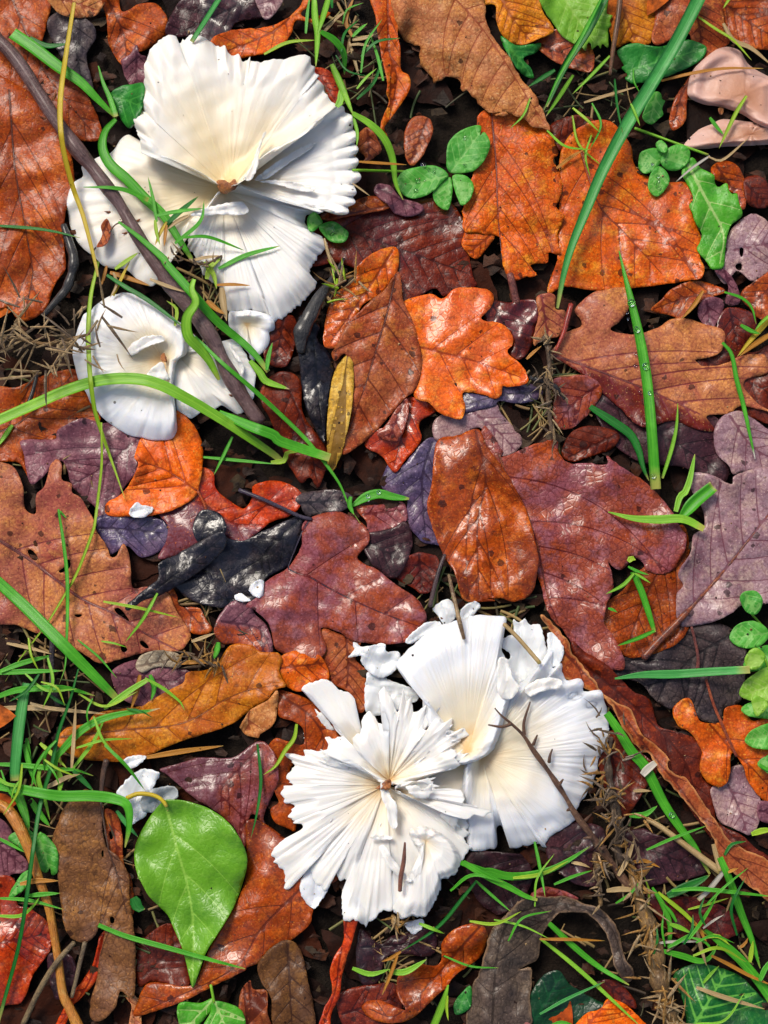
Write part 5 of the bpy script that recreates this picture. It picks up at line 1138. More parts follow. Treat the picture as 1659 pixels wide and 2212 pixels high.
# --- frilled mushroom, bottom
C_ = thing('white_mushroom', 'frilled white mushroom with ragged spiky margin at the bottom centre', 'mushroom', (830, 1700))
cap_piece('cap_lobe', 'h 335,1192 380,1150 410,1150 450,1128 510,1140 560,1190 622,1210 656,1250 650,1300 682,1370 700,1450 760,1560 680,1620 600,1480 545,1440 500,1360 430,1290 400,1228', 'h 740,1640', CAPW, C_, [(0, 10), (.5, 40), (1, 34)], ridge=1.6, nr=40, ripple=5, thick=8, seed=41, jag=1.0, teeth=(2.5, 12), lift=10)
cap_piece('cap_lobe', 'k 870,250 1000,330 1180,360 1300,360 1340,380 1320,430 1335,470 1318,490 1345,522 1308,535 1330,580 1355,605 1320,640 1300,690 1262,720 1250,762 1170,795 1172,832 1130,932 1070,1012 1000,1002 950,1024 900,992 882,960 902,950 870,985 840,975 800,992 770,1032 745,1038 720,1072 695,1045 650,1030 592,1042 578,960 580,852 632,828 602,790 562,792 540,740 490,852 452,842 400,780 372,690 330,762 282,832 238,852 238,760 200,705 170,690 182,665 155,640 162,615 232,548 322,500 350,470 282,450 300,440 255,420 292,350 270,335 240,335 208,270 232,230 292,230 245,180 262,140 292,110 262,70 228,35 290,38 350,52 352,20 382,15 450,22 495,0 480,-60 510,-60 560,20 700,120', 'k 840,225', CAPW, C_, [(0, 4), (.12, 20), (.4, 36), (.75, 38), (1, 22)], ridge=4.0, nr=88, ripple=8, nrip=9, thick=7, seed=42, jag=1.5, teeth=(4.0, 15), lift=14, tight=.3)
cap_piece('cap_lobe', 'k 820,215 700,130 600,60 h 560,1600 500,1590 500,1540 530,1480 575,1468 600,1480 640,1540 660,1560 640,1480 690,1440 700,1360 740,1318 772,1350 800,1392 850,1400 862,1342 832,1242 792,1208 830,1178 872,1240 910,1330 932,1250 945,1178 962,1260 990,1242 1012,1330 1060,1300 1082,1278 1062,1400 1082,1440 1130,1370 1162,1358 1182,1390 1245,1358 1222,1430 1252,1440 1305,1418 1290,1492 1232,1540 1275,1570 1250,1602 1290,1640 1240,1668 1150,1688 1080,1720 k 960,230', 'k 860,200', CAPW, C_, [(0, 6), (.14, 20), (.45, 36), (.8, 40), (1, 32)], ridge=3.2, nr=70, ripple=9, nrip=9, thick=7, seed=43, jag=1.5, teeth=(3.0, 14), lift=14, tight=.25)
cap_piece('cap_lobe', 'k 890,240 1000,200 1090,215 1100,240 1190,258 1200,245 1292,258 1308,300 1300,352 1378,348 1400,368 1492,380 1450,395 1425,415 1370,402 1320,430 1200,400 1050,330', 'k 900,260', CAPW, C_, [(0, 8), (.5, 36), (1, 36)], ridge=3, nr=50, ripple=7, thick=7, seed=44, jag=1.5, teeth=(2.5, 12), lift=12, tight=.3)
cap_piece('torn_flap', 'k 882,960 930,902 1000,850 1050,785 1040,640 980,500 1100,480 1230,560 1290,690 1250,762 1172,792 1170,832 1130,932 1072,1012 1000,1002 950,1022 905,995', 'k 1080,560', CAPW, C_, [(0, 16), (.5, 26), (.85, 22), (1, 6)], ridge=2.5, nr=40, ripple=5, thick=8, seed=45, jag=1.2, teeth=(2.5, 14), lift=10)
def petals():
    """small torn tongues that stand up from the frilled cap in tiers round its heart"""
    r = np.random.default_rng(78)
    c = P('k 840,215')[0]
    for tier, (rad0, n, L0, L1, w) in enumerate(((150, 24, 52, 84, 13), (96, 18, 60, 96, 15), (42, 12, 52, 84, 14))):
        for k in range(n):
            a = 6.283 * (k + r.uniform(-.3, .3)) / n
            up = 0.5 - 0.5 * math.sin(a)            # the far half is torn most
            if r.uniform() > 0.5 + 0.5 * up or (tier == 0 and up < .25): continue
            d = np.array([math.cos(a), math.sin(a)]); q = np.array([-d[1], d[0]])
            b = c + d * rad0 * r.uniform(.8, 1.1); L = r.uniform(L0, L1) * (0.75 + 0.35 * up); ww = w * r.uniform(.75, 1.4)
            bend = q * r.uniform(-14, 14)
            if hget(*(b + d * L * 1.05)) < hget(*b) - 22: continue
            f = lambda s_, t_: b + d * L * s_ + q * ww * t_ + bend * s_ ** 2
            j1, j2, j3 = r.uniform(.72, .95, 3)
            pts = [f(0, -.35), f(.35, -.6), f(.6, -1.0), f(j1, -1.15), f(.66, -.62), f(j2, -.5), f(.74, -.15), f(1, .1), f(.72, .4), f(j3, .9), f(.55, .75), f(.3, .6), f(0, .35)]
            def rise(x, y, b=b, d=d, L=L, q=q):
                s = np.clip(((x - b[0]) * d[0] + (y - b[1]) * d[1]) / L, 0, 1.1)
                t_ = ((x - b[0]) * q[0] + (y - b[1]) * q[1])
                return -9 + 22 * s + 0.012 * t_ * t_
            blade('torn_petal', np.array(pts), np.array([b, b + d * L * .9]), CAPW, C_, veins=2, ang=9, bend=3, jag=1.0, jl=5, curl=0, cw=6, wav=2.0, wl=40, puff=0.6, groove=1.6, thick=3.0, sp=4.2, pct=25, lift=0, eps=-9, vw=(1.5, 1.5), extra=rise, seed=600 + tier * 40 + k, tight=.25)
petals()
flake('torn_flap', None, 'k 805,225 820,208 850,240 870,290 905,340 910,400 908,470 885,488 855,440 845,370 815,300', CAPW, parent=C_, seed=46, lift=20, puff=6, pct=95)
flake('torn_flap', None, 'k 745,545 765,525 830,530 880,530 875,550 800,555', CAPW, parent=C_, seed=47, lift=8, pct=95)
flake('torn_flap', None, 'k 960,235 1040,230 1060,260 1120,215 1105,290 1050,310 1000,290', CAPW, parent=C_, seed=48, lift=10, pct=95)
flake('torn_flap', None, 'k 800,600 840,590 880,660 940,740 1000,800 960,800 880,740 830,670', CAPW, parent=C_, seed=49, lift=5, pct=95)
flake('heart_scar', None, 'k 770,248 800,232 822,212 838,195 868,192 874,215 864,245 845,254 805,252', SCAR, parent=C_, seed=50, lift=-1, pct=35, eps=-1, fine=2, thick=1)
flake('cap_fragment', 'small pale fragment below the lower fringe of the frilled mushroom', 'k 950,1050 1000,1040 1060,1028 1066,1070 1040,1105 1000,1120 965,1085', CAPB, seed=51, lift=2)

# ================================================================== green leaves and small plants
G1 = green_mat('dandelion_pale', (140, 206, 48), (104, 178, 36), (170, 220, 90), 1, .4, .3)
G2 = green_mat('dandelion_bright', (96, 200, 40), (66, 170, 34), (190, 232, 130), 2, .5, .3, 1.0)
G3 = green_mat('leaf_deep', (46, 150, 48), (28, 112, 40), (84, 176, 70), 3, .5, .2)
G4 = green_mat('clover_green', (96, 200, 62), (66, 172, 50), (160, 226, 116), 4, .3, .3, .55)
G5 = green_mat('pointed_leaf', (112, 178, 26), (96, 160, 30), (150, 204, 70), 5, .75, .15, .9, .7)
G6 = green_mat('rosette_lime', (160, 218, 64), (128, 196, 44), (200, 236, 120), 6, .4, .3, .5)
STEMG = grass_mat('light'); STEMY = grass_mat('yellow')

def green(name, label, outline, mid, mat, stem=None, stem_r=(3, 3), stem_mat=None, **kw):
    kw = {**dict(veins=5, ang=50, wav=6, wl=90, puff=4, curl=8, cw=18, lift=6, thick=2.0, vw=(2.2, 1.2)), **kw}
    t = thing(name, label, 'leaf', P(outline).mean(0))
    blade('blade', outline, mid, mat, t, seed=green.n, **kw); green.n += 3
    if stem: tube('stalk', stem, stem_r, stem_mat or STEMG, t, sides=8, sp=6, smooth_h=4)
    return t
green.n = 400
green('dandelion_leaf', 'pale green toothed dandelion leaf at the top edge under a grass blade', 'c 295,-40 680,-40 690,60 690,82 728,95 708,120 722,152 700,175 702,285 665,262 655,295 640,268 618,285 600,300 595,262 580,258 562,305 540,282 440,232 370,142 310,50', 'c 420,-40 520,120 620,260', G1, holes=())
green('dandelion_leaf', 'dark green five pointed small leaf right of the tan roll', 'c 55,215 150,272 295,258 270,312 190,352 240,410 250,472 180,440 100,332', 'c 80,240 230,440', G3, lift=2)
green('dandelion_leaf', 'green toothed leaf crossing behind the wide grass blade near the top right', 'c 755,308 850,258 1000,280 1090,258 1180,240 1260,262 1292,292 1252,362 1120,432 1010,472 850,502 800,470 815,450 778,408 795,390', 'c 800,430 1000,370 1280,290', G3, veins=4)
green('dandelion_leaf', 'small green notched leaf right of the wide grass blade', 'c 905,692 960,560 1000,548 1020,570 1025,600 1042,602 1022,650 1030,690 1000,715 960,747 920,730', 'c 990,560 950,735', G4, veins=3)
green('dandelion_leaf', 'bright toothed dandelion leaf with white midrib at the right', 'c 1140,1030 1195,945 1215,950 1260,1010 1335,1050 1340,1090 1362,1122 1412,1098 1425,1140 1445,1165 1475,1160 1485,1220 1505,1292 1430,1362 1402,1500 1392,1602 1320,1614 1288,1570 1240,1512 1232,1490 1262,1412 1218,1322 1205,1280 1185,1232 1212,1192 1178,1110', 'c 1180,990 1290,1200 1390,1400 1370,1580', G2, veins=4, vw=(3.4, 1.0), lift=9)
green('round_leaf', 'dark green round leaf tucked left of the largest mushroom', 'a 665,560 730,515 800,505 865,505 855,650 800,755 760,765 700,665', 'a 680,570 850,640', G3, veins=3, lift=4)
green('pointed_leaf', 'large glossy green pointed leaf with yellow stalk at the lower left', 'j 1000,312 1120,322 1260,370 1380,460 1462,590 1484,690 1452,830 1402,960 1332,1080 1242,1222 1200,1330 1158,1445 1138,1380 1098,1222 1040,1080 1000,1000 900,902 858,830 820,750 805,640 830,540 890,430 955,345', 'j 995,345 1060,600 1130,850 1160,1100 1155,1430', G5, stem='j 760,305 830,278 920,287 975,318 1000,355', stem_r=(5, 4.6, 4), stem_mat=STEMY, veins=4, ang=38, fold=0.10, curl=14, cw=40, wav=9, wl=220, lift=16, puff=3, vw=(3.0, 1.2), jag=.3)
green('lobed_leaf', 'green lobed leaf with dew at the left beside the yellow stem', 'j 205,650 232,510 262,515 292,540 345,620 348,742 312,768 300,720 285,750 250,742', 'j 230,530 300,740', G4, veins=3)
green('lobed_leaf', 'small green leaf left of the yellow stem above the wet crimson leaf', 'j 48,542 130,490 205,520 205,655 100,585', 'j 200,530 60,560', G4, veins=3)
green('lobed_leaf', 'green leaf spur crossing under the dark grass blade at the left', 'j 50,900 70,850 130,760 180,735 185,800 135,862 65,905', 'j 175,750 60,890', G4, veins=2)
green('bright_leaf', 'light green three cornered leaf at the bottom edge left of centre', 'j 1070,1540 1200,1532 1282,1505 1250,1600 1150,1700 1085,1700', 'j 1275,1515 1120,1680', G2, veins=2, stem='j 1265,1425 1285,1530', lift=10)
green('bright_leaf', 'light green leaf pair right piece at the bottom edge', 'j 1288,1520 1445,1570 1452,1700 1225,1700 1262,1590', 'j 1290,1530 1360,1690', G2, veins=3, lift=8)
green('round_leaf', 'green leaf edge at the bottom beside the dark arched leaf', 'k 1285,1485 1350,1428 1345,1560 1262,1605 1248,1545', 'k 1330,1450 1270,1590', G3, veins=2)

def clover(label, leaflets, stems, mat=G4, name='clover_plant', cat='clover', **kw):
    t = thing(name, label, cat, P(leaflets[0][0]).mean(0))
    for s, r in stems: tube('stem', s, r, STEMG, t, sides=8, sp=6, smooth_h=5)
    for k, (o, m_) in enumerate(leaflets):
        q = {**dict(veins=5, ang=48, wav=3, wl=60, puff=1.2, curl=2, cw=14, fold=0.10, lift=6, thick=1.0, vw=(1.6, .9), jag=.5), **kw}
        blade('leaflet', o, m_, mat if not isinstance(mat, (list, tuple)) else mat[k], t, seed=500 + k, **q)
    return t
clover('hairy clover with four leaflets and water beads in the dark gap at the top', [
 ('b 1225,1035 1203,950 1220,850 1290,782 1390,750 1415,760 1405,815 1432,790 1466,850 1460,902 1420,980 1350,1032', 'b 1235,1030 1330,900 1420,780'),
 ('b 1228,1065 1240,1150 1215,1257 1150,1232 1122,1160 1180,1080', 'b 1228,1070 1180,1240'),
 ('b 1238,1065 1300,1048 1350,1080 1368,1130 1342,1202 1290,1228', 'b 1240,1065 1330,1190'),
 ('b 905,1100 940,1030 1050,998 1150,998 1215,1050 1180,1092 1120,1152 1020,1192 950,1172', 'b 1215,1055 1060,1090 915,1110')],
 [('b 640,1020 800,1025 960,1030 1180,1048', (3, 3, 3))], lift=14)
clover('little clover leaflets with a big dew drop touching the mushroom rim', [
 ('b 368,1312 400,1275 430,1280 462,1330 450,1350 402,1392 375,1380', 'b 460,1345 380,1320'),
 ('b 440,1358 520,1328 590,1368 617,1402 592,1452 520,1454 468,1412', 'b 442,1358 610,1420')], [('b 420,1345 450,1360', (2, 2))], lift=10)
clover('clover with three dewy leaflets beside the toothed green leaf', [
 ('c 880,972 900,910 980,888 1032,930 1000,1002 930,1042 890,1022', 'c 1010,960 885,980'),
 ('c 1012,962 1060,890 1130,865 1188,900 1182,972 1120,1022 1050,1017', 'c 1020,970 1180,900'),
 ('c 938,1112 960,1030 1010,998 1062,1050 1060,1112 1000,1178 958,1160', 'c 1010,1005 1000,1170'),
 ('c 985,860 1020,840 1055,880 1040,920 1000,900', 'c 1000,860 1040,910')], [('c 860,770 1000,820 1130,868 1300,930', (3.5, 3, 3))], lift=10)
clover('clover plant at the right edge with dark and lime leaflets', [
 ('i 1488,642 1520,600 1590,598 1628,660 1592,737 1530,722', 'i 1520,610 1580,730'),
 ('i 1428,882 1470,802 1560,775 1640,808 1664,870 1602,932 1500,937', 'i 1655,850 1440,880'),
 ('i 1510,1040 1590,940 1700,930 1700,1040 1560,1080', 'i 1690,980 1530,1040'),
 ('i 1498,1300 1600,1250 1720,1290 1720,1360 1550,1350', 'i 1700,1320 1510,1310'),
 ('i 1518,1492 1580,1420 1720,1392 1720,1535 1580,1540', 'i 1710,1450 1525,1495'),
 ('l 1595,105 1660,45 1730,40 1730,180', 'l 1720,90 1605,110')],
 [('i 1560,735 1620,800 1700,900', (2.5, 2.5)), ('i 1690,1000 1700,1500', (3, 3))], lift=16)
clover('lime green leafy shoot at the right edge among the clover', [
 ('i 1518,1002 1560,945 1600,940 1645,990 1602,1062 1540,1062', 'i 1530,960 1580,1050'),
 ('i 1488,1222 1505,1160 1540,1120 1659,1050 1740,1080 1740,1250 1560,1254', 'i 1720,1150 1500,1225'),
 ('i 1560,1250 1600,1225 1660,1280 1590,1350', 'i 1650,1240 1590,1340')],
 [('i 1640,1000 1700,1150', (3, 3))], mat=G6, name='leafy_shoot', cat='shoot', lift=26)

# ================================================================== twigs and stems
BRAM = bark_mat('bramble_bark', (112, 84, 84), (92, 60, 58), (140, 112, 104), .55, 160)
DARKB = bark_mat('dark_bark', (22, 19, 20), (12, 11, 13), (44, 40, 44), .45, 300, .6)
TWIG = bark_mat('dry_twig', (122, 84, 58), (92, 60, 44), (160, 124, 92), .7, 260)
GORSE = bark_mat('gorse_bark', (150, 114, 62), (110, 82, 48), (184, 150, 96), .75, 260)

bt = thing('black_bark', 'black wet crumbly bark strip standing right of the white mushroom rim', 'bark', P('e 420,380')[0])
tube('strip', 'e 590,75 545,155 500,225 430,330 380,430 335,520 330,640', (3, 6, 10, 15, 18, 17, 8), DARKB, bt, wob=.10, above=4, sides=12, seed=5, flat=.6)
bt = thing('black_twig', 'black knobbly twig between the rust leaf and the lower left mushroom', 'twig', P('d 420,200')[0])
tube('stem', 'a 380,1350 430,1500 d 440,60 440,130 400,255 320,350 260,420', (7, 10, 11, 11, 9, 5), DARKB, bt, wob=.12, above=2, sides=12, seed=9)
tag(tube('dark_stub', 'd 222,775 195,880 158,980', (4.0, 4.5, 6), DARKB, above=10)[0], 'short black stub sticking out over the light grass blade at the left', 'twig')
tag(tube('dark_stub', 'g 318,880 310,1000 312,1110 325,1210 355,1285', (7, 6, 6, 6.5, 7), bark_mat('grey_stub', (76, 62, 66), (54, 44, 50), (104, 90, 92), .5, 300, .3), above=6)[0], 'curved grey stub under the bright grass blade at the lower left', 'twig')
sp_mat = [bark_mat('spine_pale', (196, 168, 122), (164, 130, 84), (214, 192, 150), .7, 400), bark_mat('spine_gold', (198, 148, 66), (160, 110, 44), (220, 180, 110), .7, 400), bark_mat('spine_grey', (128, 104, 78), (98, 78, 56), (156, 132, 104), .7, 400)]
sprig('dried gorse sprig with pale thorns at the left edge', 'd -60,520 120,560 280,590 420,560 540,530', (3, 4, 4, 3), 96, (.8, 1.7), [sp_mat[0], sp_mat[2], sp_mat[0]], stem_mat=GORSE, seed=61, spread=130, above=12)
sprig('golden dead gorse stem with short spines at the bottom right', 'l 830,720 870,850 900,960 950,1080 985,1250 1010,1400 1060,1560 1100,1700', (6, 13, 15, 16, 17, 19, 20), 110, (.45, 1.0), [sp_mat[1], sp_mat[0], sp_mat[1]], stem_mat=GORSE, seed=62, spread=44, above=4)
sprig('grey brown tangle of dead gorse beside the right mushroom', 'l 720,-60 700,100 720,260 750,400 770,520 760,640 840,760', (4, 8, 9, 9, 7), 120, (.4, .85), [sp_mat[2], sp_mat[2], sp_mat[1]], stem_mat=bark_mat('gorse_grey', (104, 84, 62), (74, 58, 46), (140, 116, 90), .75, 300), seed=63, spread=80, above=2)
sprig('drooping grey spiny stem left of the golden gorse stem', 'l 620,640 640,760 650,860 655,950', (5, 5, 4), 30, (.3, .6), [sp_mat[2], sp_mat[0]], stem_mat=GORSE, seed=64, spread=22, above=2)
sprig('small spiny yellow green sprig on the black bark', 'e 500,330 560,230 600,190 650,180', (2, 2.5, 2), 22, (.6, 1.2), [sp_mat[1], sp_mat[0], grass_mat('lime')], stem_mat=GORSE, seed=65, spread=24, above=6)
sprig('pale spiny twig standing between the orange oak leaf and crimson leaf', 'f 315,545 345,640 345,760 340,880 345,1000 370,1160', (6, 5.5, 5, 5, 4), 34, (.35, .8), [sp_mat[2], sp_mat[0]], stem_mat=bark_mat('twig_grey', (116, 92, 66), (80, 62, 46), (150, 124, 92), .7, 300), seed=66, spread=22, above=4)
sprig('blackened spiny twig end beside the oval lavender leaf', 'f 230,790 300,810 380,850 440,920', (5, 7, 6, 4), 16, (.3, .6), [sp_mat[2]], stem_mat=DARKB, seed=67, spread=20, above=4)
sprig('withered thorny bits on the grass beside the tan holed leaf', 'g 1060,990 1120,980 1180,1000 1300,1040', (2, 3, 2), 26, (.4, .9), [sp_mat[2], sp_mat[1]], stem_mat=GORSE, seed=68, spread=34, above=4)
sprig('small withered thorn cluster on the lower fringe of the frilled mushroom', 'k 880,1000 900,1060 910,1085', (4, 7, 5), 8, (.5, 1.0), [sp_mat[1], sp_mat[0]], stem_mat=bark_mat('husk_tan', (206, 166, 104), (180, 134, 74), (226, 196, 140), .7, 300), seed=69, spread=14, above=4)

tt = thing('thorny_twig', 'thin brown thorny twig lying across the fan shaped mushroom', 'twig', P('i 260,1560')[0])
_, tp = tube('stem', 'i 20,1300 60,1345 115,1390 190,1462 250,1552 l 340,140 440,290 500,395 600,530 700,665 790,790 830,850', (1.6, 3, 4.6, 5, 5.5, 6, 7, 8, 9, 9.5), TWIG, tt, wob=.18, above=10)
for s in ('i 120,1395 60,1412 -20,1400', 'i 195,1460 195,1380 232,1262', 'i 250,1520 262,1490 275,1460', 'l 345,90 350,50 365,10', 'l 405,225 430,190', 'l 560,440 600,400', 'l 600,540 550,545', 'l 660,610 690,590', 'l 470,370 450,380'):
    tube('side_twig', s, (4, 3, 1.6), TWIG, tt, above=8, sides=7, sp=5)
tag(tube('straw_stalk', 'h 1218,500 1240,600 1262,690 1285,790 1310,885', (3, 4.5, 4, 5, 3.5), bark_mat('straw_bark', (190, 160, 116), (120, 90, 60), (212, 190, 150), .7, 200), above=8)[0], 'pale broken straw standing at the top rim of the fan mushroom', 'straw')
tag(tube('straw_stalk', 'i 75,795 160,880 230,960 290,1030', (4.5, 4.5, 4.5), grass_mat('straw'), above=6)[0], 'greenish straw lying over the jagged gill mass', 'straw')
tag(tube('red_needle', 'k 955,570 948,680 930,780 925,862', (2, 4.5, 5, 4), bark_mat('needle', (150, 92, 70), (110, 64, 48), (176, 120, 96), .6, 300), above=5)[0], 'thin reddish stick lying on the frilled mushroom', 'twig')
tag(tube('thin_brown_stalk', 'c 775,-40 760,100 742,220 725,330 712,450', (7, 6, 6, 5, 4), bark_mat('stalk_brown', (126, 78, 40), (90, 54, 30), (156, 104, 60), .5, 300, .3), above=12)[0], 'upright thin brown stalk beside the toothed leaf at the top', 'stalk')
tag(tube('yellow_stem', 'j -40,330 30,360 100,450 170,600 230,780 290,950 320,1100 350,1280 378,1480 425,1580 480,1700', (9, 13, 12, 10, 9.5, 9, 8.5, 8.5, 9, 10, 12), bark_mat('yellow_stem', (226, 158, 48), (206, 128, 36), (236, 186, 96), .45, 120, .3), above=14)[0], 'long curved orange yellow stem at the lower left corner', 'stem')
tag(tube('pale_stalk', 'j 510,1170 480,1290 455,1400 430,1500', (5, 4.5, 4), bark_mat('pale_stalk', (150, 130, 96), (120, 100, 74), (176, 156, 122), .7, 300), above=1)[0], 'pale dull stalk below the brown lobed leaf', 'stalk')
tag(tube('pale_stalk', 'j 445,1170 340,1290 240,1450 140,1659', (5, 6, 6, 6), bark_mat('pale_stalk2', (150, 126, 86), (110, 90, 62), (176, 152, 112), .7, 300), above=0)[0], 'slanting dry stalk behind the yellow stem at the bottom left', 'stalk')

# bramble stem with thorns, over the two left mushrooms
br = thing('bramble_stem', 'thick purple grey bramble stem with small thorns across the left mushrooms', 'bramble stem', (300, 480))
_, bp = tube('stem', 'a -60,150 -20,230 60,310 150,430 250,590 350,740 450,880 550,1000 640,1120 720,1230 800,1370 880,1500 980,1640 d 1000,215 1110,340 1200,450 1280,570 1350,720 1420,850 1490,960 1560,1060', (16, 16, 15, 14.5, 16.5, 14.5, 14, 15, 17, 15.5, 17, 16, 15), BRAM, br, wob=.12, above=8, sides=14, smooth_h=16, seed=3, lift=(10, 8, 6, 0))
THORN = bark_mat('thorn', (196, 120, 60), (150, 70, 50), (214, 150, 90), .5, 400)
for x, y, dx, dy in ((P('a 275,715')[0]) .tolist() + [-16, -8], (P('a 425,720')[0]).tolist() + [6, -20], (P('a 325,590')[0]).tolist() + [4, -14], (P('a 660,1275')[0]).tolist() + [-12, -2], (P('a 760,1400')[0]).tolist() + [-10, 0], (P('a 820,1330')[0]).tolist() + [8, -6], (P('a 50,225')[0]).tolist() + [2, -12], (P('d 1185,470')[0]).tolist() + [4, -4], (P('d 1295,510')[0]).tolist() + [10, -4], (P('d 1395,900')[0]).tolist() + [-8, -2], (P('d 1505,970')[0]).tolist() + [4, -4], (P('d 1225,445')[0]).tolist() + [3, -3]):
    z0 = float(hget(x, y))
    tube('thorn', [(x - dx * .3, y - dy * .3), (x + dx * .5, y + dy * .5), (x + dx, y + dy * 1.05)], (5.0, 2.6, 0.7), THORN, br, z=(z0 - 6, z0 + 1, z0 + 5), sides=7, sp=2.5, put=False)
rl = thing('withered_leaflet', 'tiny withered red brown leaflet hanging on the bramble over the white lobe', 'leaf', P('a 630,1390')[0])
blade('blade', 'a 640,1312 605,1355 612,1400 600,1440 575,1485 620,1478 655,1440 665,1395 660,1350', 'a 650,1320 590,1475', leaf_mat('midbr', 77, wet=.2), rl, veins=3, lift=6, fold=.2, sp=4, pct=95)
tube('stalk', 'a 575,1485 555,1510', (1.6, 2), TWIG, rl, sides=7, sp=3); tube('stalk', 'a 655,1400 690,1350 740,1330', (1.5, 1.5, 2.5), TWIG, rl, sides=7, sp=3)

# ================================================================== grass
def grass(label, pts, w, col, tip=None, **kw):
    o, i_ = ribbon('grass_leaf', pts, w * 0.8, grass_mat(col, tip), seed=int(grass.n), **kw)
    grass.n += 1
    return tag(o, label, 'grass blade', 'grass blades lying over the leaves')
grass.n = 900
# lower ones first
grass('dark green thin blade curving down from the top edge to the mushroom rim', 'a 1335,-40 1240,110 1150,250', 15, 'blue', lift=(20, 0), taper=(1, .8))
grass('short green blade stub under the flat blade near the top left', 'a 180,225 280,275 410,262', 15, 'dark')
grass('wide flat green blade with cut end at the top left beside the bramble', 'a 75,200 200,285 350,400 480,490 580,590 700,710', 34, 'green', taper=(1, .15), peak=.2, arch=10, above=12)
grass('short upright green shoot left of the largest mushroom', 'a 590,395 620,500 660,590 695,700', 16, 'green', taper=(.2, 1), peak=.9)
grass('narrow green blade crossing the large mushroom and bramble diagonally', 'a 695,715 630,790 615,890 660,985 760,1075 870,1190 980,1290 1050,1400 1160,1570', 30, 'green', arch=4, above=8, taper=(.4, .3), twist=.5)
grass('thin green blade lying over the bramble pointing left', 'a 500,1122 650,1125 760,1142 890,1200', 13, 'green', taper=(.1, 1), peak=.8)
gt = thing('grass_tuft', 'small tuft of green and yellow grass growing up through the largest mushroom', 'grass tuft', (400, 520))
def tuft(t, rows):
    for pts, w, c, kw in rows:
        ribbon('blade', pts, w * .8, grass_mat(c), t, seed=grass.n, **kw); grass.n += 1
tuft(gt, [
 ('a 940,1330 920,1200 888,1060', 10, 'green', {}), ('a 1000,1345 1080,1270 1190,1178', 15, 'dark', {}), ('a 935,1295 1050,1270 1220,1250', 11, 'green', {}),
 ('a 1050,1460 1200,1330 1225,1200', 11, 'green', {}), ('a 1100,1425 1250,1422 1465,1502', 9, 'green', {}), ('a 1310,1612 1480,1530 1680,1475', 13, 'green', {}),
 ('a 1000,1330 960,1400 930,1470', 10, 'yellow', {}), ('a 1000,1350 990,1420 985,1480', 10, 'amber', {}), ('a 930,1320 940,1400 960,1470', 10, 'lime', {}),
 ('a 1130,1295 1060,1330 1000,1380', 12, 'straw', {}), ('d 690,140 760,90 830,40', 12, 'lime', {}), ('d 660,160 760,190 900,240', 14, 'amber', {}), ('d 680,300 740,170 780,90', 9, 'yellow', {}),
 ('d 1240,200 1260,130 1330,70', 16, 'lime', {}), ('d 1220,100 1280,170 1300,260', 14, 'lime', {}), ('d 1300,235 1400,232 1500,238', 9, 'amber', {}), ('d 1150,90 1230,70 1340,60', 9, 'straw', {}),
 ('d 1050,480 1060,380 1000,330', 10, 'lime', {}), ('d 1330,250 1340,350 1360,450', 20, 'straw', {}), ('d 1240,330 1300,380 1350,410', 14, 'amber', {}), ('d 640,120 620,200 600,250', 10, 'amber', {}), ('d 680,160 700,230 660,310', 9, 'straw', {}), ('d 900,200 1000,240 1120,280', 10, 'straw', {})])
sprig('pale withered moss like sprig on the largest mushroom beside the bramble', 'd 1040,50 1130,90 1230,110 1330,60', (2, 3, 2), 18, (.25, .55), [sp_mat[2], sp_mat[0]], stem_mat=GORSE, seed=71, spread=26, above=3)
grass('thin horizontal green blade at the left edge touching the mushroom', 'a -40,1352 200,1370 340,1392 482,1428', 9, 'dark')
grass('long narrow green blade following the bramble down to the leaf stalk', 'a 710,1330 830,1420 980,1550 d 1000,110 1150,280 1300,450 1500,620 1610,755', 24, 'green', above=8, taper=(.25, .5), peak=.5)
grass('short bright sprout above the end of the bramble', 'd 1600,745 1612,660 1635,580', 12, 'green')
grass('small split green blade tip under the bramble end', 'd 1500,690 1560,760 e 120,812 262,860', 20, 'light', tip='straw')
grass('thin green stem behind the bramble over the lower mushroom', 'd 640,175 750,245 900,335 1110,495', 13, 'dark', above=6)
grass('very long thin green blade from the bramble down to the central leaves', 'd 1170,545 1330,700 1500,845 1659,990 e 350,1150 450,1270 560,1425 620,1560 690,1670', 12, 'green', above=9, arch=6)
grass('bright curved green loop bent over the bramble stem', 'd 1165,200 1150,260 1175,340 1122,430 1128,540 1200,620 1255,690 1315,805', 28, 'light', above=9, arch=5, taper=(.4, .3), peak=.5)
grass('green blade stub sticking out right of the lower mushroom', 'd 1315,1000 1500,1082 1640,1135 e 200,1170 350,1222 505,1272', 28, 'green', taper=(.5, .8), above=8)
grass('long light green blade arching across the lower left mushroom', 'd -40,1060 200,955 400,868 600,808 800,798 950,830 1100,905 1300,1022 1500,1155 1659,1265 e 215,1300', 31, 'light', above=12, arch=8, taper=(.9, .5), peak=.45)
grass('small yellow green withered tip of the arching blade', 'e 150,1300 230,1290 250,1240 320,1238', 14, 'lime')
grass('long thin yellow green blade hanging down over the left mushrooms', 'd 590,95 545,300 530,500 535,700 548,850 572,1000 620,1150 680,1320 748,1515', 13, 'lime', above=10, taper=(.6, .1))
grass('yellow arched blade crossing the bramble at the upper left', 'a 445,15 400,300 362,600 372,850 430,1100 500,1300 560,1530 590,1659', 15, 'yellow', above=14, arch=6, taper=(.7, .5))
grass('thin horizontal green blade below the end of the bramble', 'd 1220,1268 1400,1285 1659,1310', 9, 'green')
grass('tiny green blade slanting in the dark gap below the bramble', 'd 1395,1145 1340,1260 1283,1375', 10, 'green')
grass('small light green tip at the left edge', 'd 75,1075 30,1140 -20,1210', 14, 'light')
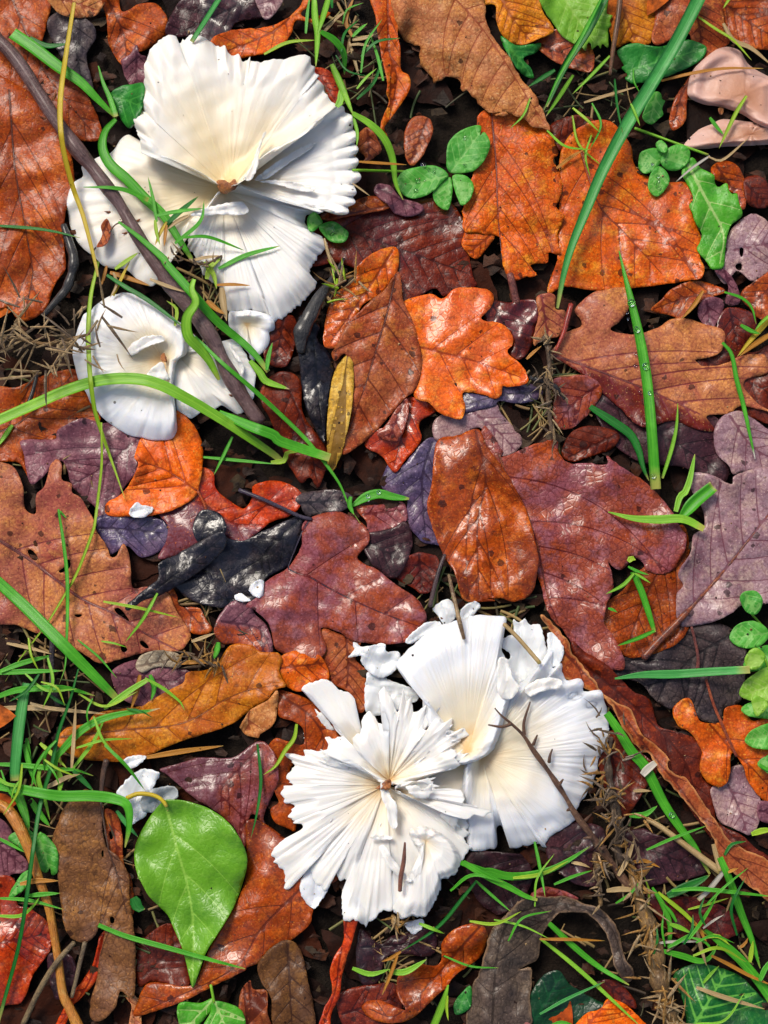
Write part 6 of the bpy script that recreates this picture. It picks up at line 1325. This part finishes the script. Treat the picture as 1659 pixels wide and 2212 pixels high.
grass('thin yellow green stem winding down the left side over the holed leaf', 'd 608,1060 610,1300 590,1500 570,1659 g 560,230 470,470 400,600 290,780 230,860 100,1030 30,1140', 8, 'lime', above=9)
grass('short green blade with beads of water near the centre', 'e 640,1560 720,1508 800,1488 880,1505 980,1518', 26, 'green', taper=(.3, .2), above=8)
grass('small green fold at the left end of the beaded blade', 'h 630,30 622,80 650,140', 14, 'green')
# left lower tuft
lt = thing('grass_tuft', 'dense tuft of green grass along the lower left edge', 'grass tuft', P('g 150,1500')[0])
tuft(lt, [
 ('g -20,1090 150,1080 380,1075', 14, 'green', {}), ('g 0,1080 130,1030 320,980', 14, 'green', {}), ('g 40,910 180,940 310,975', 9, 'straw', {}), ('g -20,1300 250,1300 520,1330', 14, 'straw', {}), ('g 180,1270 300,1300 640,1335', 10, 'straw', {}),
 ('g 160,1480 170,1560 190,1659', 12, 'green', {}), ('j 145,-20 180,120 220,240', 14, 'green', {}), ('j 90,230 150,400 175,500', 24, 'green', {}), ('j 180,310 240,400 300,475', 18, 'green', {}), ('j 250,100 230,190 265,300 300,440', 12, 'light', {}),
 ('j -20,100 150,108 340,130 450,135 560,170', 13, 'green', {}), ('j 350,140 365,200 350,290', 15, 'light', {}), ('j 440,140 500,200 560,260', 14, 'dark', {}), ('j 700,380 760,460 830,540', 12, 'blue', {}),
 ('g 240,1510 320,1580 400,1659', 12, 'lime', {}), ('j 0,905 180,918 380,972', 9, 'green', {}), ('j -20,1010 120,1010 200,950 245,885', 9, 'light', {}), ('j 120,820 220,800 350,800', 13, 'amber', {}), ('j -20,540 60,580 150,630', 9, 'green', {}), ('j 280,240 400,180 480,160', 13, 'straw', {}),
 ('j 170,890 260,880 360,875', 12, 'green', {}), ('g 560,1200 540,1260 520,1310', 12, 'brownst', {}), ('g 840,1100 820,1200 785,1310', 14, 'amber', {}), ('g 900,1100 925,1180 905,1255', 14, 'green', {}), ('g 1310,905 1300,960 1280,1010', 16, 'green', {}), ('g 1080,1030 1200,1020 1320,1030', 12, 'amber', {}), ('g 1150,900 1220,875 1290,850', 10, 'straw', {}), ('j 880,60 1080,25 1340,-10', 14, 'amber', {}), ('j 800,900 830,960 870,970', 30, 'dark', {}), ('g 620,660 840,700 1070,755', 8, 'lime', {}), ('g 360,115 350,110 400,160', 7, 'green', {}) ])
grass('thin green blade standing over the tan holed leaf', 'g 350,105 380,300 402,500 405,700 400,880 390,1050 355,1155', 10, 'green', above=9)
grass('bright green keeled blade slanting across the lower left of the holed leaf', 'g -40,515 150,690 300,840 450,990 600,1140 705,1245', 31, 'green', above=10, taper=(.9, .5), peak=.5)
grass('light green bent blade with a white cut tip over the orange leaf', 'g 625,1305 700,1250 800,1180 885,1130', 16, 'light', tip=None, taper=(.3, .7), above=9)
grass('thin end of the bent blade pointing at the yellow spot', 'g 870,1120 980,1182 1080,1262 1108,1315', 9, 'light', above=10)
grass('curved green blade lying on the left part of the long orange leaf', 'j 330,130 g 335,1600 370,1555 480,1440 600,1370 750,1330 880,1318 960,1300', 20, 'green', above=9, tip='straw')
grass('pale dry tip upright beside the curved green blade', 'g 430,1659 448,1400 455,1255', 10, 'straw', above=9)
grass('thin light blade leaning over the left end of the orange leaf', 'g 440,1659 560,1500 635,1345', 10, 'light', above=9, tip='white')
grass('broad blue green blade with a dry end at the lower left edge', 'g 160,1150 130,1300 110,1450 90,1659 j 90,200', 30, 'blue', above=9, taper=(.7, .8))
grass('green blade running along the left edge above the tuft', 'g -40,1240 100,1192 250,1180 400,1180 570,1225', 17, 'green', above=8)
grass('long dark green thin blade down the lower left corner', 'g 470,1065 420,1250 350,1450 310,1640 j 240,350 200,600 160,900 110,1200 30,1500 -20,1680', 11, 'dark', above=10, taper=(.4, .8))
grass('broad green blade bending down over the brown lobed leaf', 'j -40,225 150,255 350,290 550,290 690,308 765,350 775,470 750,600', 28, 'green', above=12, arch=8, taper=(.8, .1), peak=.55)
grass('dark green straight blade across the tip of the green pointed leaf', 'j 590,1065 750,1130 1000,1200 1250,1270 1470,1328', 13, 'green', above=8, taper=(.8, .2))
grass('thin dark blade over the purple red leaf left of the frilled mushroom', 'j 1545,-20 1565,200 1540,400 1505,545', 9, 'dark', above=8)
grass('short yellow green blade tip left of the frilled mushroom margin', 'h 305,1395 290,1480 k 235,20 180,110 105,165', 12, 'lime', above=9)
# top middle clump
tm = thing('grass_tuft', 'upright grass clump beside the right rim of the largest mushroom', 'grass tuft', P('b 450,200')[0])
tuft(tm, [('b 410,-40 415,100 430,200 420,400', 19, 'light', dict(above=20)), ('b 505,-40 470,80 430,210', 17, 'light', dict(above=18)), ('b 450,190 530,240 588,320 592,450', 20, 'green', dict(above=14, arch=8)), ('b 515,385 570,510 645,690', 20, 'light', dict(above=10)), ('b 640,680 740,740 830,830 880,950 900,1100 945,1200', 21, 'light', dict(above=14, arch=6)),
 ('b 110,325 250,255 420,240', 10, 'lime', dict(above=8)), ('b 645,700 670,800 665,880', 10, 'light', {}), ('b 470,190 540,110 600,70', 12, 'straw', {}), ('b 620,250 650,350 685,480', 10, 'straw', {}), ('b 640,240 720,225 790,200', 11, 'straw', {}), ('b 680,970 800,978 965,988', 8, 'amber', {}), ('b 640,220 600,120 650,-20', 12, 'amber', {}), ('b 640,220 690,170 730,140', 10, 'green', {}), ('b 360,200 370,80 385,-30', 9, 'green', {}), ('b 545,640 570,600 560,540', 20, 'light', {}), ('b 640,1100 690,1135 745,1175', 5, 'straw', {}), ('b 470,1430 500,1540 535,1640', 9, 'straw', {}), ('b 620,270 680,265 760,280', 8, 'straw', {})])
# right
grass('pair of joined dark green blades at the top beside the tan roll', 'c 700,-40 570,200 440,400 330,640', 23, 'dark', above=20, taper=(.9, .3), keel=.5)
grass('lighter green blade lying along the joined pair at the top', 'c 660,-10 520,260 400,470 315,660', 11, 'green', above=22)
grass('pale green blade tip at the foot of the joined pair', 'c 490,450 400,590 325,700', 12, 'light', above=12, tip='straw')
grass('wide blue green grass blade running down from the top right', 'c 1270,-60 1110,250 950,520 800,770 660,1040 560,1280 480,1480 430,1659 f 395,375', 37, 'blue', above=26, arch=16, taper=(1, .2), peak=.25, keel=.3)
grass('thin yellow blade lying on the pinkish mushroom', 'c 1020,485 1200,440 1400,410 1630,410', 9, 'amber', above=8)
grass('thin pale straw in the dark gap beside the wide blade', 'c 555,615 700,570 880,518', 9, 'straw', above=8)
grass('small yellow green shoot standing on the pinkish mushroom', 'c 1530,575 1460,690 1365,890', 12, 'lime', above=9)
grass('tiny green side leaf of the shoot on the pinkish mushroom', 'c 1310,705 1350,760 1395,810', 11, 'green', above=8)
grass('thin green blade in the gap below the toothed leaf at the top', 'c 710,335 600,450 485,565', 10, 'light', above=6)
grass('short green blade in the gap left of the joined pair', 'c 380,420 300,470 220,520', 14, 'dark')
grass('white dry grass stalk across the toothed leaf', 'c 1310,935 1200,1010 1105,1092', 8, 'white', above=8)
grass('bent white dry stalk beside the shiny rust lump', 'c 1300,940 1385,960 1540,830', 7, 'straw', above=8)
grass('pale dry stem crossing brown leaves in the top right corner', 'c 1390,140 1450,240 1560,290 1680,390', 14, 'straw', above=9)
grass('thin green stem crossing the top right corner', 'c 1240,100 1340,170 1450,240 1560,360', 8, 'lime', above=9)
grass('thin light green stem at the top edge right of the wide blade', 'c 1440,-30 1390,50', 9, 'lime', above=9)
grass('short straw lying on the large orange leaf', 'c 390,1010 480,940 560,895', 10, 'amber', above=5)
grass('upright green blade strung with large dew drops', 'f 765,30 800,180 840,340 890,560 930,800 955,1050 970,1250 985,1460', 28, 'green', above=18, arch=10, taper=(.1, 1), peak=.5, keel=.18)
grass('dark green blade under the dewy blade slanting to the left', 'f 590,965 720,1050 830,1130 880,1220 910,1330 945,1410', 24, 'dark', above=8)
grass('narrow pointed green blade right of the dewy blade', 'f 1118,945 1110,1080 1080,1220 1025,1395', 11, 'light', above=10, taper=(.1, .6), peak=.6)
grass('upright bright blade rising from the bent blade at the right', 'i 1105,120 1130,30 f 1160,1480 1190,1400 1220,1250', 17, 'light', above=14, taper=(.7, .1))
grass('broad green rolled blade stub with open end at the right', 'i 1140,150 1220,60 1330,-30', 34, 'green', above=14, taper=(.5, .9), keel=.6)
grass('bent green blade pointing left across the crimson leaf edge', 'i 700,122 850,160 1000,168 1150,165 1275,225', 23, 'light', above=14, taper=(.1, .7), peak=.6)
grass('green blade tip hanging over the lavender lobe at the right', 'f 1385,580 1440,650 1470,800 1510,950 1545,1110 1582,1280', 13, 'green', above=10, tip='white', taper=(.6, .1))
grass('thin curved green blade on the dark red leaves at the right', 'f 1398,278 1500,312 1562,372 1588,470', 8, 'green', above=8)
rt = thing('grass_tuft', 'yellow green stem clump at the right edge beside the oak leaf tip', 'grass tuft', P('f 1550,560')[0])
tuft(rt, [('f 1690,420 1560,560 1475,665', 15, 'yellow', dict(above=10)), ('f 1690,520 1580,590 1490,660', 16, 'amber', dict(above=9)), ('f 1495,475 1560,512 1615,528', 12, 'green', dict(above=10)), ('f 1690,400 1620,460 1580,510', 10, 'light', dict(above=10)), ('f 1270,270 1220,350 1140,440', 13, 'amber', dict(above=6)), ('f 210,680 250,640 300,600', 9, 'amber', {})])
rg = thing('grass_tuft', 'bent green blades in the torn gap of the crimson leaf', 'grass tuft', P('i 900,600')[0])
tuft(rg, [('i 850,480 900,600 940,720 978,845', 18, 'green', dict(above=10, taper=(.9, .5))), ('i 978,835 880,880 755,925', 12, 'green', dict(above=8)), ('i 855,490 790,560 685,615', 11, 'light', dict(above=8)), ('i 820,450 880,480 945,500', 8, 'green', dict(above=6)), ('i 860,490 910,520 955,550', 7, 'light', dict(above=6)), ('i 820,420 840,400 865,410', 16, 'lime', dict(above=5)), ('i 700,700 730,710 755,725', 8, 'green', {})])
grass('straight blue green blade lying over the dark grey leaf', 'i 740,1122 900,1100 1100,1095 1300,1082 1550,1068', 22, 'blue', above=9, taper=(.2, .9), peak=.4)
grass('long green blade with dew left of the curled leaf at the lower right', 'i 690,1330 760,1430 840,1560 920,1650 l 1030,330 1130,480 1220,600 1310,760', 27, 'green', above=12, taper=(.7, .2))
tag(tube('jointed_stalk', 'l 935,430 1020,480 1100,540 1300,690 1385,755', (5, 6, 6.5, 7, 8), grass_mat('straw'), above=9)[0], 'pale jointed grass stalk at the lower right', 'straw')
grass('white broken end of the jointed stalk', 'l 1390,750 1300,860 1240,915', 13, 'white', above=10, taper=(.8, .8))
grass('short upright straw at the joint of the pale stalk', 'l 1330,580 1350,660 1370,740', 12, 'straw', above=10, taper=(.8, .8))
grass('long green blade below the joint at the lower right', 'l 1370,660 1430,800 1500,1000 1560,1150 1612,1325', 20, 'green', above=10, taper=(.8, .1))
grass('short green blade hanging beside the golden gorse stem', 'l 965,840 1030,950 1070,1070 1062,1230', 14, 'green', above=12, taper=(.4, .4))
grass('wide green blade crossing the veined ivy leaf in the corner', 'l 1280,1095 1400,1190 1500,1280 1600,1400 1690,1530', 24, 'green', above=12, taper=(.3, 1))
grass('curled green blade lying below the spiky white straw', 'l 1025,1220 1150,1252 1250,1282 1310,1260 1358,1180', 16, 'green', above=10)
grass('white thin straw across the golden gorse stem', 'l 990,1175 1100,1165 1270,1165', 7, 'white', above=14)
grass('thin white sliver on the dark maroon leaf at the lower right', 'l 1270,1085 1330,1040 1392,1005', 6, 'white', above=8)
grass('tan straw lying over the veined ivy leaf', 'l 1230,1440 1400,1500 1640,1570', 12, 'straw', above=12)
grass('orange straw above the ivy leaf in the corner', 'l 1320,1250 1420,1300 1550,1370 1690,1430', 10, 'amber', above=11)
grass('green slanting blade inside the arch of the grey curled leaf', 'l 345,1055 500,1200 650,1320 825,1425', 15, 'green', above=8, taper=(.8, .2))
grass('long light green blade from the arched leaf to the bottom edge', 'l 290,1145 450,1270 600,1400 750,1540 900,1680', 11, 'light', above=9)
grass('thin yellow straw bridging the arched leaf', 'l 290,1150 480,1152 680,1160', 8, 'amber', above=5)
grass('blue green blade over the dark glossy leaf at the bottom', 'l 290,1600 450,1510 680,1405', 8, 'blue', above=6)
grass('curved green blade under the right mushroom reaching to the spiny stem', 'k 1290,690 1450,750 l -20,740 100,772 250,762 400,712 590,595', 20, 'green', above=8)
grass('green blade slanting from the frilled mushroom to the arched leaf', 'k 1305,690 1450,775 1580,838 l 200,890 275,915', 17, 'green', above=8, taper=(.8, .4))
grass('short thin blade in front of the right mushroom lower edge', 'l 258,565 290,720 322,895', 9, 'green', above=8)
grass('thin green blade right of the curved one below the right mushroom', 'l 375,822 500,770 605,738', 8, 'green', above=8)
grass('thin blade below the lower edge of the right mushroom to the arch', 'k 1380,800 1480,890 1590,985', 8, 'green', above=6)
grass('grey green blade lying at the right of the golden gorse stem', 'l 1055,890 1150,845 1250,800 1310,765', 24, 'dark', above=7)
grass('thin green blade running to the right edge below the pale joint', 'l 1080,860 1200,848 1300,852 1690,895', 11, 'green', above=6)
grass('short green curl above the pale jointed stalk', 'l 828,408 920,402 995,350', 15, 'green', above=6)
grass('thin green blade crossing the purple leaf at the lower right', 'l 930,615 1100,540 1290,470', 8, 'green', above=8)
grass('long olive straw from the purple leaf to the ivy corner', 'l 1000,870 1150,990 1250,1090 1300,1130', 11, 'lime', above=8)
grass('thin olive stem rising from the yellow withered blade below the mushrooms', 'k 1385,800 1300,905 1150,1080 930,1225', 10, 'dark', above=8)
grass('pale green curved blade under the frilled mushroom left part', 'k 640,1325 750,1360 865,1330', 13, 'light', above=9)
grass('pale green curved blade under the frilled mushroom right part', 'k 860,1345 960,1345 1085,1272', 16, 'light', above=9)
grass('withered yellow blade hanging below the olive stem', 'k 930,1225 870,1265 815,1285', 10, 'amber', above=7)
grass('withered yellow strip above the curled orange leaf', 'k 910,1250 862,1380 818,1485', 10, 'amber', above=7)
grass('bright green blade at the bottom edge beside the curled orange leaf', 'k 1215,1425 1180,1540 1120,1690', 19, 'light', above=14, taper=(.2, 1), peak=.6)
grass('thin green stem right of the bright blade at the bottom', 'k 1210,1490 1205,1560 1215,1640', 8, 'lime', above=8)
grass('white tag of dry grass wrapped on the long dewy blade', 'l 905,165 935,130 985,90', 20, 'white', above=6, taper=(.8, .7))
br2 = thing('grass_tuft', 'thin grass stems among the straw in the lower right corner', 'grass tuft', P('l 1400,1000')[0])
tuft(br2, [('l 1070,1060 1130,1080 1200,1115', 12, 'light', {}), ('l 1060,1200 1130,1160 1230,1100', 10, 'green', {}), ('l 1230,1090 1250,1180 1290,1310', 11, 'straw', {}), ('l 1210,1040 1260,1110 1300,1200', 9, 'amber', {}), ('l 1480,1205 1520,1180 1540,1140', 8, 'amber', {}), ('l 1610,1400 1640,1330 1690,1260', 14, 'green', {}), ('l 1550,1290 1560,1220 1570,1160', 12, 'lime', {}), ('l 850,262 900,258 960,262', 9, 'straw', {}), ('l 1610,100 1650,130 1700,120', 9, 'green', {}), ('l 1420,750 1450,735 1480,725', 8, 'amber', {}), ('l 1560,520 1620,500 1700,490', 16, 'lime', {}), ('l 840,690 920,680 1010,720', 10, 'amber', {}), ('l 870,790 910,740 970,710', 14, 'amber', {}), ('l 760,770 820,660 860,540', 12, 'straw', {}), ('l 690,860 780,850 900,860', 14, 'straw', {}), ('l 480,690 540,700 590,720', 9, 'straw', {})])

# ================================================================== dew
t = NT('water'); t.b.inputs['Base Color'].default_value = (1, 1, 1, 1)
t.b.inputs['Transmission Weight'].default_value = 1.0; t.b.inputs['IOR'].default_value = 1.333
t.b.inputs['Roughness'].default_value = 0.02
WATER = t.m
ORD = 'first second third fourth fifth sixth seventh eighth ninth tenth eleventh twelfth thirteenth fourteenth fifteenth sixteenth seventeenth eighteenth'.split()
def drops(rows, lab, group, key):
    for k, (s, r_) in enumerate(sorted(rows, key=lambda q: key(P(q[0])[0]))):
        x, y = P(s)[0]; droplet(x, y, r_, WATER, lab % ORD[k], group)
drops((('f 870,505', 6.5), ('f 895,592', 8), ('f 925,725', 7), ('f 927,795', 4), ('f 922,938', 8), ('f 890,882', 4), ('f 950,884', 4), ('f 975,1105', 7), ('f 978,1298', 7), ('f 970,1382', 5), ('f 838,345', 7.5), ('f 868,655', 3.5), ('f 815,400', 3.5), ('f 915,1070', 4), ('f 905,820', 3), ('f 978,985', 3), ('f 863,720', 3.5), ('f 822,440', 3)),
  'clear dew drop, %s down from the tip of the upright green blade', 'dew drops on the upright blade', lambda p: p[1])
drops((('b 1315,828', 4), ('b 1315,995', 4), ('b 1095,1085', 6), ('b 1028,1085', 5), ('b 1020,1145', 4.5), ('b 1100,1020', 3.5), ('b 1130,1035', 3.5), ('b 1065,990', 5), ('b 1135,1015', 3), ('b 1075,1090', 3.5)),
  'small water bead on the hairy clover, %s from its left end', 'water beads on the clover', lambda p: p[0])
drops((('b 503,1378', 10), ('b 542,1395', 4), ('b 583,1412', 3)), 'round dew drop on the little clover by the mushroom, %s from the rim', 'dew drops on the little clover', lambda p: p[0])
drops((('c 1000,1060', 3.5), ('c 1005,1130', 4.5), ('c 985,1105', 3), ('c 1045,970', 3.5), ('c 965,985', 3), ('c 1000,1085', 3)), 'fine water bead on the three leaflet clover, %s from the top', 'water beads on the three leaflet clover', lambda p: p[1])
drops((('h 733,28', 4), ('h 798,5', 4), ('h 735,50', 3)), 'water bead on the short beaded green blade, %s from the top', 'water beads on the short blade', lambda p: p[1])
drops((('l 1060,352', 4.5), ('l 1082,405', 5.5), ('l 1010,245', 3.5)), 'dew drop on the long lower right blade, %s from its upper end', 'dew drops on the long lower blade', lambda p: p[1])

# ================================================================== fine stuff on top
CAPZONE = [P('a 830,840 490,1000 405,1230 500,1490 d 440,640 480,820 700,1092 900,1163 1500,960 e 140,605 380,285 b 680,1072 600,660 390,388 -60,375 a 1060,225 870,400'), P('h 340,1192 560,1190 950,1100 1080,860 1560,760 i 360,960 690,1240 l 520,350 120,606 k 1250,762 1070,1012 600,1042 160,650 230,35')]
def thin_blades():
    """fine young grass in the tufts along the edges"""
    r = np.random.default_rng(91)
    for lab, cx, cy, sx, sy, n, main in (('fine young grass between the long blades at the lower left edge', 110, 1520, 90, 110, 26, -1.2), ('fine mossy grass in the dark gap right of the largest mushroom', 740, 130, 45, 80, 16, 1.2),
            ('fine young grass among the straw in the lower right', 1480, 1990, 110, 100, 22, 0.9), ('fine grass stems below the two lower mushrooms', 1060, 1960, 120, 60, 10, 0.4), ('small grass sprouts in the gap under the wide blade at the top right', 1290, 220, 90, 60, 9, -0.9)):
        t = thing('grass_tuft', lab, 'grass tuft', (cx, cy))
        for k in range(n):
            x, y = r.normal(cx, sx), r.normal(cy, sy); a = main + r.normal(0, .8); L = r.uniform(50, 130); b = r.uniform(-.5, .5)
            p = [(x, y), (x + L * .5 * math.cos(a), y - L * .5 * math.sin(a)), (x + L * math.cos(a + b), y - L * math.sin(a + b))]
            if any(hget(*q) > 60 for q in p) or any(inside(np.array(p), z_).any() for z_ in CAPZONE): continue
            ribbon('blade', np.array(p), r.uniform(4, 8), grass_mat(('green', 'light', 'lime', 'dark', 'green')[r.integers(0, 5)]), t, seed=2000 + k, above=3, arch=r.uniform(0, 10))
thin_blades()

def dust():
    """soil crumbs and plant bits scattered on top of everything"""
    r = np.random.default_rng(55); co, fc, sh = [], [], []
    for k in range(1500):
        x, y = r.uniform(-40, 1700), r.uniform(-40, 2250)
        if hget(x, y) < -2: continue
        white = any(inside(np.array([[x, y]]), q)[0] for q in CAPZONE)
        if white and r.uniform() > .12: continue
        n = 5; R0 = r.uniform(1.2, 4.2) * (0.6 if white else 1); el = r.uniform(.25, 1); th = r.uniform(0, 6.28)
        a = np.linspace(0, 6.283, n, endpoint=False) + r.uniform(-.3, .3, n)
        lx, ly = R0 * np.cos(a) * r.uniform(.7, 1.2, n), el * R0 * np.sin(a)
        px = np.concatenate([[x], x + lx * math.cos(th) - ly * math.sin(th)]); py = np.concatenate([[y], y + lx * math.sin(th) + ly * math.cos(th)])
        z = float(gsample(HM, x, y)) + np.concatenate([[1.2 + R0 * .5], np.full(n, -1.5)])
        b = len(sh); co.append(world_pts(px, py, z)); sh += [r.uniform() * (.4 if white else 1)] * (n + 1)
        fc += [[b, b + 1 + i, b + 1 + (i + 1) % n][::-1] for i in range(n)]
    t = NT('crumb'); ramp = t.n('ShaderNodeValToRGB'); t.put(ramp.inputs[0], t.attr('shade'))
    e = ramp.color_ramp.elements; e[0].color = lin((30, 20, 16)); e[1].color = lin((196, 164, 116))
    for p_, c_ in ((0.5, (64, 40, 26)), (0.75, (140, 92, 52))):
        q = e.new(p_); q.color = lin(c_)
    t.put(t.b.inputs['Base Color'], ramp.outputs[0]); t.b.inputs['Roughness'].default_value = .7
    tag(mesh_obj('soil_crumbs', np.vstack(co), fc, t.m, None, {'shade': sh}, sm=False), 'tiny soil crumbs and plant bits dusted over the leaves', 'crumbs', None, 'stuff')
dust()
